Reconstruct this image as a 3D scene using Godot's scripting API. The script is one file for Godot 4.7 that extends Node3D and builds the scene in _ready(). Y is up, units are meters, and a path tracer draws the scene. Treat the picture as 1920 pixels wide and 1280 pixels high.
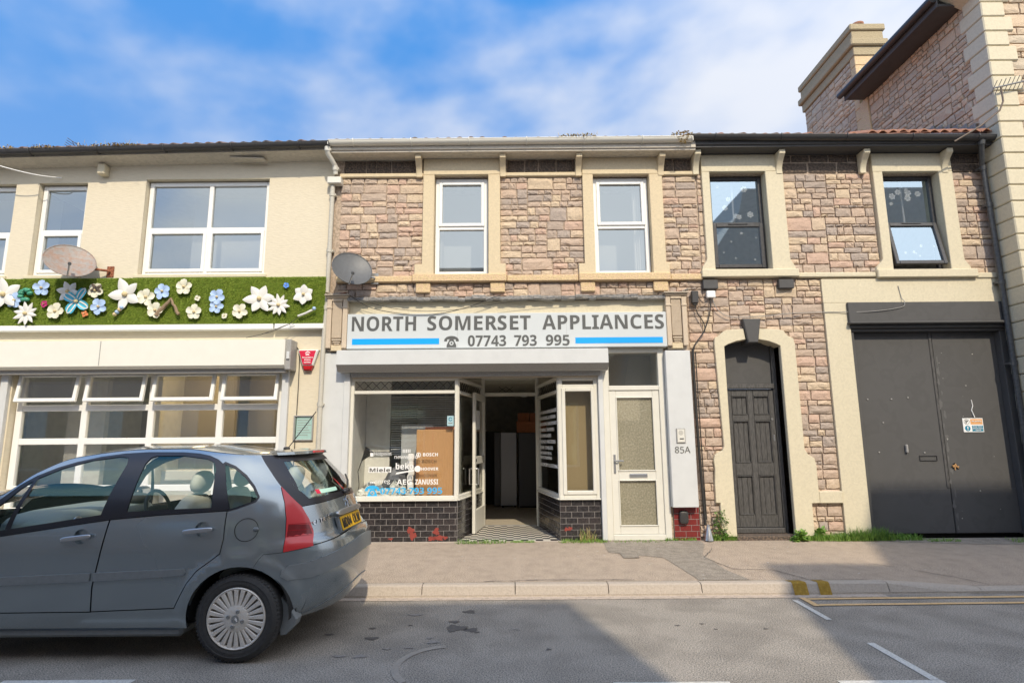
extends Node3D

# ---------------------------------------------------------------- geometry helpers
class Geo:
	var v := PackedVector3Array()
	var n := PackedVector3Array()

	func tri(a: Vector3, b: Vector3, c: Vector3, out := Vector3.ZERO) -> void:
		var m := (c - a).cross(b - a)
		if m.length_squared() < 1e-18:
			return
		m = m.normalized()
		if out != Vector3.ZERO and m.dot(out) < 0.0:
			m = -m
			v.append_array([a, c, b])
		else:
			v.append_array([a, b, c])
		n.append_array([m, m, m])

	func tri_smooth(a: Vector3, b: Vector3, c: Vector3, na: Vector3, nb: Vector3, nc: Vector3) -> void:
		var m := (c - a).cross(b - a)
		if m.length_squared() < 1e-18:
			return
		if m.dot(na + nb + nc) < 0.0:
			v.append_array([a, c, b])
			n.append_array([na, nc, nb])
		else:
			v.append_array([a, b, c])
			n.append_array([na, nb, nc])

	func quad(a: Vector3, b: Vector3, c: Vector3, d: Vector3, out := Vector3.ZERO) -> void:
		tri(a, b, c, out)
		tri(a, c, d, out)

	func box(lo: Vector3, hi: Vector3, bev := 0.0, xf := Transform3D.IDENTITY) -> void:
		var c := (lo + hi) * 0.5
		var h := (hi - lo).abs() * 0.5
		var r := minf(bev, minf(h.x, minf(h.y, h.z)) * 0.9)
		var s := [-1.0, 1.0]
		var pt := func(ax: int, sx: float, sy: float, sz: float) -> Vector3:
			var k := Vector3(h.x - (0.0 if ax == 0 else r), h.y - (0.0 if ax == 1 else r), h.z - (0.0 if ax == 2 else r))
			return xf * (c + Vector3(k.x * sx, k.y * sy, k.z * sz))
		for sg in s:
			quad(pt.call(0, sg, -1, -1), pt.call(0, sg, 1, -1), pt.call(0, sg, 1, 1), pt.call(0, sg, -1, 1), xf.basis.x * sg)
			quad(pt.call(1, -1, sg, -1), pt.call(1, 1, sg, -1), pt.call(1, 1, sg, 1), pt.call(1, -1, sg, 1), xf.basis.y * sg)
			quad(pt.call(2, -1, -1, sg), pt.call(2, 1, -1, sg), pt.call(2, 1, 1, sg), pt.call(2, -1, 1, sg), xf.basis.z * sg)
		if r <= 0.0:
			return
		for a in s:
			for b in s:
				quad(pt.call(0, a, b, -1), pt.call(0, a, b, 1), pt.call(1, a, b, 1), pt.call(1, a, b, -1), xf.basis * Vector3(a, b, 0))
				quad(pt.call(0, a, -1, b), pt.call(0, a, 1, b), pt.call(2, a, 1, b), pt.call(2, a, -1, b), xf.basis * Vector3(a, 0, b))
				quad(pt.call(1, -1, a, b), pt.call(1, 1, a, b), pt.call(2, 1, a, b), pt.call(2, -1, a, b), xf.basis * Vector3(0, a, b))
				for d in s:
					tri(pt.call(0, a, b, d), pt.call(1, a, b, d), pt.call(2, a, b, d), xf.basis * Vector3(a, b, d))

	# polygon in the x-y plane, extruded from z0 (back) to z1 (front), front edge chamfered
	func prism(p: PackedVector2Array, z0: float, z1: float, bev := 0.0, xf := Transform3D.IDENTITY, back := false) -> void:
		if Geometry2D.is_polygon_clockwise(p):
			p = p.duplicate()
			p.reverse()
		var m := p.size()
		var q := PackedVector2Array()
		for i in m:
			if bev <= 0.0:
				q.append(p[i])
				continue
			var e0 := (p[i] - p[(i + m - 1) % m]).normalized()
			var e1 := (p[(i + 1) % m] - p[i]).normalized()
			var n0 := Vector2(-e0.y, e0.x)
			var n1 := Vector2(-e1.y, e1.x)
			var bi := n0 + n1
			q.append(p[i] + bi * (bev / maxf(0.3, 0.5 * bi.length_squared())))
		var w := func(a: Vector2, z: float) -> Vector3: return xf * Vector3(a.x, a.y, z)
		var t := Geometry2D.triangulate_polygon(q)
		for i in range(0, t.size(), 3):
			tri(w.call(q[t[i]], z1), w.call(q[t[i + 1]], z1), w.call(q[t[i + 2]], z1), xf.basis.z * signf(z1 - z0))
			if back:
				tri(w.call(p[t[i]], z0), w.call(p[t[i + 1]], z0), w.call(p[t[i + 2]], z0), -xf.basis.z * signf(z1 - z0))
		var zs := z1 - signf(z1 - z0) * bev
		for i in m:
			var j := (i + 1) % m
			var e := (p[j] - p[i])
			var o := xf.basis * Vector3(e.y, -e.x, 0)
			quad(w.call(p[i], z0), w.call(p[j], z0), w.call(p[j], zs), w.call(p[i], zs), o)
			if bev > 0.0:
				quad(w.call(p[i], zs), w.call(p[j], zs), w.call(q[j], z1), w.call(q[i], z1), o + xf.basis.z * o.length())

	func tube(path: Array, r: float, sides := 6, caps := true, r2 := -1.0) -> void:
		var rings := []
		var norms := []
		var up := Vector3.UP
		for i in path.size():
			var d: Vector3 = ((path[mini(i + 1, path.size() - 1)] as Vector3) - (path[maxi(i - 1, 0)] as Vector3)).normalized()
			if absf(d.dot(up)) > 0.95:
				up = Vector3.RIGHT if absf(d.x) < 0.9 else Vector3.UP
			var a := d.cross(up).normalized()
			var b := a.cross(d).normalized()
			up = b
			var ring := []
			var nr := []
			var rr := r if r2 < 0.0 else lerpf(r, r2, float(i) / (path.size() - 1))
			for k in sides:
				var ang := TAU * k / sides
				var o := a * cos(ang) + b * sin(ang)
				ring.append((path[i] as Vector3) + o * rr)
				nr.append(o)
			rings.append(ring)
			norms.append(nr)
		for i in path.size() - 1:
			for k in sides:
				var k2 := (k + 1) % sides
				tri_smooth(rings[i][k], rings[i + 1][k], rings[i + 1][k2], norms[i][k], norms[i + 1][k], norms[i + 1][k2])
				tri_smooth(rings[i][k], rings[i + 1][k2], rings[i][k2], norms[i][k], norms[i + 1][k2], norms[i][k2])
		if caps:
			for e in [0, path.size() - 1]:
				var d2: Vector3 = (path[0] as Vector3) - (path[1] as Vector3) if e == 0 else (path[e] as Vector3) - (path[e - 1] as Vector3)
				for k in range(1, sides - 1):
					tri(rings[e][0], rings[e][k], rings[e][k + 1], d2)

	# profile of (radius, height) turned about the local y axis
	func lathe(prof: Array, segs: int, xf := Transform3D.IDENTITY, a0 := 0.0, a1 := TAU) -> void:
		for i in prof.size() - 1:
			var p: Vector2 = prof[i]
			var q: Vector2 = prof[i + 1]
			var nn := Vector2(q.y - p.y, -(q.x - p.x)).normalized()
			for k in segs:
				var t0 := lerpf(a0, a1, float(k) / segs)
				var t1 := lerpf(a0, a1, float(k + 1) / segs)
				var d0 := Vector3(cos(t0), 0, sin(t0))
				var d1 := Vector3(cos(t1), 0, sin(t1))
				var na := xf.basis * (d0 * nn.x + Vector3.UP * nn.y)
				var nb := xf.basis * (d1 * nn.x + Vector3.UP * nn.y)
				var A := xf * (d0 * p.x + Vector3.UP * p.y)
				var B := xf * (d1 * p.x + Vector3.UP * p.y)
				var C := xf * (d1 * q.x + Vector3.UP * q.y)
				var D := xf * (d0 * q.x + Vector3.UP * q.y)
				tri_smooth(A, B, C, na, nb, nb)
				tri_smooth(A, C, D, na, nb, na)

	# rounded blob: superellipsoid with half sizes h
	func blob(c: Vector3, h: Vector3, e := 0.6, segs := 16, xf := Transform3D.IDENTITY) -> void:
		var f := func(t: float, k: float) -> float: return signf(t) * pow(absf(t), k)
		var P := func(u: float, w: float) -> Vector3:
			var cu: float = f.call(cos(u), e)
			return Vector3(h.x * cu * f.call(cos(w), e), h.y * f.call(sin(u), e), h.z * cu * f.call(sin(w), e))
		var N := func(p: Vector3) -> Vector3:
			var k := 2.0 / e - 1.0
			var q := Vector3(f.call(p.x / h.x, k) / h.x, f.call(p.y / h.y, k) / h.y, f.call(p.z / h.z, k) / h.z)
			return (xf.basis * q).normalized()
		var rows := segs / 2
		for i in rows:
			for k in segs:
				var u0 := -PI / 2 + PI * i / rows
				var u1 := -PI / 2 + PI * (i + 1) / rows
				var w0 := TAU * k / segs
				var w1 := TAU * (k + 1) / segs
				var a: Vector3 = P.call(u0, w0)
				var b: Vector3 = P.call(u0, w1)
				var d: Vector3 = P.call(u1, w1)
				var g: Vector3 = P.call(u1, w0)
				tri_smooth(xf * (c + a), xf * (c + b), xf * (c + d), N.call(a), N.call(b), N.call(d))
				tri_smooth(xf * (c + a), xf * (c + d), xf * (c + g), N.call(a), N.call(d), N.call(g))

	func mesh() -> ArrayMesh:
		var m := ArrayMesh.new()
		if v.is_empty():
			return m
		var arr := []
		arr.resize(Mesh.ARRAY_MAX)
		arr[Mesh.ARRAY_VERTEX] = v
		arr[Mesh.ARRAY_NORMAL] = n
		m.add_surface_from_arrays(Mesh.PRIMITIVE_TRIANGLES, arr)
		return m

var rng := RandomNumberGenerator.new()
var MT := {}
var counts := {}
var font: SystemFont
var font_bold: SystemFont

func numbered(parent: Node, called: String) -> String:
	var key := "%d/%s" % [parent.get_instance_id(), called]
	counts[key] = counts.get(key, -1) + 1
	return called if counts[key] == 0 else "%s_%03d" % [called, counts[key]]

func part(called: String, g, m: Material, parent: Node, pos := Vector3.ZERO) -> MeshInstance3D:
	var o := MeshInstance3D.new()
	o.name = numbered(parent, called)
	o.mesh = g.mesh() if g is Geo else g
	o.material_override = m
	o.position = pos
	parent.add_child(o, true)
	return o

func group_part(called: String, parent: Node) -> Node3D:
	var o := Node3D.new()
	o.name = numbered(parent, called)
	parent.add_child(o, true)
	return o

func thing(called: String, label: String, category: String, pos := Vector3.ZERO, group := "") -> Node3D:
	var o := Node3D.new()
	o.name = numbered(self, called)
	add_child(o, true)
	o.position = pos
	tag(o, label, category, group)
	return o

func tag(o: Node, label: String, category: String, group := "") -> void:
	o.set_meta("label", label)
	o.set_meta("category", category)
	if group != "":
		o.set_meta("group", group)

func structure(called: String, g, m: Material) -> MeshInstance3D:
	var o := part(called, g, m, self)
	o.set_meta("kind", "structure")
	return o

func boxg(x0: float, x1: float, y0: float, y1: float, z0: float, z1: float, bev := 0.0) -> Geo:
	var g := Geo.new()
	g.box(Vector3(x0, y0, z0), Vector3(x1, y1, z1), bev)
	return g

func P2(a: Array) -> PackedVector2Array:
	var p := PackedVector2Array()
	for i in range(0, a.size(), 2):
		p.append(Vector2(a[i], a[i + 1]))
	return p

func rect2(x0: float, y0: float, x1: float, y1: float) -> PackedVector2Array:
	return P2([x0, y0, x1, y0, x1, y1, x0, y1])

# flat wall at z with rectangular holes [x0, x1, y0, y1]; reveals go back by depth
func wallg(x0: float, x1: float, y0: float, y1: float, z: float, holes: Array, depth: float) -> Geo:
	var g := Geo.new()
	var xs := [x0, x1]
	var ys := [y0, y1]
	for h in holes:
		xs.append_array([h[0], h[1]])
		ys.append_array([h[2], h[3]])
	xs.sort()
	ys.sort()
	for i in xs.size() - 1:
		for j in ys.size() - 1:
			if xs[i + 1] - xs[i] < 1e-4 or ys[j + 1] - ys[j] < 1e-4:
				continue
			var c := Vector2((xs[i] + xs[i + 1]) * 0.5, (ys[j] + ys[j + 1]) * 0.5)
			if c.x < x0 or c.x > x1 or c.y < y0 or c.y > y1:
				continue
			var inside := false
			for h in holes:
				if c.x > h[0] and c.x < h[1] and c.y > h[2] and c.y < h[3]:
					inside = true
			if not inside:
				g.quad(Vector3(xs[i], ys[j], z), Vector3(xs[i + 1], ys[j], z), Vector3(xs[i + 1], ys[j + 1], z), Vector3(xs[i], ys[j + 1], z), Vector3.BACK)
	for h in holes:
		var b := z - depth
		g.quad(Vector3(h[0], h[2], z), Vector3(h[0], h[3], z), Vector3(h[0], h[3], b), Vector3(h[0], h[2], b), Vector3.RIGHT)
		g.quad(Vector3(h[1], h[2], z), Vector3(h[1], h[3], z), Vector3(h[1], h[3], b), Vector3(h[1], h[2], b), Vector3.LEFT)
		g.quad(Vector3(h[0], h[2], z), Vector3(h[1], h[2], z), Vector3(h[1], h[2], b), Vector3(h[0], h[2], b), Vector3.UP)
		g.quad(Vector3(h[0], h[3], z), Vector3(h[1], h[3], z), Vector3(h[1], h[3], b), Vector3(h[0], h[3], b), Vector3.DOWN)
	return g

# inside of a room: floor, ceiling, back and side walls, as a box with 0.1 m thick sides and an open front
func roomg(x0: float, x1: float, y0: float, y1: float, z0: float, z1: float) -> Geo:
	var g := Geo.new()
	g.box(Vector3(x0 - 0.1, y0 - 0.1, z0 - 0.1), Vector3(x1 + 0.1, y1 + 0.1, z0))
	g.box(Vector3(x0 - 0.1, y0 - 0.1, z0), Vector3(x0, y1 + 0.1, z1))
	g.box(Vector3(x1, y0 - 0.1, z0), Vector3(x1 + 0.1, y1 + 0.1, z1))
	g.box(Vector3(x0, y0 - 0.1, z0), Vector3(x1, y0, z1))
	g.box(Vector3(x0, y1, z0), Vector3(x1, y1 + 0.1, z1))
	return g

func frameg(x0: float, x1: float, y0: float, y1: float, z0: float, z1: float, w: float, bev := 0.006) -> Geo:
	var g := Geo.new()
	g.box(Vector3(x0, y0, z0), Vector3(x0 + w, y1, z1), bev)
	g.box(Vector3(x1 - w, y0, z0), Vector3(x1, y1, z1), bev)
	g.box(Vector3(x0 + w, y0, z0), Vector3(x1 - w, y0 + w, z1), bev)
	g.box(Vector3(x0 + w, y1 - w, z0), Vector3(x1 - w, y1, z1), bev)
	return g

func paneg(x0: float, x1: float, y0: float, y1: float, z: float) -> Geo:
	var g := Geo.new()
	g.quad(Vector3(x0, y0, z), Vector3(x1, y0, z), Vector3(x1, y1, z), Vector3(x0, y1, z), Vector3.BACK)
	return g

func textg(s: String, w: float, h: float, depth := 0.004, bold := true) -> Array:
	# returns [mesh, scale, offset]: lettering w wide and h high, lower left at the origin
	var t := TextMesh.new()
	t.font = font_bold if bold else font
	t.text = s
	t.font_size = 64
	t.pixel_size = 0.01
	t.depth = 0.1
	t.horizontal_alignment = HORIZONTAL_ALIGNMENT_LEFT
	var a := t.get_aabb()
	var sc := Vector3(w / maxf(a.size.x, 0.001), h / maxf(a.size.y, 0.001), depth / 0.1)
	return [t, sc, Vector3(-a.position.x * sc.x, -a.position.y * sc.y, depth * 0.5)]

func text_part(called: String, s: String, x: float, y: float, z: float, w: float, h: float, m: Material, parent: Node, bold := true) -> MeshInstance3D:
	var t := textg(s, w, h, 0.004, bold)
	var o := part(called, t[0], m, parent, Vector3(x, y, z) + t[2])
	o.scale = t[1]
	return o

# ---------------------------------------------------------------- materials
func noise_tex(freq: float, stops: Array, kind := FastNoiseLite.TYPE_SIMPLEX_SMOOTH, size := 512, octaves := 5, seed_ := 1, as_cells := false) -> NoiseTexture2D:
	var f := FastNoiseLite.new()
	f.seed = seed_
	f.noise_type = kind
	f.frequency = freq
	f.fractal_octaves = octaves
	if as_cells:
		f.cellular_return_type = FastNoiseLite.RETURN_DISTANCE
	var t := NoiseTexture2D.new()
	t.width = size
	t.height = size
	t.seamless = true
	t.noise = f
	if stops.size() > 0:
		var gr := Gradient.new()
		var offs := PackedFloat32Array()
		var cols := PackedColorArray()
		for s in stops:
			offs.append(s[0])
			cols.append(s[1])
		gr.offsets = offs
		gr.colors = cols
		t.color_ramp = gr
	return t

func lin(r: float, g: float, b: float, a := 1.0) -> Color:
	var c := Color(r, g, b).linear_to_srgb()
	c.a = a
	return c

func mul(c: Color, k: float) -> Color:
	var l := c.srgb_to_linear()
	return lin(clampf(l.r * k, 0, 1), clampf(l.g * k, 0, 1), clampf(l.b * k, 0, 1))

func mat(called: String, c: Color, rough := 0.8, metal := 0.0) -> StandardMaterial3D:
	var m := StandardMaterial3D.new()
	m.resource_name = called
	m.albedo_color = c
	m.roughness = rough
	m.metallic = metal
	MT[called] = m
	return m

# base colour broken up by patches of other tones; bump in centimetres
var tex_cache := {}

func cached(key: String, make: Callable) -> Texture2D:
	if not tex_cache.has(key):
		tex_cache[key] = make.call()
	return tex_cache[key]

func rough_mat(called: String, c: Color, rough: float, spread: float, scale: float, bump := 0.0, bump_freq := 0.04, tint := Color(0, 0, 0, 0), stretch := Vector3.ONE, seed_ := 1) -> StandardMaterial3D:
	var m := mat(called, c, rough)
	# the texture holds ratios to the base colour, so alike materials share it
	var cl := c.srgb_to_linear()
	var tlin := tint.srgb_to_linear() if tint.a > 0.0 else cl
	var q := Vector3(tlin.r / cl.r, tlin.g / cl.g, tlin.b / cl.b)
	if maxf(q.x, maxf(q.y, q.z)) - minf(q.x, minf(q.y, q.z)) < 0.09:
		q = Vector3.ONE * snappedf((q.x + q.y + q.z) / 3.0, 0.1)
	var top := maxf(maxf(q.x, maxf(q.y, q.z)), 1.0 + spread * 0.7)
	var k := 1.0 / top
	m.albedo_color = mul(c, top) if maxf(cl.r, maxf(cl.g, cl.b)) * top <= 1.0 else c
	var key := "a%.2f %.2f %.2f %.2f %d" % [snappedf(spread, 0.05), q.x, q.y, q.z, seed_ % 3]
	m.albedo_texture = cached(key, func(): return noise_tex(0.02, [[0.0, lin(k * (1 - spread), k * (1 - spread), k * (1 - spread))], [0.38, lin(k * (1 - spread * 0.3), k * (1 - spread * 0.3), k * (1 - spread * 0.3))], [0.5, lin(k, k, k)], [0.62, lin(k * q.x, k * q.y, k * q.z)], [1.0, Color.WHITE]], FastNoiseLite.TYPE_SIMPLEX_SMOOTH, 512, 6, seed_))
	m.uv1_triplanar = true
	m.uv1_world_triplanar = true
	m.uv1_scale = stretch * scale
	m.uv1_offset = Vector3(seed_ * 0.37, seed_ * 0.73, seed_ * 0.19)
	if bump > 0.0:
		m.heightmap_enabled = true
		m.heightmap_scale = bump
		m.heightmap_texture = cached("b%.2f" % bump_freq, func(): return noise_tex(bump_freq, [], FastNoiseLite.TYPE_SIMPLEX_SMOOTH, 512, 5, 7))
	return m

func glass(called: String, c: Color, alpha: float, metal := 1.0, rough := 0.02) -> StandardMaterial3D:
	# partly mirroring pane: what is behind shows through by 1 - alpha
	var m := mat(called, Color(c.r, c.g, c.b, alpha), rough, metal)
	m.transparency = BaseMaterial3D.TRANSPARENCY_ALPHA
	var im := Image.create(4, 4, false, Image.FORMAT_RGBA8)
	im.fill(Color.WHITE)
	m.albedo_texture = cached("white", func(): return ImageTexture.create_from_image(im))
	return m

func make_materials() -> void:
	rough_mat("render", lin(0.66, 0.59, 0.45), 0.9, 0.06, 0.9, 0.16, 0.03, lin(0.645, 0.565, 0.42), Vector3(0.8, 3.4, 0.8), 3)
	rough_mat("cream", lin(0.649, 0.537, 0.354), 0.75, 0.14, 0.9, 0.10, 0.03, lin(0.614, 0.493, 0.312), Vector3.ONE, 5)
	rough_mat("cream_worn", lin(0.70, 0.53, 0.30), 0.85, 0.30, 1.6, 0.5, 0.04, lin(0.55, 0.39, 0.25), Vector3.ONE, 6)
	rough_mat("pale_cream", lin(0.650, 0.581, 0.420), 0.75, 0.12, 0.8, 0.08, 0.03, lin(0.625, 0.547, 0.376), Vector3.ONE, 8)
	var sc := [lin(0.556, 0.419, 0.315), lin(0.491, 0.387, 0.304), lin(0.610, 0.472, 0.341), lin(0.523, 0.403, 0.310), lin(0.447, 0.355, 0.284), lin(0.632, 0.498, 0.352), lin(0.578, 0.408, 0.310), lin(0.425, 0.350, 0.294)]
	for i in sc.size():
		rough_mat("stone%d" % i, sc[i], 0.95, 0.30, 2.2, 0.45, 0.035, mul(sc[i], 0.86), Vector3(1.0, 1.3, 1.0), 20 + i)
	var gc := [lin(0.605, 0.476, 0.338), lin(0.544, 0.440, 0.327), lin(0.680, 0.526, 0.369), lin(0.590, 0.497, 0.374)]
	for i in gc.size():
		rough_mat("grey_stone%d" % i, gc[i], 0.95, 0.32, 2.4, 0.5, 0.035, mul(gc[i], 0.8), Vector3.ONE, 40 + i)
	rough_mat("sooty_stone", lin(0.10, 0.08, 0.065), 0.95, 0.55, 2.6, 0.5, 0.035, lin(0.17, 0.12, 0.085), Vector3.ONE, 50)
	rough_mat("mortar", lin(0.42, 0.33, 0.25), 0.95, 0.3, 2.0, 0.3, 0.06, lin(0.48, 0.385, 0.295), Vector3.ONE, 51)
	rough_mat("upvc", lin(0.80, 0.80, 0.77), 0.35, 0.03, 0.5, 0.0, 0.03, lin(0.77, 0.77, 0.73), Vector3.ONE, 52)
	rough_mat("upvc_aged", lin(0.68, 0.66, 0.585), 0.5, 0.04, 0.5, 0.0, 0.03, lin(0.66, 0.638, 0.56), Vector3.ONE, 53)
	rough_mat("white_metal", lin(0.62, 0.63, 0.62), 0.45, 0.025, 0.35, 0.0, 0.03, lin(0.612, 0.62, 0.608), Vector3.ONE, 54)
	rough_mat("shutter_cream", lin(0.75, 0.73, 0.645), 0.5, 0.03, 0.4, 0.0, 0.03, lin(0.73, 0.71, 0.62), Vector3.ONE, 55)
	rough_mat("grey_metal", lin(0.36, 0.35, 0.33), 0.45, 0.20, 2.0, 0.0, 0.03, lin(0.30, 0.29, 0.27), Vector3.ONE, 56)
	rough_mat("black_paint", lin(0.08, 0.078, 0.076), 0.75, 0.08, 0.22, 0.0, 0.03, lin(0.071, 0.071, 0.071), Vector3.ONE, 58)
	rough_mat("black_door", lin(0.068, 0.065, 0.062), 0.6, 0.3, 1.4, 0.08, 0.05, lin(0.09, 0.085, 0.078), Vector3(3.0, 0.6, 3.0), 59)
	rough_mat("black_plastic", lin(0.05, 0.048, 0.047), 0.4, 0.3, 1.5, 0.0, 0.03, lin(0.04, 0.04, 0.042), Vector3.ONE, 60)
	rough_mat("dark_frame", lin(0.045, 0.045, 0.048), 0.4, 0.2, 1.5, 0.0, 0.03, lin(0.055, 0.055, 0.058), Vector3.ONE, 61)
	rough_mat("soffit_white", lin(0.60, 0.55, 0.46), 0.7, 0.2, 1.0, 0.2, 0.03, lin(0.50, 0.44, 0.35), Vector3(0.4, 2, 1), 62)
	rough_mat("lead", lin(0.30, 0.30, 0.29), 0.7, 0.45, 2.0, 1.0, 0.04, lin(0.42, 0.38, 0.33), Vector3(0.6, 3, 1), 63)
	rough_mat("timber_old", lin(0.52, 0.44, 0.34), 0.85, 0.25, 1.6, 0.6, 0.04, lin(0.42, 0.34, 0.25), Vector3(4, 0.5, 4), 64)
	rough_mat("rust", lin(0.25, 0.075, 0.035), 0.9, 0.4, 3.0, 0.6, 0.05, lin(0.33, 0.14, 0.07), Vector3.ONE, 65)
	rough_mat("roof_tile", lin(0.20, 0.12, 0.085), 0.9, 0.4, 2.0, 0.6, 0.05, lin(0.13, 0.10, 0.08), Vector3.ONE, 66)
	rough_mat("roof_orange", lin(0.36, 0.18, 0.115), 0.9, 0.3, 2.0, 0.6, 0.05, lin(0.34, 0.15, 0.09), Vector3.ONE, 67)
	rough_mat("asphalt", lin(0.396, 0.352, 0.296), 0.95, 0.22, 0.16, 0.0, 0.03, lin(0.422, 0.378, 0.322), Vector3.ONE, 68)
	rough_mat("pavement", lin(0.620, 0.495, 0.380), 0.95, 0.16, 0.5, 0.0, 0.03, lin(0.635, 0.515, 0.400), Vector3.ONE, 69)
	rough_mat("trench", lin(0.47, 0.405, 0.33), 0.95, 0.2, 0.8, 0.0, 0.03, lin(0.50, 0.43, 0.35), Vector3.ONE, 70)
	rough_mat("dark_tarmac", lin(0.31, 0.255, 0.20), 0.9, 0.25, 0.9, 0.0, 0.03, lin(0.35, 0.285, 0.225), Vector3.ONE, 77)
	for nm in ["asphalt", "pavement", "trench", "dark_tarmac"]:
		var a: StandardMaterial3D = MT[nm]
		a.detail_enabled = true
		a.detail_blend_mode = BaseMaterial3D.BLEND_MODE_MUL
		a.detail_uv_layer = BaseMaterial3D.DETAIL_UV_2
		a.uv2_triplanar = true
		a.uv2_world_triplanar = true
		a.uv2_scale = Vector3.ONE * 0.5
		a.detail_albedo = cached("grit", func(): return noise_tex(0.13, [[0.0, Color(0.30, 0.35, 0.35)], [0.34, Color(0.76, 0.76, 0.76)], [0.55, Color(0.88, 0.88, 0.88)], [0.7, Color(0.97, 0.97, 0.97)], [0.85, Color(1, 1, 1)]], FastNoiseLite.TYPE_SIMPLEX, 1024, 4, 91))
		a.heightmap_enabled = true
		a.heightmap_scale = 0.8
		a.heightmap_texture = cached("grit_bump", func(): return noise_tex(0.35, [], FastNoiseLite.TYPE_SIMPLEX, 1024, 3, 92))
	rough_mat("kerb", lin(0.48, 0.41, 0.335), 0.95, 0.25, 1.6, 0.5, 0.12, lin(0.40, 0.335, 0.265), Vector3.ONE, 71)
	rough_mat("channel", lin(0.50, 0.41, 0.33), 0.95, 0.2, 1.0, 0.4, 0.12, lin(0.36, 0.29, 0.23), Vector3.ONE, 73)
	rough_mat("line_white", lin(0.70, 0.68, 0.62), 0.85, 0.3, 2.2, 0.4, 0.2, lin(0.5, 0.47, 0.42), Vector3.ONE, 74)
	rough_mat("line_yellow", lin(0.70, 0.47, 0.23), 0.85, 0.25, 1.6, 0.4, 0.2, lin(0.63, 0.43, 0.23), Vector3.ONE, 75)
	rough_mat("kerb_yellow", lin(0.68, 0.40, 0.03), 0.8, 0.35, 2.5, 0.4, 0.2, lin(0.58, 0.36, 0.06), Vector3.ONE, 76)
	mat("oil", lin(0.10, 0.092, 0.085), 0.7)
	rough_mat("oil_faint", lin(0.24, 0.22, 0.20), 0.9, 0.2, 3.0, 0.0, 0.03, lin(0.26, 0.24, 0.215), Vector3.ONE, 78)
	rough_mat("tyre_mark", lin(0.375, 0.335, 0.285), 0.95, 0.2, 3.0, 0.4, 0.2, lin(0.35, 0.315, 0.268), Vector3.ONE, 79)
	rough_mat("black_tile", lin(0.030, 0.027, 0.028), 0.16, 0.4, 2.0, 0.12, 0.02, lin(0.045, 0.04, 0.04), Vector3.ONE, 80)
	rough_mat("black_tile_worn", lin(0.038, 0.033, 0.034), 0.25, 0.4, 4.0, 0.2, 0.03, lin(0.055, 0.042, 0.04), Vector3.ONE, 81)
	rough_mat("red_tile", lin(0.22, 0.028, 0.025), 0.3, 0.35, 2.5, 0.12, 0.03, lin(0.15, 0.022, 0.02), Vector3.ONE, 82)
	rough_mat("red_chip", lin(0.30, 0.05, 0.035), 0.7, 0.35, 5.0, 0.1, 0.03, lin(0.22, 0.04, 0.03), Vector3.ONE, 97)
	rough_mat("grout", lin(0.34, 0.315, 0.30), 0.95, 0.3, 3.0, 0.0, 0.03, lin(0.27, 0.245, 0.23), Vector3.ONE, 83)
	rough_mat("check_white", lin(0.62, 0.58, 0.50), 0.5, 0.15, 3.0)
	rough_mat("check_black", lin(0.05, 0.045, 0.045), 0.5, 0.3, 3.0)
	mat("sign_white", lin(0.57, 0.60, 0.60), 0.35)
	mat("sign_grey", lin(0.085, 0.088, 0.085), 0.5)
	mat("sign_blue", lin(0.0, 0.34, 0.80), 0.4)
	mat("vinyl_white", lin(0.82, 0.82, 0.80), 0.6)
	mat("vinyl_blue", lin(0.03, 0.42, 0.78), 0.6)
	mat("vinyl_dark", lin(0.12, 0.12, 0.11), 0.6)
	glass("pane", Color(0.74, 0.76, 0.75), 0.58)
	glass("pane_clear", Color(0.85, 0.90, 0.88), 0.12)
	glass("pane_shop", Color(0.82, 0.86, 0.84), 0.22)
	glass("pane_dark", Color(0.84, 0.91, 0.94), 0.56)
	var ob := glass("obscure", lin(0.50, 0.465, 0.36), 0.80, 0.15, 0.3)
	ob.normal_enabled = false
	ob.albedo_texture = cached("obscure", func(): return noise_tex(0.05, [[0.0, Color(0.78, 0.78, 0.75, 0.9)], [0.5, Color(0.88, 0.87, 0.83, 0.95)], [1.0, Color(1, 1, 1, 1)]], FastNoiseLite.TYPE_SIMPLEX_SMOOTH, 512, 4, 14))
	ob.uv1_triplanar = true
	ob.uv1_world_triplanar = true
	ob.uv1_scale = Vector3.ONE * 1.2
	rough_mat("room_light", lin(0.76, 0.76, 0.70), 0.9, 0.1, 0.5)
	rough_mat("room_dim", lin(0.62, 0.60, 0.53), 0.9, 0.2, 0.5)
	rough_mat("vinyl_floor", lin(0.48, 0.42, 0.33), 0.6, 0.15, 0.8)
	rough_mat("cardboard", lin(0.52, 0.29, 0.12), 0.9, 0.08, 0.8, 0.3, 0.02, lin(0.50, 0.275, 0.11), Vector3(6, 0.3, 6), 84)
	rough_mat("cardboard_red", lin(0.52, 0.20, 0.10), 0.9, 0.15, 1.5)
	mat("fridge_grey", lin(0.44, 0.45, 0.47), 0.35, 0.3)
	mat("fridge_dark", lin(0.11, 0.115, 0.125), 0.4)
	mat("foam", lin(0.80, 0.79, 0.74), 0.9)
	mat("film", Color(0.85, 0.85, 0.78, 0.35), 0.3)
	MT["film"].transparency = BaseMaterial3D.TRANSPARENCY_ALPHA
	rough_mat("cream_grey", lin(0.46, 0.38, 0.24), 0.9, 0.3, 1.8, 0.8, 0.04, lin(0.36, 0.29, 0.17), Vector3.ONE, 93)
	mat("notice_green", lin(0.42, 0.62, 0.56), 0.7)
	mat("notice_orange", lin(0.72, 0.36, 0.14), 0.6)
	mat("notice_blue", lin(0.01, 0.20, 0.32), 0.6)
	mat("card_blue", lin(0.45, 0.66, 0.72), 0.7)
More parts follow.
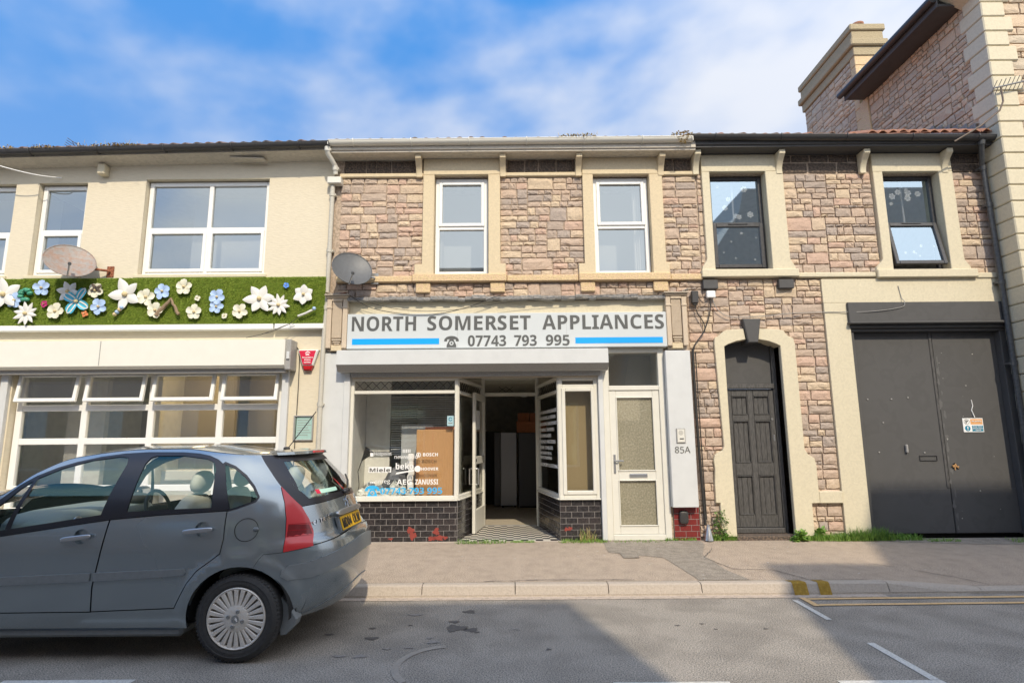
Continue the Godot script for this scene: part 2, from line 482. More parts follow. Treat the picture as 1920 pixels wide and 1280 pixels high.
	mat("foam_film", lin(0.62, 0.63, 0.56), 0.35)
	mat("fridge_pale", lin(0.40, 0.42, 0.42), 0.4)
	mat("dry_grass", lin(0.44, 0.35, 0.16), 0.8)
	mat("dash_green", lin(0.20, 0.25, 0.23), 0.6)
	rough_mat("pipe_paint", lin(0.58, 0.55, 0.47), 0.7, 0.3, 3.0, 0.0, 0.03, lin(0.42, 0.38, 0.32), Vector3(3, 0.6, 3), 94)
	rough_mat("pipe_grey", lin(0.065, 0.068, 0.07), 0.45, 0.25, 2.0, 0.0, 0.03, lin(0.085, 0.088, 0.09), Vector3.ONE, 95)
	mat("rust_dark", lin(0.16, 0.12, 0.09), 0.7)
	mat("slate_wall", lin(0.30, 0.30, 0.28), 0.9)
	mat("room_tan_pale", lin(0.46, 0.425, 0.36), 0.9)
	var lg := mat("lamp_glow", lin(0.9, 0.8, 0.6), 0.5)
	lg.emission_enabled = true
	lg.emission = Color(1.0, 0.86, 0.62)
	lg.emission_energy_multiplier = 0.9
	mat("scuff_grey", lin(0.115, 0.112, 0.108), 0.8)
	mat("curtain_grey", lin(0.55, 0.57, 0.56), 0.95)
	mat("room_tan", lin(0.34, 0.26, 0.13), 0.95)
	rough_mat("pale_timber", lin(0.62, 0.51, 0.38), 0.8, 0.15, 2.0, 0.3, 0.04, lin(0.56, 0.45, 0.33), Vector3(4, 0.5, 4), 90)
	mat("curtain", lin(0.72, 0.72, 0.68), 0.95)
	mat("chrome", lin(0.62, 0.62, 0.62), 0.18, 1.0)
	mat("steel", lin(0.45, 0.45, 0.44), 0.35, 0.9)
	mat("cable", lin(0.03, 0.028, 0.026), 0.6)
	mat("cable_grey", lin(0.30, 0.29, 0.27), 0.7)
	mat("aerial", lin(0.28, 0.28, 0.28), 0.4, 0.7)
	rough_mat("dish_grey", lin(0.10, 0.105, 0.11), 0.5, 0.25, 1.6)
	rough_mat("dish_rusty", lin(0.30, 0.275, 0.255), 0.55, 0.3, 0.9, 0.0, 0.03, lin(0.28, 0.165, 0.115), Vector3.ONE, 86)
	mat("alarm_red", lin(0.60, 0.02, 0.06), 0.35)
	mat("lamp_red", lin(0.42, 0.01, 0.015), 0.2)
	mat("petal_white", lin(0.72, 0.71, 0.66), 0.6)
	mat("petal_cream", lin(0.72, 0.70, 0.55), 0.6)
	mat("petal_blue", lin(0.40, 0.54, 0.78), 0.6)
	mat("petal_bright_blue", lin(0.12, 0.30, 0.78), 0.5)
	mat("petal_turquoise", lin(0.08, 0.48, 0.66), 0.5)
	mat("petal_pink", lin(0.42, 0.02, 0.13), 0.6)
	mat("petal_orange", lin(0.72, 0.24, 0.09), 0.6)
	mat("petal_green", lin(0.06, 0.30, 0.18), 0.4)
	mat("pollen", lin(0.62, 0.50, 0.28), 0.8)
	rough_mat("bark", lin(0.34, 0.24, 0.15), 0.95, 0.4, 5.0, 0.6, 0.06)
	rough_mat("turf_base", lin(0.22, 0.30, 0.035), 0.95, 0.4, 3.0, 1.0, 0.1)
	for i in 3:
		var t := mat("turf%d" % i, [lin(0.27, 0.37, 0.045), lin(0.36, 0.44, 0.07), lin(0.20, 0.29, 0.035)][i], 0.75)
		t.backlight_enabled = true
		t.backlight = lin(0.05, 0.09, 0.01)
	for i in 3:
		var t := mat("leaf%d" % i, [lin(0.12, 0.24, 0.035), lin(0.19, 0.31, 0.05), lin(0.08, 0.16, 0.025)][i], 0.6)
		t.backlight_enabled = true
		t.backlight = lin(0.06, 0.13, 0.02)
	rough_mat("moss", lin(0.40, 0.29, 0.09), 0.95, 0.3, 2.0, 0.0, 0.08, lin(0.46, 0.31, 0.12), Vector3.ONE, 87)
	rough_mat("opposite_brick", lin(0.50, 0.40, 0.33), 0.95, 0.2, 1.5)
	rough_mat("opposite_render", lin(0.55, 0.52, 0.46), 0.9, 0.1, 0.6)
	rough_mat("slate", lin(0.12, 0.12, 0.13), 0.7, 0.25, 1.5)
	# car
	var cp := mat("car_paint", lin(0.315, 0.355, 0.37), 0.22, 0.7)
	cp.clearcoat_enabled = true
	cp.clearcoat = 1.0
	cp.clearcoat_roughness = 0.03
	rough_mat("car_trim", lin(0.20, 0.215, 0.218), 0.4, 0.12, 2.0)
	mat("car_black", lin(0.018, 0.018, 0.022), 0.28)
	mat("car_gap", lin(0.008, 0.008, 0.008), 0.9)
	glass("car_glass", lin(0.50, 0.80, 0.68), 0.11)
	glass("car_rear_glass", lin(0.55, 0.72, 0.64), 0.28)
	rough_mat("tyre", lin(0.05, 0.048, 0.046), 0.85, 0.35, 3.0, 0.3, 0.06, lin(0.045, 0.043, 0.04), Vector3.ONE, 88)
	rough_mat("hubcap", lin(0.78, 0.735, 0.665), 0.45, 0.2, 4.0, 0.0, 0.03, lin(0.66, 0.59, 0.50), Vector3.ONE, 89)
	MT["hubcap"].metallic = 0.25
	mat("hub_dark", lin(0.36, 0.33, 0.30), 0.9)
	var tl := mat("tail_red", lin(0.66, 0.02, 0.025), 0.12)
	tl.clearcoat_enabled = true
	tl.clearcoat = 1.0
	mat("tail_smoke", lin(0.22, 0.015, 0.018), 0.12)
	mat("plate_yellow", lin(0.72, 0.42, 0.015), 0.4)
	mat("plate_black", lin(0.02, 0.02, 0.02), 0.5)
	mat("seat_cloth", lin(0.52, 0.56, 0.49), 0.9)
	mat("dash", lin(0.035, 0.04, 0.04), 0.7)
	mat("chrome_soft", lin(0.55, 0.55, 0.55), 0.3, 0.85)
	mat("sticker", lin(0.45, 0.70, 0.58), 0.6)

# ---------------------------------------------------------------- camera, sky, sun
func make_view() -> void:
	var cam := Camera3D.new()
	cam.name = "camera"
	cam.fov = 60.38
	cam.far = 900.0
	cam.near = 0.05
	cam.transform = Transform3D(Basis(Vector3.RIGHT, deg_to_rad(9.55)) * Basis(Vector3.BACK, deg_to_rad(-0.45)), Vector3(0, 1.40, 8.05))
	add_child(cam)
	cam.current = true
	var env := Environment.new()
	env.background_mode = Environment.BG_SKY
	env.tonemap_mode = Environment.TONE_MAPPER_LINEAR
	env.tonemap_exposure = 2.0
	env.background_energy_multiplier = 1.0
	env.sdfgi_enabled = true
	env.ssao_enabled = true
	env.ssil_enabled = true
	var sky := Sky.new()
	var ps := PanoramaSkyMaterial.new()
	ps.panorama = make_sky()
	ps.energy_multiplier = 1.0
	sky.sky_material = ps
	env.sky = sky
	var we := WorldEnvironment.new()
	we.name = "world"
	we.environment = env
	add_child(we)
	var sun := DirectionalLight3D.new()
	sun.name = "sun"
	sun.light_color = Color(1.0, 0.945, 0.85)
	sun.light_energy = 0.60
	sun.light_angular_distance = 0.9
	sun.shadow_enabled = true
	add_child(sun)
	sun.look_at_from_position(SUN * 100.0, Vector3.ZERO)

const SUN := Vector3(0.192, 0.669, 0.718)

func make_sky() -> ImageTexture:
	var big := FastNoiseLite.new()
	big.seed = 23
	big.frequency = 1.9
	big.fractal_octaves = 5
	var fine := FastNoiseLite.new()
	fine.seed = 5
	fine.frequency = 5.5
	fine.fractal_octaves = 6
	var W := 2048
	var H := 1024
	var im := Image.create(W, H, false, Image.FORMAT_RGBAF)
	for j in H:
		var el := PI / 2 - PI * (j + 0.5) / H
		var y := sin(el)
		for i in W:
			var az := TAU * (i + 0.5) / W
			var d := Vector3(sin(az) * cos(el), y, -cos(az) * cos(el))
			if y < -0.02:
				im.set_pixel(i, j, Color(0.20, 0.18, 0.16))
				continue
			var h := clampf(y, 0.0, 1.0)
			var t := pow(h, 0.6)
			var blue := Color(0.21, 0.30, 0.455).lerp(Color(0.012, 0.13, 0.37), clampf(t * 1.15, 0, 1))
			var q := Vector3(d.x * 0.8 + d.y * 0.5, d.y * 1.7 - d.x * 0.4, d.z)
			var a := big.get_noise_3dv(q) * 0.95 + fine.get_noise_3dv(q) * 0.55
			# thin high cloud, thicker towards the east (the right of the street), brighter round the sun
			var cover := 0.94 * smoothstep(-0.80, 0.85, a + d.x * 0.78 + maxf(0.0, d.z) * 1.2 - 0.03)
			var glow := 1.0 + 1.3 * pow(0.5 + 0.5 * d.dot(SUN), 3.0)
			var white := Color(0.40, 0.415, 0.45)
			var c := blue.lerp(white, cover)
			im.set_pixel(i, j, Color(c.r * glow, c.g * glow, c.b * glow, 1.0))
	return ImageTexture.create_from_image(im)

# ---------------------------------------------------------------- stones
var stone_mesh := []

func make_stone_meshes() -> void:
	for s in 14:
		var r := RandomNumberGenerator.new()
		r.seed = 300 + s
		var g := Geo.new()
		var nx := 4
		var ny := 3
		var p := []
		for j in ny + 1:
			var row := []
			for i in nx + 1:
				var edge := i == 0 or j == 0 or i == nx or j == ny
				var x := -0.5 + float(i) / nx
				var y := -0.5 + float(j) / ny
				var z := r.randf_range(0.25, 0.55) if edge else r.randf_range(0.45, 1.0)
				if edge:
					x -= signf(x) * r.randf_range(0.0, 0.035) if absf(x) > 0.45 else 0.0
					y -= signf(y) * r.randf_range(0.0, 0.06) if absf(y) > 0.45 else 0.0
				else:
					x += r.randf_range(-0.07, 0.07)
					y += r.randf_range(-0.08, 0.08)
				row.append(Vector3(x, y, z))
			p.append(row)
		for j in ny:
			for i in nx:
				if r.randf() < 0.5:
					g.tri(p[j][i], p[j][i + 1], p[j + 1][i + 1], Vector3.BACK)
					g.tri(p[j][i], p[j + 1][i + 1], p[j + 1][i], Vector3.BACK)
				else:
					g.tri(p[j][i], p[j][i + 1], p[j + 1][i], Vector3.BACK)
					g.tri(p[j][i + 1], p[j + 1][i + 1], p[j + 1][i], Vector3.BACK)
		var loop := []
		for i in nx: loop.append(p[0][i])
		for j in ny: loop.append(p[j][nx])
		for i in nx: loop.append(p[ny][nx - i])
		for j in ny: loop.append(p[ny - j][0])
		for k in loop.size():
			var a: Vector3 = loop[k]
			var b: Vector3 = loop[(k + 1) % loop.size()]
			var o := Vector3(a.x + b.x, a.y + b.y, 0)
			g.quad(a, b, Vector3(b.x, b.y, -0.6), Vector3(a.x, a.y, -0.6), o)
		stone_mesh.append(g.mesh())

func rubble(x0: float, x1: float, y0: float, y1: float, k := 1.0) -> Array:
	var out := []
	var todo := [[x0, x1, y0, y1]]
	while todo.size() > 0:
		var q: Array = todo.pop_back()
		var w: float = q[1] - q[0]
		var h: float = q[3] - q[2]
		if h > 0.25 * k or (h > 0.165 * k and rng.randf() < 0.55 and w < 0.9 * k):
			if w > 1.3 * h and w > 0.85 * k and rng.randf() < 0.5:
				var xm: float = lerpf(q[0], q[1], rng.randf_range(0.3, 0.7))
				todo.append([q[0], xm, q[2], q[3]])
				todo.append([xm, q[1], q[2], q[3]])
			else:
				var ym: float = lerpf(q[2], q[3], rng.randf_range(0.26, 0.64))
				todo.append([q[0], q[1], q[2], ym])
				todo.append([q[0], q[1], ym, q[3]])
		elif w > 0.52 * k or w > h * 3.4 or (w > 0.27 * k and w > h * 1.5 and rng.randf() < 0.55):
			var xm: float = lerpf(q[0], q[1], rng.randf_range(0.33, 0.67))
			todo.append([q[0], xm, q[2], q[3]])
			todo.append([xm, q[1], q[2], q[3]])
		else:
			out.append(q)
	return out

func lay_stones(parent: Node, rects: Array, mats: Array, z: float, depth: float, gap := 0.013, seed_ := 0) -> void:
	for q in rects:
		var w: float = q[1] - q[0] - gap * rng.randf_range(0.6, 1.9)
		var h: float = q[3] - q[2] - gap * rng.randf_range(0.6, 1.9)
		if w < 0.02 or h < 0.02:
			continue
		var o := part("stone", stone_mesh[rng.randi() % stone_mesh.size()], MT[mats[rng.randi() % mats.size()]], parent, Vector3((q[0] + q[1]) * 0.5, (q[2] + q[3]) * 0.5, z))
		var sx := -1.0 if rng.randf() < 0.5 else 1.0
		o.rotation.z = (0.0 if sx > 0 else PI) + rng.randf_range(-0.018, 0.018)
		o.scale = Vector3(w, h, depth * rng.randf_range(0.55, 1.15))

const PINK := ["stone0", "stone1", "stone2", "stone3", "stone4", "stone5", "stone6", "stone7"]
const GREY := ["grey_stone0", "grey_stone1", "grey_stone2", "grey_stone3"]

# ---------------------------------------------------------------- building parts
# window whose own mesh is the outer frame; mullions at cols, transoms at rows, a pane in every field
func window_at(parent: Node, x0: float, x1: float, y0: float, y1: float, z: float, fw: float, cols: Array, rows: Array, m: Material, pm: Material, sash := []) -> MeshInstance3D:
	var g := frameg(x0, x1, y0, y1, z - 0.05, z + 0.01, fw)
	for c in cols:
		g.box(Vector3(c - fw * 0.5, y0 + fw, z - 0.05), Vector3(c + fw * 0.5, y1 - fw, z + 0.008), 0.006)
	for r in rows:
		g.box(Vector3(x0 + fw, r - fw * 0.5, z - 0.05), Vector3(x1 - fw, r + fw * 0.5, z + 0.0065), 0.006)
	var o := part("window", g, m, parent)
	var xs := [x0 + fw * 0.5] + cols + [x1 - fw * 0.5]
	var ys := [y0 + fw * 0.5] + rows + [y1 - fw * 0.5]
	for i in xs.size() - 1:
		for j in ys.size() - 1:
			var a: float = xs[i] + fw * 0.5
			var b: float = xs[i + 1] - fw * 0.5
			var c: float = ys[j] + fw * 0.5
			var d: float = ys[j + 1] - fw * 0.5
			if [i, j] in sash:
				part("sash", frameg(a - 0.012, b + 0.012, c - 0.012, d + 0.012, z - 0.03, z + 0.026, 0.05), m, o)
				part("pane", paneg(a + 0.03, b - 0.03, c + 0.03, d - 0.03, z - 0.012), pm, o)
			else:
				part("pane", paneg(a, b, c, d, z - 0.024), pm, o)
	return o

func gutter(parent: Node, x0: float, x1: float, y0: float, y1: float, m: Material, step: float) -> void:
	# half-round gutter from (x0, y0) to (x1, y1) at the eaves
	var g := Geo.new()
	var L := Vector2(x1 - x0, y1 - y0).length()
	var xf := Transform3D(Basis(Vector3.BACK, atan2(y1 - y0, x1 - x0)), Vector3(x0, y0, 0.30))
	var R := 0.062
	for k in 10:
		var a0 := PI + PI * k / 10.0
		var a1 := PI + PI * (k + 1) / 10.0
		var d0 := Vector3(0, sin(a0), cos(a0))
		var d1 := Vector3(0, sin(a1), cos(a1))
		var A := xf * (d0 * R)
		var B := xf * (d1 * R)
		var C := xf * (d1 * R + Vector3(L, 0, 0))
		var D := xf * (d0 * R + Vector3(L, 0, 0))
		g.tri_smooth(A, B, C, d0, d1, d1)
		g.tri_smooth(A, C, D, d0, d1, d0)
	g.box(Vector3(0, -0.006, R - 0.012), Vector3(L, 0.008, R + 0.004), 0.003, xf)
	g.box(Vector3(-0.004, -R, -R), Vector3(0.004, 0, R), 0.0, xf)
	g.box(Vector3(L - 0.004, -R, -R), Vector3(L + 0.004, 0, R), 0.0, xf)
	var o := part("gutter", g, m, parent)
	var x := 0.35
	while x < L:
		var b := Geo.new()
		var pts := []
		for k in 9:
			var a := PI * 0.98 + PI * 1.04 * k / 8.0
			pts.append(xf * Vector3(x, sin(a) * (R + 0.006), cos(a) * (R + 0.006)))
		pts.append(xf * Vector3(x, 0.02, R - 0.01))
		b.tube(pts, 0.008, 5)
		part("bracket", b, m, o)
		x += step

func tile_row(parent: Node, x0: float, x1: float, y0: float, y1: float, m: Array, pitch: float, rise := 0.42) -> void:
	# the lowest course of pantiles, each a rolled tile running up the slope
	var n := int((x1 - x0) / pitch)
	var g := Geo.new()
	var w := pitch * 0.98
	var L := 0.55
	var prev := []
	for k in 9:
		var t := float(k) / 8.0
		var hgt := 0.045 * sin(t * PI * 1.0) if t < 0.62 else 0.045 * sin(0.62 * PI) * (1.0 - (t - 0.62) / 0.38)
		prev.append(Vector3(t * w, hgt, 0))
	var back := Vector3(0, L * sin(rise), -L * cos(rise))
	for k in 8:
		g.quad(prev[k], prev[k + 1], prev[k + 1] + back, prev[k] + back, Vector3(0, 1, 0.3))
		g.quad(prev[k], prev[k + 1], Vector3(prev[k + 1].x, prev[k + 1].y - 0.016, 0), Vector3(prev[k].x, prev[k].y - 0.016, 0), Vector3(0, 0, 1))
	var me := g.mesh()
	for i in n:
		var t := (i + 0.5) / n
		var o := part("roof_tile", me, MT[m[rng.randi() % m.size()]], parent, Vector3(x0 + i * pitch, lerpf(y0, y1, t) + rng.randf_range(-0.004, 0.006), 0.285 + rng.randf_range(-0.012, 0.012)))
		o.rotation.x = rng.randf_range(-0.01, 0.01)

func roofg(x0: float, x1: float, y: float, rise: float, depth: float, dy := 0.0) -> Geo:
	var g := Geo.new()
	var a := Vector3(x0, y + dy, 0.26)
	var b := Vector3(x1, y, 0.26)
	var c := Vector3(x1, y + tan(rise) * depth, 0.26 - depth)
	var d := Vector3(x0, y + dy + tan(rise) * depth, 0.26 - depth)
	var e := Vector3(x1, y, 0.26 - depth * 2)
	var f := Vector3(x0, y + dy, 0.26 - depth * 2)
	g.quad(a, b, c, d, Vector3(0, 1, 1))
	g.quad(d, c, e, f, Vector3(0, 1, -1))
	g.tri(a, d, f, Vector3.LEFT)
	g.tri(b, c, e, Vector3.RIGHT)
	g.quad(a, b, e, f, Vector3.DOWN)
	return g

func corbel(parent: Node, x: float, y0: float, y1: float, w: float, m: Material, out := 0.26) -> void:
	# bracket under the eaves: S-shaped side, extruded in x
	var p := PackedVector2Array()
	p.append(Vector2(0.0, y0))
	p.append(Vector2(0.06, y0))
	for k in 9:
		var t := k / 8.0
		p.append(Vector2(0.06 + (out - 0.06) * (t * t), y0 + 0.03 + (y1 - y0 - 0.09) * t))
	p.append(Vector2(out, y1))
	p.append(Vector2(0.0, y1))
	var g := Geo.new()
	# local x = world z, local z = world -x
	g.prism(p, -w * 0.5, w * 0.5, 0.008, Transform3D(Basis(Vector3.BACK, Vector3.UP, Vector3.LEFT), Vector3(x, 0, 0)), true)
	part("corbel", g, m, parent)

func downpipe(parent: Node, path: Array, r: float, m: Material, collars: Array) -> void:
	var g := Geo.new()
	g.tube(path, r, 10)
	var o := part("downpipe", g, m, parent)
	for t in collars:
		var a: Vector3 = path[t[0]]
		var b: Vector3 = path[t[0] + 1]
		var c := Geo.new()
		var q := a.lerp(b, t[1])
		var d := (b - a).normalized()
		c.tube([q - d * 0.03, q + d * 0.03], r * 1.22, 10)
		c.box(q + Vector3(-0.05, -0.015, -0.09), q + Vector3(0.05, 0.015, 0.0), 0.003)
		part("pipe_clip", c, m, o)

# ---------------------------------------------------------------- the setting
func kerb_top(x: float) -> float:
	return lerpf(0.0, -0.065, smoothstep(3.55, 4.5, x))

func pave_y(x: float, z: float) -> float:
	return lerpf(kerb_top(x), 0.088, clampf((1.87 - z) / 1.87, 0.0, 1.0))

func sheet(poly: PackedVector2Array, off: float, on_pavement := true, step := 0.35) -> Geo:
	# flat patch given in (x, z), laid on the pavement or the road
	var g := Geo.new()
	var lo := poly[0]
	var hi := poly[0]
	for p in poly:
		lo = lo.min(p)
		hi = hi.max(p)
	var x := lo.x
	while x < hi.x:
		var z := lo.y
		while z < hi.y:
			for piece in Geometry2D.intersect_polygons(poly, rect2(x, z, minf(x + step, hi.x + 0.01), minf(z + step, hi.y + 0.01))):
				var t := Geometry2D.triangulate_polygon(piece)
				for i in range(0, t.size(), 3):
					var v := []
					for k in 3:
						var p: Vector2 = piece[t[i + k]]
						v.append(Vector3(p.x, (pave_y(p.x, p.y) if on_pavement else ROAD) + off, p.y))
					g.tri(v[0], v[1], v[2], Vector3.UP)
			z += step
		x += step
	return g

const ROAD := -0.11

func splat(cx: float, cz: float, rx: float, rz: float, seed_: int) -> PackedVector2Array:
	var r := RandomNumberGenerator.new()
	r.seed = seed_
	var p := PackedVector2Array()
	var ph := [r.randf() * TAU, r.randf() * TAU, r.randf() * TAU]
	for k in 26:
		var a := TAU * k / 26.0
		var q := 1.0 + 0.22 * sin(3 * a + ph[0]) + 0.13 * sin(5 * a + ph[1]) + 0.10 * sin(8 * a + ph[2])
		p.append(Vector2(cx + rx * q * cos(a), cz + rz * q * sin(a)))
	return p

func make_ground() -> void:
	var g := Geo.new()
	g.quad(Vector3(-300, -0.22, -300), Vector3(300, -0.22, -300), Vector3(300, -0.22, 300), Vector3(-300, -0.22, 300), Vector3.UP)
	structure("ground", g, MT.dark_tarmac)
	g = Geo.new()
	g.quad(Vector3(-40, ROAD, 1.8), Vector3(40, ROAD, 1.8), Vector3(40, ROAD, 8.4), Vector3(-40, ROAD, 8.4), Vector3.UP)
	var road := structure("road", g, MT.asphalt)
	part("channel_strip", sheet(P2([-12, 2.0, 3.6, 2.0, 3.6, 2.10, -12, 2.115]), 0.004, false, 4.0), MT.channel, road)
	var stains := [[-0.475, 2.945, 0.085, 0.075, 0], [-0.35, 2.99, 0.055, 0.045, 0], [-0.505, 2.773, 0.045, 0.03, 0], [-1.107, 3.178, 0.055, 0.03, 0], [-0.618, 3.274, 0.045, 0.035, 1], [-0.40, 2.48, 0.05, 0.045, 0], [-0.872, 2.565, 0.06, 0.025, 1], [-1.472, 3.081, 0.035, 0.02, 0], [-1.099, 3.565, 0.04, 0.03, 1], [-0.94, 3.417, 0.03, 0.015, 1], [-0.78, 3.40, 0.035, 0.012, 1], [-1.16, 2.93, 0.025, 0.02, 0], [-0.86, 2.86, 0.02, 0.012, 0], [-0.66, 3.18, 0.025, 0.02, 1], [0.02, 2.98, 0.03, 0.02, 1], [1.55, 2.88, 0.02, 0.012, 0], [1.62, 3.02, 0.016, 0.01, 0], [1.34, 2.92, 0.02, 0.01, 0], [2.02, 3.02, 0.018, 0.012, 0], [-1.25, 3.56, 0.05, 0.018, 1], [-0.30, 3.05, 0.02, 0.02, 0], [0.25, 3.45, 0.02, 0.015, 0]]
	for i in stains.size():
		var s: Array = stains[i]
		part("oil_stain", sheet(splat(s[0], s[1], s[2], s[3], 50 + i), 0.004, false, 1.0), MT.oil if s[4] == 0 else MT.oil_faint, road)
	var arc := PackedVector2Array()
	var inner := PackedVector2Array()
	for k in 15:
		var a := lerpf(-1.75, -3.9, k / 14.0)
		arc.append(Vector2(-0.45 + 0.38 * cos(a), 3.76 + 0.42 * sin(a)))
		inner.append(Vector2(-0.45 + 0.33 * cos(a), 3.76 + 0.36 * sin(a)))
	inner.reverse()
	arc.append_array(inner)
	part("tyre_scuff", sheet(arc, 0.004, false, 0.2), MT.tyre_mark, road)
	# painted lines: the end line of the parking bay, its side line, and the double yellow lines
	for q in [[2.625, 2.19, 2.675, 2.80], [2.62, 3.37, 2.68, 4.05], [2.03, 4.055, 2.685, 4.11], [0.62, 4.055, 1.35, 4.11], [-3.3, 3.95, -2.45, 4.01], [-5.6, 3.95, -4.6, 4.01]]:
		part("white_line", sheet(rect2(q[0], q[1], q[2], q[3]), 0.004, false, 2.0), MT.line_white, road)
	part("yellow_line", sheet(P2([2.79, 2.13, 12, 1.98 + 0.05, 12, 2.08 + 0.01, 2.79, 2.185]), 0.007, false, 8.0), MT.line_yellow, road)
	part("yellow_line", sheet(P2([2.79, 2.335, 12, 2.22, 12, 2.275, 2.79, 2.39]), 0.007, false, 8.0), MT.line_yellow, road)
	part("yellow_line", sheet(P2([2.725, 2.11, 2.785, 2.11, 2.785, 2.40, 2.725, 2.40]), 0.007, false, 2.0), MT.line_yellow, road)
	# pavement
	var pv := structure("pavement", sheet(rect2(-14, 0.02, 14, 1.86), 0.0, true, 0.5), MT.pavement)
	part("tarmac_patch", sheet(P2([1.17, 0.06, 2.45, 0.06, 2.42, 0.3, 2.23, 0.81, 2.26, 1.46, 2.37, 1.855, 1.86, 1.855, 1.74, 0.95, 1.14, 0.66]), 0.004), MT.trench, pv)
	part("tarmac_patch", sheet(P2([4.6, 0.02, 9.0, 0.02, 9.0, 0.42, 6.0, 0.34, 5.0, 0.22]), 0.004), MT.trench, pv)
	part("tarmac_patch", sheet(P2([6.3, 0.5, 9.0, 0.6, 9.0, 1.4, 7.0, 1.2]), 0.004), MT.dark_tarmac, pv)  # patch in a darker tarmac tone than the pavement
	part("service_cover", sheet(rect2(1.27, 0.70, 1.46, 0.95), 0.009, true, 1.0), MT.trench, pv)
	# cracks in the tarmac
	var cracks := [[2.45, 0.5, 2.2, 0.95, 2.35, 1.45, 2.75, 1.5, 2.95, 1.85], [3.95, 1.2, 4.3, 1.35, 4.6, 1.62, 4.75, 1.84], [-0.3, 1.84, 0.4, 1.80, 1.2, 1.83]]
	for c in cracks:
		var g2 := Geo.new()
		for i in range(0, c.size() - 2, 2):
			var a := Vector2(c[i], c[i + 1])
			var b := Vector2(c[i + 2], c[i + 3])
			for s in 8:
				var p := a.lerp(b, s / 8.0) + Vector2(rng.randf_range(-0.012, 0.012), rng.randf_range(-0.012, 0.012))
				var q := a.lerp(b, (s + 1.15) / 8.0)
				var n := (q - p).orthogonal().normalized() * rng.randf_range(0.002, 0.006)
				var v := []
				for e in [p + n, q + n, q - n, p - n]:
					v.append(Vector3(e.x, pave_y(e.x, e.y) + 0.006, e.y))
				g2.quad(v[0], v[1], v[2], v[3], Vector3.UP)
		part("crack", g2, MT.oil, pv)
	# pale specks of gum and grit
	for i in 46:
		var x := rng.randf_range(-1.0, 4.5)
		var z := rng.randf_range(0.3, 1.8)
		var r := rng.randf_range(0.005, 0.012)
		part("gum_spot", sheet(splat(x, z, r, r * 0.8, 900 + i), 0.006, true, 1.0), MT.line_white if rng.randf() < 0.7 else MT.oil_faint, pv)
	# kerb stones
	var kn := structure("kerb", boxg(-14, 14, -0.22, -0.085, 1.87, 2.0), MT.kerb)
	var x := 0.012 - 0.915 * 15
	for i in 31:
		var a := x + 0.004
		var b := x + 0.911
		x += 0.915
		var k := Geo.new()
		var ya := kerb_top(a) - 0.001
		var yb := kerb_top(b) - 0.001
		var z0 := 1.855
		var zt := 1.965
		var zf := 2.012
		var A := [Vector3(a, -0.13, z0), Vector3(a, ya, z0), Vector3(a, ya, zt - 0.02), Vector3(a, ya - 0.012, zt), Vector3(a, -0.13, zf)]
		var B := [Vector3(b, -0.13, z0), Vector3(b, yb, z0), Vector3(b, yb, zt - 0.02), Vector3(b, yb - 0.012, zt), Vector3(b, -0.13, zf)]
		for s in 4:
			k.quad(A[s], A[s + 1], B[s + 1], B[s], [Vector3(0, 0, -1), Vector3.UP, Vector3(0, 1, 1), Vector3(0, 0.1, 1)][s])
		for e in [A, B]:
			for s in range(1, 4):
				k.tri(e[0], e[s], e[s + 1], Vector3.LEFT if e == A else Vector3.RIGHT)
		var ks := part("kerb_stone", k, MT.kerb, kn)
		if a > 2.6 and a < 3.0:
			for q in [[2.735, 2.875], [2.985, 3.10]]:
				var yl := Geo.new()
				var d := 0.003
				var s0 := [Vector3(q[0] - 0.03, ya + d, 1.88), Vector3(q[0], ya + d, zt - 0.02), Vector3(q[0], ya - 0.012 + d, zt + d), Vector3(q[0], -0.108, zf + d)]
				var s1 := [Vector3(q[1] - 0.03, ya + d, 1.88), Vector3(q[1], ya + d, zt - 0.02), Vector3(q[1], ya - 0.012 + d, zt + d), Vector3(q[1], -0.108, zf + d)]
				for s in 3:
					yl.quad(s0[s], s0[s + 1], s1[s + 1], s1[s], [Vector3.UP, Vector3(0, 1, 1), Vector3(0, 0.1, 1)][s])
				part("yellow_mark", yl, MT.kerb_yellow, ks)
	# far side of the street, behind the camera
	structure("pavement", boxg(-30, 30, -0.2, 0.0, 8.4, 9.59), MT.pavement)

# ---------------------------------------------------------------- cream rendered building
func lx(x: float) -> float:
	return 5.46 + 0.019 * (x + 2.57)

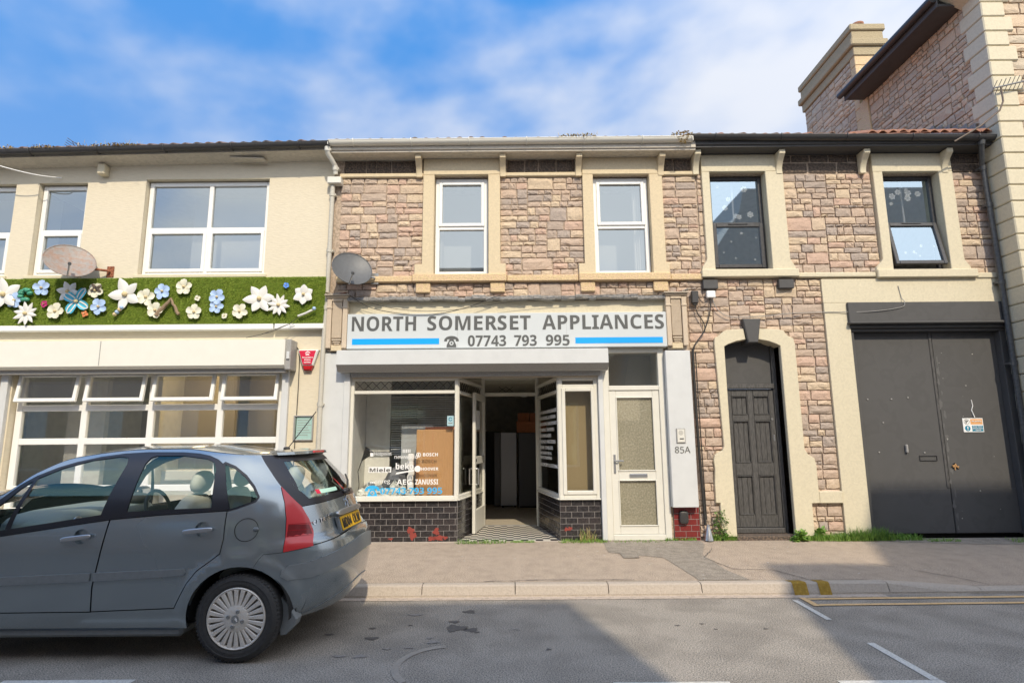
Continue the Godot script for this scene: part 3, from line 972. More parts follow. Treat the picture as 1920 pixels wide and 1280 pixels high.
func make_left_building() -> Node3D:
	var b := thing("rendered_building", "cream rendered building with white grid shop window and black gutter", "building")
	var holes := [[-5.32, -3.52, 3.745, 5.195], [-6.88, -6.17, 3.745, 5.15], [-8.3, -7.21, 3.745, 5.14], [-6.88, -3.155, 0.46, 2.43], [-9.2, -7.35, 0.1, 2.43]]
	part("wall", wallg(-10, -2.575, 0.0, 5.48, 0.0, holes, 0.16), MT.render, b)
	part("room", roomg(-9.9, -2.8, 3.1, 5.45, -3.2, -0.16), MT.room_light, b)
	part("room", roomg(-9.9, -2.9, 0.05, 2.6, -4.0, -0.16), MT.room_light, b)
	# soffit and fascia follow the sagging eaves
	var g := Geo.new()
	g.quad(Vector3(-10, lx(-10), 0.0), Vector3(-2.56, lx(-2.56), 0.0), Vector3(-2.56, lx(-2.56) + 0.05, 0.25), Vector3(-10, lx(-10) + 0.05, 0.25), Vector3.DOWN)
	g.quad(Vector3(-10, lx(-10) + 0.05, 0.25), Vector3(-2.56, lx(-2.56) + 0.05, 0.25), Vector3(-2.56, lx(-2.56) + 0.17, 0.25), Vector3(-10, lx(-10) + 0.17, 0.25), Vector3.BACK)
	part("soffit", g, MT.soffit_white, b)
	# a soffit board has dropped at one end
	part("loose_board", sloped_board(Vector3(-4.05, 5.447, 0.12), Vector3(-3.55, 5.425, 0.12), 0.012, 0.12), MT.soffit_white, b)
	gutter(b, -10, -2.57, lx(-10) + 0.12, lx(-2.57) + 0.125, MT.black_plastic, 0.95)
	tile_row(b, -10, -2.6, lx(-10) + 0.145, lx(-2.57) + 0.15, ["roof_tile", "roof_tile", "sooty_stone"], 0.165)
	var r := roofg(-10, -2.57, 5.545, 0.38, 4.5, -0.141)
	part("roof", r, MT.roof_tile, b)
	for x in [-8.0, -5.93]:
		part("corbel", boxg(x - 0.05, x + 0.06, lx(x) - 0.16, lx(x) - 0.002, 0.0, 0.12, 0.012), MT.pale_cream, b)
	# upper windows
	window_at(b, -5.31, -3.53, 3.76, 5.18, -0.09, 0.062, [-4.40], [4.45], MT.upvc, MT.pane, [[0, 0], [1, 0]])
	window_at(b, -6.87, -6.18, 3.76, 5.135, -0.09, 0.062, [], [4.43], MT.upvc, MT.pane, [[0, 0]])
	window_at(b, -8.29, -7.22, 3.76, 5.125, -0.09, 0.062, [], [4.40], MT.upvc, MT.pane, [[0, 0]])
	for q in [[-5.36, -3.48], [-6.92, -6.13], [-8.34, -7.17]]:
		part("sill", boxg(q[0], q[1], 3.70, 3.752, -0.1, 0.035, 0.008), MT.pale_cream, b)
	# added grey sheets, set behind the panes to make the glass look paler
	for q in [[-5.0, -3.35], [-6.72, -6.10], [-8.2, -7.1]]:
		part("blind", boxg(q[0], q[1], 3.80, 5.2, -0.75, -0.74), MT.curtain_grey, b)
	# shop window: four by three lights with hoppers open at the top
	var cols := [-5.92, -5.0, -4.045]
	var w := window_at(b, -6.865, -3.165, 0.47, 2.40, -0.10, 0.085, cols, [0.80, 1.43, 1.885], MT.upvc, MT.pane_shop)
	var xs := [-6.865] + cols + [-3.165]
	for i in 4:
		var a: float = xs[i] + 0.05
		var c: float = xs[i + 1] - 0.05
		var tf := Transform3D(Basis(Vector3.RIGHT, -0.16), Vector3(0, 2.355, -0.06))
		var s := Geo.new()
		var hgt := 0.40
		s.box(Vector3(a, -hgt, 0), Vector3(a + 0.05, 0, 0.045), 0.006, tf)
		s.box(Vector3(c - 0.05, -hgt, 0), Vector3(c, 0, 0.045), 0.006, tf)
		s.box(Vector3(a + 0.05, -hgt, 0), Vector3(c - 0.05, -hgt + 0.05, 0.045), 0.006, tf)
		s.box(Vector3(a + 0.05, -0.05, 0), Vector3(c - 0.05, 0, 0.045), 0.006, tf)
		part("hopper_sash", s, MT.upvc, w)
		var pg := Geo.new()
		pg.quad(tf * Vector3(a + 0.05, -hgt + 0.05, 0.02), tf * Vector3(c - 0.05, -hgt + 0.05, 0.02), tf * Vector3(c - 0.05, -0.05, 0.02), tf * Vector3(a + 0.05, -0.05, 0.02), Vector3.BACK)
		part("pane", pg, MT.pane, w)
		part("trickle_vent", boxg(a + 0.22, c - 0.22, 2.365, 2.385, -0.09, -0.07, 0.004), MT.upvc_aged, w)
	window_at(b, -9.19, -7.36, 0.11, 2.42, -0.10, 0.085, [-8.3], [1.2], MT.upvc, MT.pane_shop)
	part("sill", boxg(-6.95, -3.1, 0.40, 0.465, -0.14, 0.05, 0.008), MT.upvc, b)
	# fitted walls and a counter inside the shop
	part("partition", boxg(-6.82, -6.25, 0.06, 2.55, -1.1, -1.0), MT.room_light, b)
	part("partition", boxg(-6.25, -5.45, 0.06, 2.55, -2.0, -1.9), MT.slate_wall, b)
	part("partition", boxg(-5.45, -5.35, 0.06, 2.55, -2.0, -0.9), MT.room_light, b)
	part("partition", boxg(-5.35, -4.5, 0.06, 2.55, -1.6, -1.5), MT.room_tan_pale, b)
	part("partition", boxg(-4.5, -3.0, 0.06, 2.55, -2.1, -2.0), MT.room_tan_pale, b)
	part("partition", boxg(-4.0, -3.6, 0.06, 2.1, -1.98, -1.9), MT.slate_wall, b)
	part("counter", boxg(-5.2, -3.4, 0.06, 1.0, -1.3, -0.8, 0.01), MT.room_light, b)
	# white shutter housing over the shop window
	var sh := Geo.new()
	var pr := P2([0.0, 2.775, 0.20, 2.775, 0.25, 2.765, 0.25, 2.42, 0.21, 2.385, 0.0, 2.385])
	sh.prism(pr, 3.06, 10.0, 0.0, Transform3D(Basis(Vector3.BACK, Vector3.UP, Vector3.LEFT), Vector3.ZERO), true)
	var box := part("shutter_box", sh, MT.shutter_cream, b)
	part("end_plate", boxg(-3.06, -2.985, 2.36, 2.77, 0.0, 0.235, 0.006), MT.grey_metal, box)
	part("slot", boxg(-9.9, -3.07, 2.33, 2.384, 0.02, 0.16), MT.grey_metal, box)
	part("joint_strip", boxg(-5.555, -5.545, 2.43, 2.76, 0.2505, 0.253), MT.grey_metal, box)
	part("switch_box", boxg(-3.035, -2.995, 2.50, 2.60, 0.236, 0.26, 0.004), MT.white_metal, box)
	part("guide_rail", boxg(-3.15, -3.06, 0.1, 2.384, 0.0, 0.06, 0.004), MT.white_metal, b)
	part("guide_rail", boxg(-7.0, -6.90, 0.1, 2.384, 0.0, 0.06, 0.004), MT.white_metal, b)
	# old pipe down the party wall
	return b

func sloped_board(a: Vector3, c: Vector3, h: float, d: float) -> Geo:
	var g := Geo.new()
	var ang := atan2(c.y - a.y, c.x - a.x)
	g.box(Vector3(0, -h * 0.5, -d * 0.5), Vector3((c - a).length(), h * 0.5, d * 0.5), 0.003, Transform3D(Basis(Vector3.BACK, ang), a))
	return g

# ---------------------------------------------------------------- stone shop building
func surround(parent: Node, x0: float, x1: float, ox0: float, ox1: float, y0: float, yh: float, y1: float, fx0: float, fx1: float, fy: float, m: Material, curved := false, z := 0.05) -> void:
	# painted stone window surround: two jambs with a wider foot, and a head
	for side in 2:
		var inner := x0 if side == 0 else x1
		var outer := ox0 if side == 0 else ox1
		var foot := fx0 if side == 0 else fx1
		var p := PackedVector2Array()
		p.append(Vector2(inner, y0))
		p.append(Vector2(foot, y0))
		if curved:
			for k in 7:
				var t := k / 6.0
				p.append(Vector2(lerpf(foot, outer, 0.5 - 0.5 * cos(t * PI)), lerpf(fy, fy + 0.16, t)))
		else:
			p.append(Vector2(foot, fy))
			p.append(Vector2(outer, fy))
		p.append(Vector2(outer, yh))
		p.append(Vector2(inner, yh))
		var g := Geo.new()
		g.prism(p, -0.14, z, 0.006)
		part("jamb", g, m, parent)
	part("lintel", boxg(ox0, ox1, yh + 0.002, y1, -0.14, z - 0.004, 0.006), m, parent)

func tiles_on(parent: Node, x0: float, x1: float, y0: float, y1: float, z: float, mats: Array, seed_: int) -> void:
	# glazed tiles in brick bond on a grout bed
	var tw := 0.152
	var th := 0.0765
	var r := RandomNumberGenerator.new()
	r.seed = seed_
	var meshes := {}
	part("grout_bed", boxg(x0, x1, y0, y1, z - 0.03, z), MT.grout, parent)
	var row := 0
	var y := y1
	while y - 0.02 > y0:
		var h := minf(th, y - y0)
		var x := x0 - (tw * 0.5 if row % 2 == 1 else 0.0)
		while x < x1 - 0.005:
			var a := maxf(x, x0)
			var c := minf(x + tw, x1)
			if c - a > 0.012:
				var key := "%.3f %.3f" % [c - a, h]
				if not meshes.has(key):
					meshes[key] = boxg(0.003, c - a - 0.003, -h + 0.003, -0.003, 0, 0.004, 0.0018).mesh()
				var o := part("tile", meshes[key], MT[mats[r.randi() % mats.size()]], parent, Vector3(a, y, z))
				o.rotation = Vector3(r.randf_range(-0.006, 0.006), r.randf_range(-0.006, 0.006), 0)
			x += tw
		y -= th
		row += 1

func make_stone_shop() -> Node3D:
	var b := thing("stone_shop_building", "pinkish stone terrace with white appliance shopfront and cream window surrounds", "building")
	var holes := [[-1.11, -0.325, 3.715, 5.21], [1.19, 2.01, 3.705, 5.20], [-2.26, 1.235, 0.0, 2.35], [1.24, 2.07, 0.0, 2.64]]
	var wall := part("stone_wall", wallg(-2.575, 2.71, 0.0, 5.48, -0.02, holes, 0.14), MT.mortar, b)
	rng.seed = 21
	for q in [[-2.47, -1.265, 3.70, 5.185], [-0.16, 1.045, 3.70, 5.185], [2.19, 2.70, 3.70, 5.185]]:
		lay_stones(wall, rubble(q[0], q[1], q[2], q[3], 0.86), PINK, -0.012, 0.030, 0.008)
	lay_stones(wall, rubble(-2.47, 2.5, 3.40, 3.60, 0.86), PINK, -0.012, 0.030, 0.008)
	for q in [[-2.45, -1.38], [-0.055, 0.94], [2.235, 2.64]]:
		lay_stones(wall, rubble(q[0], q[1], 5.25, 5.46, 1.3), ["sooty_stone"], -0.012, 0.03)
	part("room", roomg(-2.4, 2.6, 3.3, 5.4, -3.2, -0.16), MT.room_dim, b)
	part("soffit", boxg(-2.555, 2.64, 5.462, 5.50, -0.05, 0.25), MT.soffit_white, b)
	part("fascia_board", boxg(-2.555, 2.64, 5.49, 5.60, 0.25, 0.272, 0.004), MT.soffit_white, b)
	gutter(b, -2.58, 2.58, 5.60, 5.615, MT.upvc_aged, 0.82)
	tile_row(b, -2.56, 2.62, 5.615, 5.63, ["roof_tile", "sooty_stone", "roof_tile"], 0.16)
	part("roof", roofg(-2.57, 2.66, 5.52, 0.38, 4.5), MT.roof_tile, b)
	for x in [-1.33, -0.115, 0.985, 2.18]:
		corbel(b, x, 5.175, 5.46, 0.085, MT.cream, 0.2)
	# narrow moulding over the stone panels
	for q in [[-2.49, -1.272], [-0.153, 1.036], [2.2, 2.66]]:
		part("moulding", boxg(q[0], q[1], 5.185, 5.245, -0.03, 0.04, 0.01), MT.cream, b)
	surround(b, -1.108, -0.327, -1.27, -0.155, 3.715, 5.21, 5.46, -1.375, -0.08, 3.865, MT.cream)
	surround(b, 1.192, 2.008, 1.04, 2.196, 3.705, 5.20, 5.46, 0.955, 2.24, 3.86, MT.cream)
	# string course and its blocks
	for q in [[-2.48, -1.40], [-0.065, 0.945], [2.245, 2.70]]:
		part("string_course", boxg(q[0], q[1], 3.605, 3.695, -0.02, 0.055, 0.012), MT.cream_worn, b)
	for q in [[-1.40, -0.07], [0.95, 2.24]]:
		part("window_sill", boxg(q[0], q[1], 3.60, 3.713, -0.14, 0.085, 0.012), MT.cream_worn, b)
	for x in [-1.35, -0.30, 0.972, 2.0]:
		part("sill_block", boxg(x, x + 0.205, 3.45, 3.598, -0.02, 0.05, 0.01), MT.cream_worn, b)
	# first-floor windows: top-hung upper sash over a fixed light
	var w1 := window_at(b, -1.10, -0.335, 3.722, 5.195, -0.075, 0.062, [], [4.44], MT.upvc, MT.pane, [[0, 1]])
	var w2 := window_at(b, 1.20, 2.0, 3.714, 5.185, -0.075, 0.062, [], [4.44], MT.upvc, MT.pane, [[0, 1]])
	for q in [[-1.06, -0.99, w1], [-0.43, -0.38, w1], [1.80, 1.96, w2]]:
		var c := Geo.new()
		var n := 14
		for k in n:
			var xa: float = lerpf(q[0], q[1], float(k) / n)
			var xb: float = lerpf(q[0], q[1], float(k + 1) / n)
			var za := -0.22 + 0.03 * sin(k * 1.9)
			var zb := -0.22 + 0.03 * sin((k + 1) * 1.9)
			c.quad(Vector3(xa, 3.75, za), Vector3(xb, 3.75, zb), Vector3(xb, 5.15, zb), Vector3(xa, 5.15, za), Vector3.BACK)
		part("curtain", c, MT.curtain, q[2])
	part("blind", boxg(-1.2, -0.25, 3.5, 5.25, -0.8, -0.79), MT.curtain_grey, b)  # added grey sheet behind the glass, lightens the window
	part("blind", boxg(1.05, 2.1, 3.5, 5.25, -0.8, -0.79), MT.curtain_grey, b)  # second added sheet, lightens the other window
	# weathered lead and timber ledge above the fascia
	var lg := Geo.new()
	var prev := Vector3.ZERO
	var nseg := 46
	for k in nseg:
		var xa := lerpf(-2.28, 2.13, float(k) / nseg)
		var xb := lerpf(-2.28, 2.13, float(k + 1) / nseg)
		var dy := rng.randf_range(-0.012, 0.012)
		lg.box(Vector3(xa, 3.325 + dy, 0.0), Vector3(xb + 0.004, 3.372 + dy + rng.randf_range(-0.006, 0.01), 0.13 + rng.randf_range(-0.02, 0.015)), 0.006)
	part("lead_ledge", lg, MT.lead, b)
	part("fascia_panel", boxg(-2.29, 2.14, 3.10, 3.322, -0.02, 0.03), MT.pale_cream, b)
	part("fascia_panel", boxg(-2.29, 1.236, 2.36, 3.098, -0.06, 0.028), MT.pale_cream, b)
	part("fascia_panel", boxg(1.238, 2.14, 2.642, 3.097, -0.06, 0.0275), MT.pale_cream, b)
	for x in [-2.56, 2.135]:
		console(b, x)
	# white boarded pier beside the shop window and the grey cladding box beside the flat's door
	part("pier_board", boxg(-2.592, -2.262, 0.10, 2.605, -0.05, 0.055, 0.006), MT.white_metal, b)
	var cb := part("cladding_box", boxg(2.09, 2.43, 0.515, 2.592, -0.02, 0.13, 0.006), MT.white_metal, b)
	text_part("door_number", "85A", 2.152, 1.215, 0.131, 0.205, 0.085, MT.vinyl_dark, cb, false)
	var rb := part("tiled_base", boxg(2.125, 2.465, 0.0, 0.513, -0.03, 0.0), MT.grout, b)
	tiles_on(rb, 2.125, 2.465, 0.05, 0.505, 0.002, ["red_tile"], 4)
	# shutter housing
	var sh := Geo.new()
	sh.prism(P2([0.0, 2.612, 0.24, 2.612, 0.28, 2.60, 0.28, 2.412, 0.19, 2.325, 0.0, 2.325]), -1.288, 2.352, 0.0, Transform3D(Basis(Vector3.BACK, Vector3.UP, Vector3.LEFT), Vector3.ZERO), true)
	var box := part("shutter_box", sh, MT.white_metal, b)
	var lip := Geo.new()
	lip.quad(Vector3(-2.354, 2.411, 0.283), Vector3(1.29, 2.411, 0.283), Vector3(1.29, 2.322, 0.192), Vector3(-2.354, 2.322, 0.192), Vector3(0, -1, 1))
	part("lip", lip, MT.grey_metal, box)
	part("slot", boxg(-2.2, 1.2, 2.262, 2.324, -0.02, 0.10), MT.grey_metal, box)
	part("rolled_shutter_edge", boxg(-2.2, 1.2, 2.245, 2.268, 0.03, 0.06, 0.005), MT.timber_old, box)
	for q in [[-2.30, -2.215], [1.17, 1.235]]:
		part("guide_rail", boxg(q[0], q[1], 0.10, 2.325, -0.02, 0.07, 0.006), MT.white_metal, b)
	shopfront(b)
	flat_door(b)
	return b

func console(b: Node, x0: float) -> void:
	# carved timber bracket at the end of the fascia
	var x1 := x0 + 0.285
	var c := part("console", boxg(x0 + 0.012, x1 - 0.012, 2.62, 3.36, -0.03, 0.07), MT.timber_old, b)
	for q in [[x0, x0 + 0.065], [x1 - 0.065, x1]]:
		part("side_strip", boxg(q[0], q[1], 2.66, 3.36, 0.03, 0.125, 0.006), MT.pale_timber, c)
		part("collar", boxg(q[0] - 0.006, q[1] + 0.006, 3.215, 3.245, 0.03, 0.135, 0.006), MT.pale_timber, c)
	for k in 9:
		var a := lerpf(x0 + 0.075, x1 - 0.078, k / 9.0)
		part("flute", boxg(a + 0.001, a + 0.0135, 2.80, 3.315, 0.06, 0.115 , 0.004), MT.pale_timber, c)
	part("top_rail", boxg(x0 + 0.067, x1 - 0.067, 3.318, 3.358, 0.05, 0.13, 0.006), MT.pale_timber, c)
	for k in 3:
		part("step", boxg(x0 + 0.078 + 0.012 * k, x1 - 0.078 - 0.012 * k, 2.765 - 0.028 * k, 2.788 - 0.028 * k, 0.06, 0.115 - 0.014 * k, 0.004), MT.pale_timber, c)
	part("bottom_block", boxg(x0 + 0.068, x1 - 0.068, 2.625, 2.70, 0.05, 0.10, 0.006), MT.cream, c)
	part("cap", boxg(x0 - 0.012, x1 + 0.012, 3.362, 3.385, -0.02, 0.15, 0.008), MT.pale_timber, c)
	part("cap", boxg(x0 - 0.03, x1 + 0.03, 3.387, 3.412, -0.02, 0.175, 0.008), MT.timber_old, c)
	for k in 3:
		var g := Geo.new()
		var tf := Transform3D(Basis.from_euler(Vector3(rng.randf_range(-0.2, 0.2), rng.randf_range(-0.5, 0.5), rng.randf_range(-0.3, 0.3))), Vector3(lerpf(x0, x1, rng.randf()), 3.425, 0.10))
		g.box(Vector3(-0.09, -0.006, -0.03), Vector3(0.09, 0.006, 0.03), 0.003, tf)
		part("broken_slat", g, [MT.rust, MT.lead, MT.timber_old][k], c)

func shopfront(b: Node3D) -> void:
	part("room", roomg(-2.26, 1.235, 0.06, 2.42, -6.0, -0.03), MT.room_dim, b)
	part("shop_floor", boxg(-2.25, 1.23, 0.06, 0.088, -5.99, -0.02), MT.vinyl_floor, b)
	part("inner_wall", boxg(-2.255, -2.235, 0.1, 2.41, -1.6, -0.06), MT.room_light, b)
	part("inner_wall", boxg(-2.23, -1.86, 0.1, 2.41, -1.0, -0.94), MT.room_light, b)
	part("tan_board", boxg(0.66, 1.14, 0.66, 2.2, -0.20, -0.18), MT.room_tan, b)
	part("step", boxg(-2.2, 1.2, 0.0, 0.0905, -0.02, 0.045, 0.008), MT.kerb, b)
	var w := window_at(b, -2.215, -0.745, 0.632, 2.262, 0.0, 0.045, [], [2.06], MT.upvc_aged, MT.pane_clear)
	lead_lights(w, -2.16, -0.80, 2.095, 2.21, -0.02)
	shop_lettering(w)
	window_at(b, 0.622, 1.17, 0.632, 2.262, 0.0, 0.06, [], [2.12], MT.upvc_aged, MT.pane_shop, [[0, 0]])
	part("sill_rail", boxg(-2.215, -0.74, 0.612, 0.632, -0.02, 0.045, 0.005), MT.upvc_aged, b)
	part("sill_rail", boxg(0.615, 1.17, 0.612, 0.632, -0.02, 0.045, 0.005), MT.upvc_aged, b)
	var mats := ["black_tile", "black_tile", "black_tile_worn"]
	var rl := part("stall_riser", boxg(-2.215, -0.745, 0.09, 0.611, -0.12, -0.031), MT.grout, b)
	tiles_on(rl, -2.215, -0.745, 0.092, 0.611, 0.0, mats, 11)
	chips(rl, [[-1.36, 0.24, 0.05, 0.035], [-1.33, 0.17, 0.045, 0.05], [-1.02, 0.22, 0.04, 0.045], [-0.99, 0.14, 0.07, 0.03], [-1.08, 0.13, 0.05, 0.025], [-1.62, 0.13, 0.03, 0.012], [-0.90, 0.14, 0.03, 0.02]])
	var rr := part("stall_riser", boxg(0.622, 1.17, 0.09, 0.611, -0.12, -0.031), MT.grout, b)
	tiles_on(rr, 0.622, 1.17, 0.092, 0.611, 0.0, mats, 12)
	chips(rr, [[0.705, 0.235, 0.035, 0.02], [0.75, 0.245, 0.025, 0.022]])
	# splayed sides of the entrance
	for side in 2:
		var n := Vector3(0.981, 0, 0.195) if side == 0 else Vector3(-0.986, 0, 0.166)
		var tf := Transform3D(Basis(Vector3(n.z, 0, -n.x), Vector3.UP, n), Vector3(-0.745, 0, -0.003) if side == 0 else Vector3(0.39, 0, -1.38))
		var L := 1.40
		var r := part("stall_riser", boxg(0.006, L, 0.09, 0.611, -0.1, -0.031), MT.grout, b)
		r.transform = tf
		tiles_on(r, 0.006, L, 0.092, 0.611, 0.0, mats, 13 + side)
		var sw := window_at(b, 0.004, L, 0.632, 2.262, 0.0, 0.045, [], [2.06], MT.upvc_aged, MT.pane_shop)
		sw.transform = tf
		lead_lights(sw, 0.05, L - 0.05, 2.095, 2.21, -0.02)
		var sr := part("sill_rail", boxg(0.004, L, 0.612, 0.632, -0.02, 0.03, 0.005), MT.upvc_aged, b)
		sr.transform = tf
		if side == 1:
			var lines := ["KITCHEN APPLIANCES", "COOKERS & HOBS", "WASHING MACHINES", "TUMBLE DRYERS", "DISHWASHERS", "FRIDGE FREEZERS", "WINE COOLERS", "INTEGRATED &\nFREESTANDING", "DELIVERY & FITTING"]
			var wd := [1.12, 1.05, 1.12, 0.94, 0.76, 1.02, 0.86, 0.80, 1.16]
			for i in lines.size():
				text_part("lettering", lines[i], 0.10, 1.79 - 0.088 * i - (0.055 if i >= 7 else 0.0) - (0.02 if i == 8 else 0.0), -0.021, wd[i], 0.11 if i == 7 else 0.05, MT.vinyl_white, sw)
	# chequered entrance floor
	var tl := boxg(-0.0488, 0.0488, 0, 0.006, -0.0488, 0.0488).mesh()
	var fl := part("entrance_floor", boxg(-0.76, 0.63, 0.05, 0.0885, -1.38, -0.021), MT.grout, b)
	for j in 14:
		for i in 15:
			var x := -0.735 + 0.098 * i
			var z := -0.07 - 0.098 * j
			var t := -z / 1.38
			if x > lerpf(-0.745, -0.47, t) + 0.01 and x < lerpf(0.622, 0.39, t) - 0.01:
				part("floor_tile", tl, MT.check_white if (i + j) % 2 == 0 else MT.check_black, fl, Vector3(x, 0.0886, z))
	# door frame at the back of the entrance and the door standing open
	var f := Geo.new()
	for q in [[-0.50, -0.445], [0.365, 0.42]]:
		f.box(Vector3(q[0], 0.09, -1.44), Vector3(q[1], 2.42, -1.375), 0.006)
	f.box(Vector3(-0.445, 2.10, -1.44), Vector3(0.365, 2.155, -1.377), 0.006)
	f.box(Vector3(-0.445, 2.36, -1.44), Vector3(0.365, 2.42, -1.377), 0.006)
	var df := part("door_frame", f, MT.upvc_aged, b)
	part("pane", paneg(-0.445, 0.365, 2.155, 2.36, -1.41), MT.pane_clear, df)
	lead_lights(df, -0.22, 0.05, 2.165, 2.25, -1.405)
	part("threshold", boxg(-0.445, 0.365, 0.088, 0.10, -1.46, -1.37, 0.004), MT.grey_metal, df)
	part("alarm_sensor", boxg(0.14, 0.24, 2.085, 2.10, -1.40, -1.37, 0.003), MT.white_metal, df)
	var a := Vector3(-0.455, 0.0, -1.365)
	var e := Vector3(-0.562, 0.0, -0.52)
	var d := (e - a).normalized()
	var dt := Transform3D(Basis(d, Vector3.UP, d.cross(Vector3.UP)), a)
	var W := (e - a).length()
	var g := Geo.new()
	g.box(Vector3(0, 0.105, -0.022), Vector3(0.085, 2.095, 0.022), 0.005)
	g.box(Vector3(W - 0.085, 0.105, -0.022), Vector3(W, 2.095, 0.022), 0.005)
	g.box(Vector3(0.085, 0.105, -0.02), Vector3(W - 0.085, 0.42, 0.02), 0.005)
	g.box(Vector3(0.085, 2.0, -0.02), Vector3(W - 0.085, 2.095, 0.02), 0.005)
	g.box(Vector3(0.085, 1.06, -0.02), Vector3(W - 0.085, 1.17, 0.02), 0.005)
	var door := part("shop_door", g, MT.upvc_aged, b)
	door.transform = dt
	part("pane", paneg(0.085, W - 0.085, 0.42, 1.06, 0.0), MT.pane_shop, door)
	part("pane", paneg(0.085, W - 0.085, 1.17, 2.0, 0.0), MT.pane_shop, door)
	var hg := Geo.new()
	hg.tube([Vector3(W - 0.05, 0.78, 0.02), Vector3(W - 0.05, 0.78, 0.07), Vector3(W - 0.05, 1.0, 0.07), Vector3(W - 0.05, 1.0, 0.02)], 0.011, 8)
	hg.tube([Vector3(W - 0.05, 0.78, -0.02), Vector3(W - 0.05, 0.78, -0.06), Vector3(W - 0.05, 1.0, -0.06), Vector3(W - 0.05, 1.0, -0.02)], 0.011, 8)
	part("pull_handle", hg, MT.chrome_soft, door)
	part("lock", boxg(W - 0.06, W - 0.03, 1.10, 1.14, -0.035, 0.035, 0.004), MT.dark_frame, door)
	part("notice", boxg(W - 0.42, W - 0.14, 1.56, 1.84, -0.012, -0.010), MT.vinyl_white, door)

func chips(parent: Node, list: Array) -> void:
	for i in list.size():
		var c: Array = list[i]
		var g := Geo.new()
		g.prism(splat(c[0], c[1], c[2], c[3], 70 + i), 0.003, 0.0075, 0.0008)
		part("bare_patch", g, MT.red_chip, parent)

func lead_lights(parent: Node, x0: float, x1: float, y0: float, y1: float, z: float) -> void:
	var g := Geo.new()
	var p := 0.115
	var x := x0
	while x < x1 - p * 0.5:
		var xe := minf(x + p, x1)
		g.tube([Vector3(x, y0, z), Vector3(xe, y1, z)], 0.0035, 4, false)
		g.tube([Vector3(x, y1, z), Vector3(xe, y0, z)], 0.0035, 4, false)
		x += p
	part("leading", g, MT.cable, parent)

func shop_lettering(w: Node3D) -> void:
	var z := -0.019
	var V: Material = MT.vinyl_white
	part("logo_mark", boxg(-1.93, -1.885, 1.20, 1.245, z, z + 0.003), V, w)
	text_part("lettering", "Hotpoint", -1.875, 1.195, z, 0.235, 0.062, V, w, false)
	for k in 5:
		part("logo_mark", boxg(-1.49 + k * 0.023, -1.479 + k * 0.023, 1.245, 1.29, z, z + 0.003), V, w)
	text_part("lettering", "newworld", -1.60, 1.165, z, 0.31, 0.055, V, w, false)
	part("logo_mark", boxg(-1.945, -1.64, 0.985, 1.06, z, z + 0.002), V, w)
	text_part("lettering", "Miele", -1.93, 0.995, z + 0.002, 0.275, 0.052, MT.vinyl_dark, w)
	text_part("lettering", "beko", -1.58, 1.025, z, 0.24, 0.085, V, w)
	var sw := Geo.new()
	sw.prism(P2([-1.58, 0.965, -1.565, 0.985, -1.33, 1.018, -1.335, 1.002, -1.57, 0.96]), z, z + 0.003)
	part("logo_mark", sw, V, w)
	text_part("lettering", "smeg", -1.85, 0.83, z, 0.20, 0.055, V, w, false)
	for k in 3:
		part("logo_mark", disc(-1.91 + 0.025 * k, 0.855, 0.011, z, z + 0.003), V, w)
	text_part("lettering", "AEG", -1.56, 0.825, z, 0.20, 0.07, V, w)
	part("logo_mark", ringg(-1.275, 1.215, 0.024, 0.032, z), V, w)
	part("logo_mark", boxg(-1.283, -1.267, 1.195, 1.235, z, z + 0.003), V, w)
	text_part("lettering", "BOSCH", -1.215, 1.195, z, 0.20, 0.045, V, w)
	part("logo_mark", disc(-1.285, 1.03, 0.042, z, z + 0.003), V, w)
	text_part("lettering", "HOOVER", -1.235, 1.01, z, 0.23, 0.038, V, w)
	text_part("lettering", "ZANUSSI", -1.315, 0.825, z, 0.31, 0.068, V, w)
	telephone(w, -1.885, 0.735, z, 0.10, MT.vinyl_blue)
	text_part("lettering", "07743 793 995", -1.78, 0.70, z, 0.83, 0.085, MT.vinyl_blue, w)

func disc(cx: float, cy: float, r: float, z0: float, z1: float, n := 20) -> Geo:
	var p := PackedVector2Array()
	for k in n:
		p.append(Vector2(cx + r * cos(TAU * k / n), cy + r * sin(TAU * k / n)))
	var g := Geo.new()
	g.prism(p, z0, z1)
	return g

func ringg(cx: float, cy: float, r0: float, r1: float, z: float, n := 24, d := 0.003, a0 := 0.0, a1 := TAU) -> Geo:
	var g := Geo.new()
	for k in n:
		var t0 := lerpf(a0, a1, float(k) / n)
		var t1 := lerpf(a0, a1, float(k + 1) / n)
		g.prism(PackedVector2Array([Vector2(cx + r0 * cos(t0), cy + r0 * sin(t0)), Vector2(cx + r1 * cos(t0), cy + r1 * sin(t0)), Vector2(cx + r1 * cos(t1), cy + r1 * sin(t1)), Vector2(cx + r0 * cos(t1), cy + r0 * sin(t1))]), z, z + d)
	return g

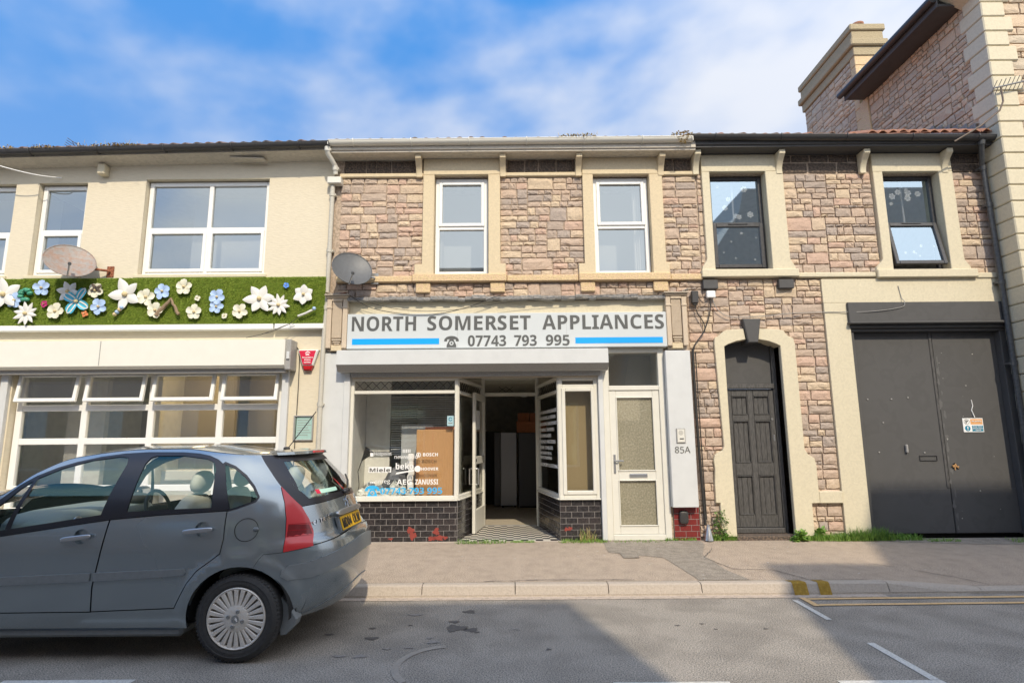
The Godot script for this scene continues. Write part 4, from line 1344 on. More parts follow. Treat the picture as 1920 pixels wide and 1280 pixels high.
func telephone(parent: Node, cx: float, cy: float, z: float, s: float, m: Material) -> void:
	# old telephone pictogram: handset arched over a body with a round dial
	var body := PackedVector2Array()
	for q in [[-0.9, -1.0], [0.9, -1.0], [0.85, -0.55], [0.45, 0.25], [0.35, 0.45], [-0.35, 0.45], [-0.45, 0.25], [-0.85, -0.55]]:
		body.append(Vector2(cx + q[0] * s * 0.75, cy + q[1] * s * 0.75))
	var g := Geo.new()
	var hole := PackedVector2Array()
	for k in 16:
		hole.append(Vector2(cx + 0.30 * s * cos(TAU * k / 16), cy - 0.18 * s + 0.30 * s * sin(TAU * k / 16)))
	# split into halves so the dial can be a real opening
	for half in [rect2(cx - 2 * s, cy - 2 * s, cx, cy + 2 * s), rect2(cx, cy - 2 * s, cx + 2 * s, cy + 2 * s)]:
		for pc in Geometry2D.intersect_polygons(body, half):
			for pd in Geometry2D.clip_polygons(pc, hole):
				g.prism(pd, z, z + 0.003)
	g.prism(disc_poly(cx, cy - 0.18 * s, 0.13 * s), z, z + 0.003)
	var top := PackedVector2Array()
	for k in 13:
		var a := lerpf(PI * 0.98, PI * 0.02, k / 12.0)
		top.append(Vector2(cx + 1.0 * s * cos(a), cy + 0.20 * s + 0.62 * s * sin(a)))
	for q in [[1.0, 0.0], [0.62, 0.0], [0.58, 0.28]]:
		top.append(Vector2(cx + q[0] * s, cy + 0.2 * s + q[1] * s - 0.12 * s))
	for q in [[-0.58, 0.28], [-0.62, 0.0], [-1.0, 0.0]]:
		top.append(Vector2(cx + q[0] * s, cy + 0.2 * s + q[1] * s - 0.12 * s))
	g.prism(top, z, z + 0.003)
	part("telephone_mark", g, m, parent)

func disc_poly(cx: float, cy: float, r: float, n := 16) -> PackedVector2Array:
	var p := PackedVector2Array()
	for k in n:
		p.append(Vector2(cx + r * cos(TAU * k / n), cy + r * sin(TAU * k / n)))
	return p

func flat_door(b: Node3D) -> void:
	part("hall", roomg(1.30, 2.04, 0.1, 2.62, -0.55, -0.12), MT.room_tan_pale, b)
	var f := Geo.new()
	f.box(Vector3(1.238, 0.09, -0.07), Vector3(1.318, 2.64, 0.03), 0.006)
	f.box(Vector3(2.005, 0.09, -0.07), Vector3(2.088, 2.64, 0.03), 0.006)
	f.box(Vector3(1.318, 2.58, -0.07), Vector3(2.005, 2.64, 0.028), 0.006)
	f.box(Vector3(1.318, 2.06, -0.07), Vector3(2.005, 2.125, 0.026), 0.006)
	f.box(Vector3(1.318, 0.09, -0.07), Vector3(2.005, 0.165, 0.034), 0.006)
	var df := part("door_frame", f, MT.upvc_aged, b)
	part("pane", paneg(1.318, 2.005, 2.125, 2.58, -0.02), MT.pane_shop, df)
	var g := Geo.new()
	g.box(Vector3(1.32, 0.167, -0.04), Vector3(1.415, 2.058, 0.012), 0.006)
	g.box(Vector3(1.915, 0.167, -0.04), Vector3(2.003, 2.058, 0.012), 0.006)
	for q in [[0.167, 0.275], [0.86, 0.985], [1.965, 2.058]]:
		g.box(Vector3(1.415, q[0], -0.04), Vector3(1.915, q[1], 0.010), 0.006)
	var d := part("front_door", g, MT.upvc_aged, b)
	part("pane", paneg(1.415, 1.915, 0.985, 1.965, -0.015), MT.obscure, d)
	part("pane", paneg(1.415, 1.915, 0.275, 0.86, -0.015), MT.obscure, d)
	for q in [[0.985, 1.965], [0.275, 0.86]]:
		part("glazing_bead", frameg(1.408, 1.922, q[0] - 0.007, q[1] + 0.007, 0.004, 0.022, 0.016, 0.005), MT.upvc_aged, d)
	part("letter_plate", boxg(1.56, 1.80, 0.895, 0.945, 0.0105, 0.024, 0.006), MT.chrome_soft, d)
	part("lock_plate", boxg(1.352, 1.382, 0.95, 1.20, 0.0125, 0.022, 0.004), MT.chrome_soft, d)
	part("lever_handle", boxg(1.36, 1.485, 1.105, 1.125, 0.04, 0.055, 0.005), MT.chrome_soft, d)
	part("lever_neck", boxg(1.36, 1.377, 1.105, 1.125, 0.021, 0.045, 0.003), MT.chrome_soft, d)

# ---------------------------------------------------------------- stone house with garage
func make_garage_house() -> Node3D:
	var b := thing("stone_house", "stone terraced house with black garage doors and pale yellow surrounds", "house")
	var holes := [[2.885, 3.70, 3.75, 5.22], [5.40, 6.22, 3.73, 5.20], [2.935, 3.71, 0.0, 2.75], [4.72, 6.90, 0.0, 2.88]]
	var wall := part("stone_wall", wallg(2.465, 6.92, 0.0, 5.52, -0.021, holes, 0.2), MT.mortar, b)
	rng.seed = 33
	for q in [[3.93, 5.25, 3.70, 5.20], [6.42, 6.92, 3.66, 5.20], [2.71, 2.80, 3.72, 5.2]]:
		lay_stones(wall, rubble(q[0], q[1], q[2], q[3], 0.86), PINK, -0.012, 0.030, 0.008)
	lay_stones(wall, rubble(2.47, 4.37, 2.86, 3.62, 0.86), PINK, -0.012, 0.030, 0.008)
	lay_stones(wall, rubble(2.47, 2.87, 0.12, 2.86, 0.86), PINK, -0.012, 0.030, 0.008)
	lay_stones(wall, rubble(3.86, 4.37, 0.12, 2.86, 0.86), PINK, -0.012, 0.030, 0.008)
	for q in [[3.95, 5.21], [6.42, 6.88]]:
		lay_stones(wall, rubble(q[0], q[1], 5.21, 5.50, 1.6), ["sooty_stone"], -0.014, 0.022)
	part("room", roomg(2.72, 6.8, 3.3, 5.45, -3.2, -0.22), MT.room_dim, b)
	part("soffit", boxg(2.64, 6.95, 5.50, 5.54, -0.05, 0.25), MT.black_paint, b)
	part("fascia_board", boxg(2.64, 6.98, 5.53, 5.65, 0.25, 0.272, 0.004), MT.black_paint, b)
	gutter(b, 2.56, 7.02, 5.645, 5.60, MT.black_plastic, 0.93)
	tile_row(b, 2.62, 5.1, 5.66, 5.65, ["roof_tile", "roof_orange", "roof_tile"], 0.158, 0.44)
	tile_row(b, 5.1, 6.88, 5.685, 5.695, ["roof_orange"], 0.148, 0.46)
	part("roof", roofg(2.66, 6.90, 5.555, 0.38, 4.5), MT.roof_orange, b)
	# stepped lead flashing where the roof meets the taller building, and a strip of orange tiles
	for k in 7:
		var z := 0.2 - 0.16 * k
		var y := 5.66 + 0.16 * k * 0.52
		var lf := part("lead_flashing", boxg(6.862, 6.878, y, y + 0.22, z - 0.17, z + 0.002, 0.002), MT.lead, b)
	for x in [2.69, 3.90, 5.12, 6.31]:
		corbel(b, x, 5.185, 5.49, 0.085, MT.pale_cream, 0.2)
	surround(b, 2.887, 3.698, 2.775, 3.955, 3.75, 5.225, 5.49, 2.70, 4.02, 3.76, MT.pale_cream, true)
	surround(b, 5.402, 6.218, 5.265, 6.42, 3.73, 5.205, 5.49, 5.16, 6.50, 3.74, MT.pale_cream, true)
	part("window_sill", boxg(2.68, 4.045, 3.635, 3.748, -0.2, 0.09, 0.01), MT.pale_cream, b)
	part("window_sill", boxg(5.15, 6.56, 3.61, 3.728, -0.2, 0.09, 0.01), MT.pale_cream, b)
	part("string_course", boxg(4.05, 5.145, 3.63, 3.70, -0.02, 0.05, 0.012), MT.pale_cream, b)
	part("string_course", boxg(6.565, 6.90, 3.60, 3.68, -0.02, 0.05, 0.012), MT.pale_cream, b)
	for x in [2.69, 3.755]:
		part("sill_block", boxg(x, x + 0.21, 3.47, 3.60, -0.02, 0.07, 0.008), MT.black_paint, b)
	dark_window(b, 2.893, 3.692, 3.757, 5.212, 4.475, false)
	dark_window(b, 5.408, 6.212, 3.737, 5.195, 4.455, true)
	# pale plaster band round the garage
	part("plaster", boxg(4.37, 6.90, 3.262, 3.608, -0.04, 0.03, 0.004), MT.pale_cream, b)
	part("plaster", boxg(4.372, 4.715, 0.11, 3.26, -0.04, 0.032, 0.004), MT.pale_cream, b)
	part("plinth_band", boxg(4.06, 4.37, 0.545, 0.70, -0.03, 0.045, 0.008), MT.pale_cream, b)
	house_door(b)
	garage_doors(b)
	return b

func dark_window(b: Node, x0: float, x1: float, y0: float, y1: float, ym: float, open: bool) -> void:
	var g := frameg(x0, x1, y0, y1, -0.16, -0.10, 0.055)
	g.box(Vector3(x0 + 0.055, ym - 0.03, -0.16), Vector3(x1 - 0.055, ym + 0.03, -0.102), 0.005)
	var w := part("window", g, MT.dark_frame, b)
	part("pane", paneg(x0 + 0.055, x1 - 0.055, ym + 0.03, y1 - 0.055, -0.13), MT.pane_dark, w)
	var tf := Transform3D(Basis(Vector3.RIGHT, -0.20 if open else 0.0), Vector3(0, ym + 0.005, -0.115))
	var hgt := ym - y0 - 0.05
	var s := Geo.new()
	var a := x0 + 0.035
	var c := x1 - 0.035
	for q in [[a, a + 0.055, -hgt, 0.0], [c - 0.055, c, -hgt, 0.0], [a + 0.055, c - 0.055, -hgt, -hgt + 0.055], [a + 0.055, c - 0.055, -0.055, 0.0]]:
		s.box(Vector3(q[0], q[2], 0), Vector3(q[1], q[3], 0.045), 0.006, tf)
	part("sash", s, MT.dark_frame, w)
	var pg := Geo.new()
	pg.quad(tf * Vector3(a + 0.055, -hgt + 0.055, 0.02), tf * Vector3(c - 0.055, -hgt + 0.055, 0.02), tf * Vector3(c - 0.055, -0.055, 0.02), tf * Vector3(a + 0.055, -0.055, 0.02), Vector3.BACK)
	part("pane", pg, MT.pane_dark, w)
	var hd := Geo.new()
	hd.box(Vector3((x0 + x1) * 0.5 - 0.14, -0.02, 0.045), Vector3((x0 + x1) * 0.5 + 0.14, -0.005, 0.056), 0.004, tf)
	part("trickle_vent", hd, MT.dark_frame, w)
	var bar := Geo.new()
	bar.box(Vector3((x0 + x1) * 0.5 - 0.012, ym + 0.03, -0.22), Vector3((x0 + x1) * 0.5 + 0.012, y1 - 0.05, -0.20))
	part("curtain_edge", bar, MT.curtain_grey, w)
	# white paper snowflakes stuck inside the glass
	var r := RandomNumberGenerator.new()
	r.seed = 5 if open else 9
	for k in 7:
		var p := Vector3(r.randf_range(x0 + 0.12, x1 - 0.12), r.randf_range(ym + 0.12, y1 - 0.12), -0.136)
		part("paper_snowflake", flake(p, r.randf_range(0.025, 0.055), r.randf()), MT.vinyl_white, w)
	for k in 6:
		var p := tf * Vector3(r.randf_range(a + 0.1, c - 0.1), r.randf_range(-hgt + 0.1, -0.1), 0.014)
		part("paper_snowflake", flake(p, r.randf_range(0.012, 0.024), r.randf()), MT.vinyl_white, w)

func flake(p: Vector3, r: float, t: float) -> Geo:
	var g := Geo.new()
	for k in 6:
		var tf := Transform3D(Basis(Vector3.BACK, TAU * k / 6.0 + t), p)
		g.box(Vector3(0.0, -r * 0.13, 0), Vector3(r * 0.95, r * 0.13, 0.001), 0.0, tf)
		g.box(Vector3(r * 0.5, -r * 0.34, 0), Vector3(r * 0.74, r * 0.34, 0.0012), 0.0, tf)
	return g

func house_door(b: Node3D) -> void:
	# arched plaster surround with shoulders and a stepped foot
	for side in 2:
		var pts: Array = [2.935, 0.13, 2.80, 0.13, 2.80, 0.165, 2.74, 0.19, 2.74, 0.56, 2.685, 0.56, 2.685, 0.80, 2.70, 1.0, 2.69, 1.12, 2.71, 1.18, 2.76, 1.215, 2.815, 1.24, 2.84, 1.30, 2.80, 2.70, 2.81, 2.78, 2.87, 2.80, 2.93, 2.86, 2.98, 2.885, 3.22, 2.90, 3.235, 2.75, 3.10, 2.725, 2.99, 2.685, 2.935, 2.655] if side == 0 else [3.71, 0.13, 3.955, 0.13, 3.955, 0.545, 4.058, 0.548, 4.058, 1.04, 4.04, 1.13, 3.96, 1.18, 3.92, 1.25, 3.915, 2.68, 3.90, 2.76, 3.82, 2.80, 3.77, 2.87, 3.70, 2.89, 3.43, 2.90, 3.415, 2.75, 3.55, 2.725, 3.655, 2.685, 3.71, 2.655]
		var g := Geo.new()
		g.prism(P2(pts), -0.20, 0.045, 0.006)
		part("door_surround", g, MT.pale_cream, b)
	var ks := Geo.new()
	ks.prism(P2([3.258, 2.70, 3.392, 2.70, 3.452, 3.035, 3.20, 3.035]), -0.18, 0.085, 0.01)
	part("keystone", ks, MT.black_paint, b)
	part("door_frame", frameg(2.94, 3.708, 0.14, 2.78, -0.24, -0.15, 0.055), MT.black_door, b)
	part("transom_board", boxg(2.995, 3.653, 2.16, 2.78, -0.23, -0.19, 0.002), MT.black_paint, b)
	part("transom_rail", boxg(2.99, 3.66, 2.085, 2.155, -0.23, -0.135, 0.006), MT.black_door, b)
	# six-panel door
	var x0 := 2.998
	var x1 := 3.652
	var xm := 3.325
	var g2 := Geo.new()
	for q in [[x0, x0 + 0.065, 0.215, 2.08], [x1 - 0.065, x1, 0.215, 2.08], [xm - 0.04, xm + 0.04, 0.215, 2.08]]:
		g2.box(Vector3(q[0], q[2], -0.22), Vector3(q[1], q[3], -0.175), 0.006)
	for q in [[0.215, 0.38], [0.90, 1.07], [1.64, 1.725], [1.985, 2.08]]:
		for s in [[x0 + 0.065, xm - 0.04], [xm + 0.04, x1 - 0.065]]:
			g2.box(Vector3(s[0], q[0], -0.22), Vector3(s[1], q[1], -0.177), 0.006)
	var d := part("front_door", g2, MT.black_door, b)
	for q in [[0.38, 0.90], [1.07, 1.64], [1.725, 1.985]]:
		for s in [[x0 + 0.065, xm - 0.04], [xm + 0.04, x1 - 0.065]]:
			for i in 3:
				var a: float = lerpf(s[0], s[1], i / 3.0)
				var c: float = lerpf(s[0], s[1], (i + 1) / 3.0)
				if i == 0:
					part("panel_moulding", frameg(s[0], s[1], q[0], q[1], -0.20, -0.168, 0.014, 0.006), MT.black_door, d)
				part("panel_board", boxg(a + 0.001, c - 0.001, q[0] + 0.002, q[1] - 0.002, -0.215, -0.193, 0.004), MT.black_door, d)
	part("lock", disc(3.61, 1.66, 0.016, -0.177, -0.168), MT.chrome_soft, d)
	part("keyhole_plate", boxg(3.615, 3.63, 1.36, 1.45, -0.177, -0.171, 0.002), MT.chrome_soft, d)
	part("weather_bar", boxg(2.995, 3.655, 0.145, 0.212, -0.23, -0.13, 0.008), MT.black_door, b)
	part("door_step", boxg(2.92, 3.73, 0.03, 0.142, -0.25, 0.07, 0.01), MT.sooty_stone, b)

func garage_doors(b: Node3D) -> void:
	part("lintel_board", boxg(4.685, 7.0, 2.985, 3.258, -0.02, 0.075, 0.006), MT.black_paint, b)
	part("moulding", boxg(4.67, 7.0, 2.945, 2.983, -0.02, 0.115, 0.012), MT.black_paint, b)
	part("moulding", boxg(4.70, 7.0, 2.895, 2.943, -0.05, 0.05, 0.01), MT.black_paint, b)
	part("moulding", boxg(4.715, 7.0, 2.855, 2.893, -0.12, 0.01, 0.008), MT.black_paint, b)
	part("door_post", boxg(4.715, 4.775, 0.11, 2.854, -0.16, -0.01, 0.006), MT.black_paint, b)
	part("door_post", boxg(6.80, 6.90, 0.11, 2.854, -0.16, 0.0, 0.006), MT.black_paint, b)
	for q in [[4.78, 5.905], [5.915, 6.798]]:
		var d := part("garage_door", boxg(q[0], q[1], 0.13, 2.852, -0.16, -0.10, 0.004), MT.black_paint, b)
		part("kick_plate", boxg(q[0] + 0.004, q[1] - 0.004, 0.135, 0.71, -0.0995, -0.093, 0.002), MT.black_paint, d)
		if q[0] < 5.0:
			part("letter_plate", frameg(5.54, 5.78, 1.08, 1.15, -0.0995, -0.088, 0.008, 0.002), MT.black_plastic, d)
			part("handle", boxg(5.355, 5.385, 1.19, 1.30, -0.0995, -0.06, 0.008), MT.grey_metal, d)
			for p in [[5.0, 1.20], [4.92, 1.92], [5.25, 1.92], [5.48, 1.94], [5.62, 1.19], [5.1, 1.6]]:
				part("bolt_head", disc(p[0], p[1], 0.010, -0.0995, -0.092, 10), MT.grey_metal, d)
			part("edge_cover", boxg(5.865, 5.903, 0.72, 2.85, -0.0995, -0.090, 0.003), MT.black_door, d)
		else:
			var h := Geo.new()
			h.prism(splat(6.01, 1.0, 0.045, 0.04, 3), -0.0995, -0.096)
			part("ragged_hole", h, MT.car_gap, d)
			for k in 5:
				var s := Geo.new()
				s.box(Vector3(-0.03, -0.006, 0), Vector3(0.03, 0.006, 0.012), 0.002, Transform3D(Basis(Vector3.BACK, k * 0.8), Vector3(6.01 + 0.018 * cos(k * 2.1), 1.0 + 0.018 * sin(k * 2.1), -0.097)))
				part("splinter", s, MT.cardboard, d)
			# pale scuffs beside the seam
			for k in 16:
				var sf := Geo.new()
				var sy := 0.2 + 0.15 * k
				sf.prism(splat(5.945 + 0.02 * sin(k * 2.7), sy, 0.010 + 0.006 * (k % 3), 0.03 + 0.012 * (k % 4), 800 + k), -0.0995 if sy > 0.72 else -0.093, -0.0987 if sy > 0.72 else -0.0922)
				part("scuff", sf, MT.scuff_grey, d)
			# flaked paint and scratches
			var r := RandomNumberGenerator.new()
			r.seed = 8
			for k in 13:
				var s2 := Geo.new()
				var px := r.randf_range(5.93, 6.6)
				var py := r.randf_range(0.2, 2.6)
				var rr := r.randf_range(0.003, 0.010)
				s2.prism(splat(px, py, rr, rr * r.randf_range(0.4, 1.4), 500 + k), -0.0995 if py > 0.71 else -0.093, -0.0985 if py > 0.71 else -0.092)
				part("flaked_paint", s2, MT.cable_grey if k % 3 else MT.line_white, d)
	part("door_backing", boxg(4.7, 6.9, 0.0, 2.9, -0.30, -0.21), MT.car_gap, b)
	var cr := Geo.new()
	cr.tube([Vector3(6.36, 1.655, -0.085), Vector3(6.335, 1.76, -0.095), Vector3(6.36, 1.82, -0.095), Vector3(6.35, 1.90, -0.095)], 0.006, 5)
	part("tie_wire", cr, MT.vinyl_white, b)

# ---------------------------------------------------------------- tall building at the end
func make_tall_building() -> Node3D:
	var b := thing("tall_stone_building", "tall grey stone building with cream quoins and a big chimney stack", "building")
	var X := 6.90
	var F := 0.40
	var side := part("side_wall", boxg(-2.3, F - 0.03, 0.0, 7.86, -0.3, -0.02), MT.mortar, b)
	side.transform = Transform3D(Basis(Vector3.BACK, Vector3.UP, Vector3.LEFT), Vector3(X, 0, 0))
	rng.seed = 44
	lay_stones(side, rubble(-2.3, 0.10, 5.45, 7.86, 0.85), GREY, -0.012, 0.036, 0.009)
	var front := part("front_wall", boxg(X + 0.03, 14.0, 0.0, 8.7, F - 0.4, F - 0.02), MT.mortar, b)
	lay_stones(front, rubble(X + 0.28, 8.3, 4.3, 8.6, 1.1), GREY, F - 0.012, 0.036, 0.009)
	lay_stones(front, rubble(X + 0.28, 9.6, 0.1, 4.3, 1.5), GREY, F - 0.012, 0.036, 0.009)
	# quoins: cream painted blocks, long and short in turn, each wraps the corner
	var y := 0.1
	var k := 0
	while y < 8.15:
		var h := 0.236
		var la := 0.40 if k % 2 == 0 else 0.31
		var ls := 0.31 if k % 2 == 0 else 0.40
		var g := Geo.new()
		g.box(Vector3(X - 0.028, y + 0.004, F - ls), Vector3(X + la, y + h - 0.004, F + 0.028), 0.014)
		part("quoin", g, MT.pale_cream, b)
		y += h
		k += 1
	part("string_course", boxg(X - 0.05, 14.0, 8.25, 8.45, F - 0.5, F + 0.09, 0.02), MT.pale_cream, b)
	# eaves of the side roof: soffit, fascia and gutter run back along the wall
	part("soffit", boxg(X - 0.36, X + 0.1, 7.862, 7.90, -2.42, F - 0.32), MT.black_paint, b)
	part("fascia_board", boxg(X - 0.39, X - 0.36, 7.85, 8.03, -2.44, F - 0.32, 0.004), MT.black_paint, b)
	var gt := Geo.new()
	gt.tube([Vector3(X - 0.44, 7.99, -2.5), Vector3(X - 0.44, 7.99, F - 0.32)], 0.06, 10)
	part("gutter", gt, MT.black_plastic, b)
	var cn := Geo.new()
	cn.prism(P2([0.0, 7.80, -0.34, 7.99, -0.40, 8.12, -0.42, 8.25, 0.0, 8.25]), -F + 0.02, -F + 0.34, 0.01, Transform3D(Basis(Vector3.RIGHT, Vector3.UP, Vector3.BACK), Vector3(X, 0, 2 * F - 0.36)), true)
	part("eaves_return", cn, MT.pale_cream, b)
	var rf := Geo.new()
	rf.quad(Vector3(X - 0.36, 8.03, -2.45), Vector3(X - 0.36, 8.03, F - 0.3), Vector3(X + 3.4, 8.9, F - 0.3), Vector3(X + 3.4, 8.9, -2.45), Vector3(-1, 1, 0))
	part("roof", rf, MT.slate, b)
	part("back_wall", boxg(X + 0.001, 14, 0.0, 7.86, -2.6, -2.3), MT.grey_stone1, b)
	part("corner_strip", boxg(X - 0.03, X + 0.2, 5.0, 7.86, -2.56, -2.305, 0.01), MT.cream_worn, b)
	# chimney stack: long slab along the depth with a corbelled cap
	var ch := part("chimney", boxg(-4.62, -2.585, 4.5, 9.43, -0.55, -0.02), MT.mortar, b)
	ch.transform = Transform3D(Basis(Vector3.BACK, Vector3.UP, Vector3.LEFT), Vector3(X, 0, 0))
	lay_stones(ch, rubble(-4.60, -2.75, 5.6, 8.90, 1.0), GREY, -0.012, 0.036, 0.009)
	for q in 15:
		part("corner_block", boxg(-2.74, -2.57, 5.5 + q * 0.23, 5.726 + q * 0.23, -0.57, 0.012, 0.01), MT.cream_worn, ch)
	part("cap_course", boxg(-4.66, -2.545, 8.92, 9.11, -0.6, 0.03, 0.012), MT.cream_grey, ch)
	part("cap_course", boxg(-4.72, -2.49, 9.115, 9.26, -0.66, 0.09, 0.02), MT.cream_grey, ch)
	part("cap_course", boxg(-4.66, -2.545, 9.265, 9.45, -0.6, 0.035, 0.012), MT.cream_grey, ch)
	part("cap_course", boxg(-4.70, -2.51, 9.455, 9.60, -0.64, 0.07, 0.02), MT.cream_grey, ch)
	for z in [-2.85, -3.5, -4.2]:
		var pot := Geo.new()
		pot.lathe([Vector2(0.13, 9.60), Vector2(0.12, 9.66), Vector2(0.10, 9.76), Vector2(0.125, 9.78), Vector2(0.125, 9.82), Vector2(0.08, 9.82)], 16, Transform3D(Basis.IDENTITY, Vector3(z, 0, -0.3)))
		part("chimney_pot", pot, MT.roof_orange, ch)
	return b

# ---------------------------------------------------------------- street behind the camera: shades the road and mirrors in the glass
func make_opposite() -> void:
	var Z := 9.6
	var at := func(xs: float, zs: float, ys: float) -> Vector2: return Vector2(xs + (Z - zs) * 0.267, ys + (Z - zs) * 0.932)
	var e: Vector2 = at.call(0.52, 2.24, ROAD)
	var b := thing("terrace_house", "long brick terrace with a flat parapet across the street", "building")
	var holes := []
	var x := -17.5
	while x < e.x - 1.4:
		holes.append([x, x + 0.9, 3.9, 5.4])
		holes.append([x, x + 1.2, 0.6, 2.5])
		x += 2.3
	var w := part("wall", wallg(-18, e.x, 0, e.y, 0, holes, 0.15), MT.opposite_brick, b)
	w.transform = Transform3D(Basis(Vector3.UP, PI), Vector3(e.x - 18.0, 0, Z))
	var body := part("body", boxg(-18, e.x - 0.002, 0, e.y, Z + 0.16, Z + 6.0), MT.opposite_brick, b)
	body.rotation.y = 0
	part("parapet_coping", boxg(-18, e.x, e.y - 0.12, e.y - 0.001, Z - 0.05, Z + 0.15), MT.opposite_render, b)
	for h in holes:
		var cx: float = (e.x - 18.0) - (h[0] + h[1]) * 0.5
		var o := part("window", frameg(-(h[1] - h[0]) * 0.5, (h[1] - h[0]) * 0.5, h[2], h[3], -0.02, 0.03, 0.07), MT.upvc, b, Vector3(cx, 0, Z + 0.10))
		part("pane", paneg(-(h[1] - h[0]) * 0.5, (h[1] - h[0]) * 0.5, h[2], h[3], 0.0), MT.pane_dark, o)
	Z = 8.75
	at = func(xs: float, zs: float, ys: float) -> Vector2: return Vector2(xs + (8.75 - zs) * 0.267, ys + (8.75 - zs) * 0.932)
	var c := thing("gabled_house", "pale rendered house with a steep gable across the street", "building")
	var pts := PackedVector2Array()
	var q1: Vector2 = at.call(2.245, 4.085, ROAD)
	var q2: Vector2 = at.call(2.607, 2.27, ROAD)
	var q3: Vector2 = at.call(2.76, 1.24, 0.03)
	var q4: Vector2 = at.call(4.15, 1.24, 0.03)
	var q5: Vector2 = at.call(4.66, -0.01, 0.10)
	var q6: Vector2 = at.call(4.80, -0.10, 0.74)
	for q in [Vector2(q1.x - 0.25, 0), Vector2(q1.x - 0.25, q1.y - 1.2), q1, q2, q3, q4, q5, q6, Vector2(q6.x + 8, q6.y), Vector2(q6.x + 8, 0)]:
		pts.append(q)
	var g := Geo.new()
	g.prism(pts, Z + 6.0, Z, 0.0, Transform3D.IDENTITY, true)
	part("wall", g, MT.opposite_render, c)
	for q in [[6.2, 0.6, 1.6, 2.2], [9.0, 0.6, 1.6, 2.2], [6.2, 3.8, 1.0, 1.5], [9.0, 3.8, 1.0, 1.5], [11.2, 3.8, 1.0, 1.5]]:
		var o := part("window", frameg(q[0], q[0] + q[2], q[1], q[1] + q[3], Z - 0.05, Z - 0.002, 0.07), MT.upvc, c)
		part("pane", boxg(q[0] + 0.07, q[0] + q[2] - 0.07, q[1] + 0.07, q[1] + q[3] - 0.07, Z - 0.02, Z - 0.003), MT.pane_dark, o)

# ---------------------------------------------------------------- shop sign
func make_sign() -> void:
	var s := thing("shop_sign", "long white fascia sign with grey capitals and two blue bars", "sign", Vector3(-0.07, 2.645, 0.03))
	var o := Vector3(0.07, -2.645, -0.03)
	var bd := part("board", boxg(-2.27 + o.x, 2.13 + o.x, 2.648 + o.y, 3.135 + o.y, 0.0, 0.09, 0.006), MT.sign_white, s)
	var row := group_part("lettering", s)
	for q in [["NORTH", -2.205, 0.885], ["SOMERSET", -1.165, 1.425], ["APPLIANCES", 0.42, 1.675]]:
		text_part("word", q[0], q[1] + o.x, 2.895 + o.y, 0.09, q[2], 0.205, MT.sign_grey, row)
	for q in [["07743", -0.605, 0.525], ["793", 0.03, 0.31], ["995", 0.465, 0.325]]:
		text_part("number", q[0], q[1] + o.x, 2.672 + o.y, 0.09, q[2], 0.152, MT.sign_grey, row)
	telephone(s, -0.83 + o.x, 2.735 + o.y, 0.09, 0.10, MT.sign_grey)
	part("blue_bar", boxg(-2.195 + o.x, -1.00 + o.x, 2.705 + o.y, 2.787 + o.y, 0.088, 0.093), MT.sign_blue, s)
	part("blue_bar", boxg(0.87 + o.x, 2.07 + o.x, 2.70 + o.y, 2.782 + o.y, 0.088, 0.093), MT.sign_blue, s)
	for x in [-0.75, 0.75]:
		part("seam", boxg(x + o.x, x + 0.002 + o.x, 2.655 + o.y, 3.13 + o.y, 0.0899, 0.0908), MT.grey_metal, s)

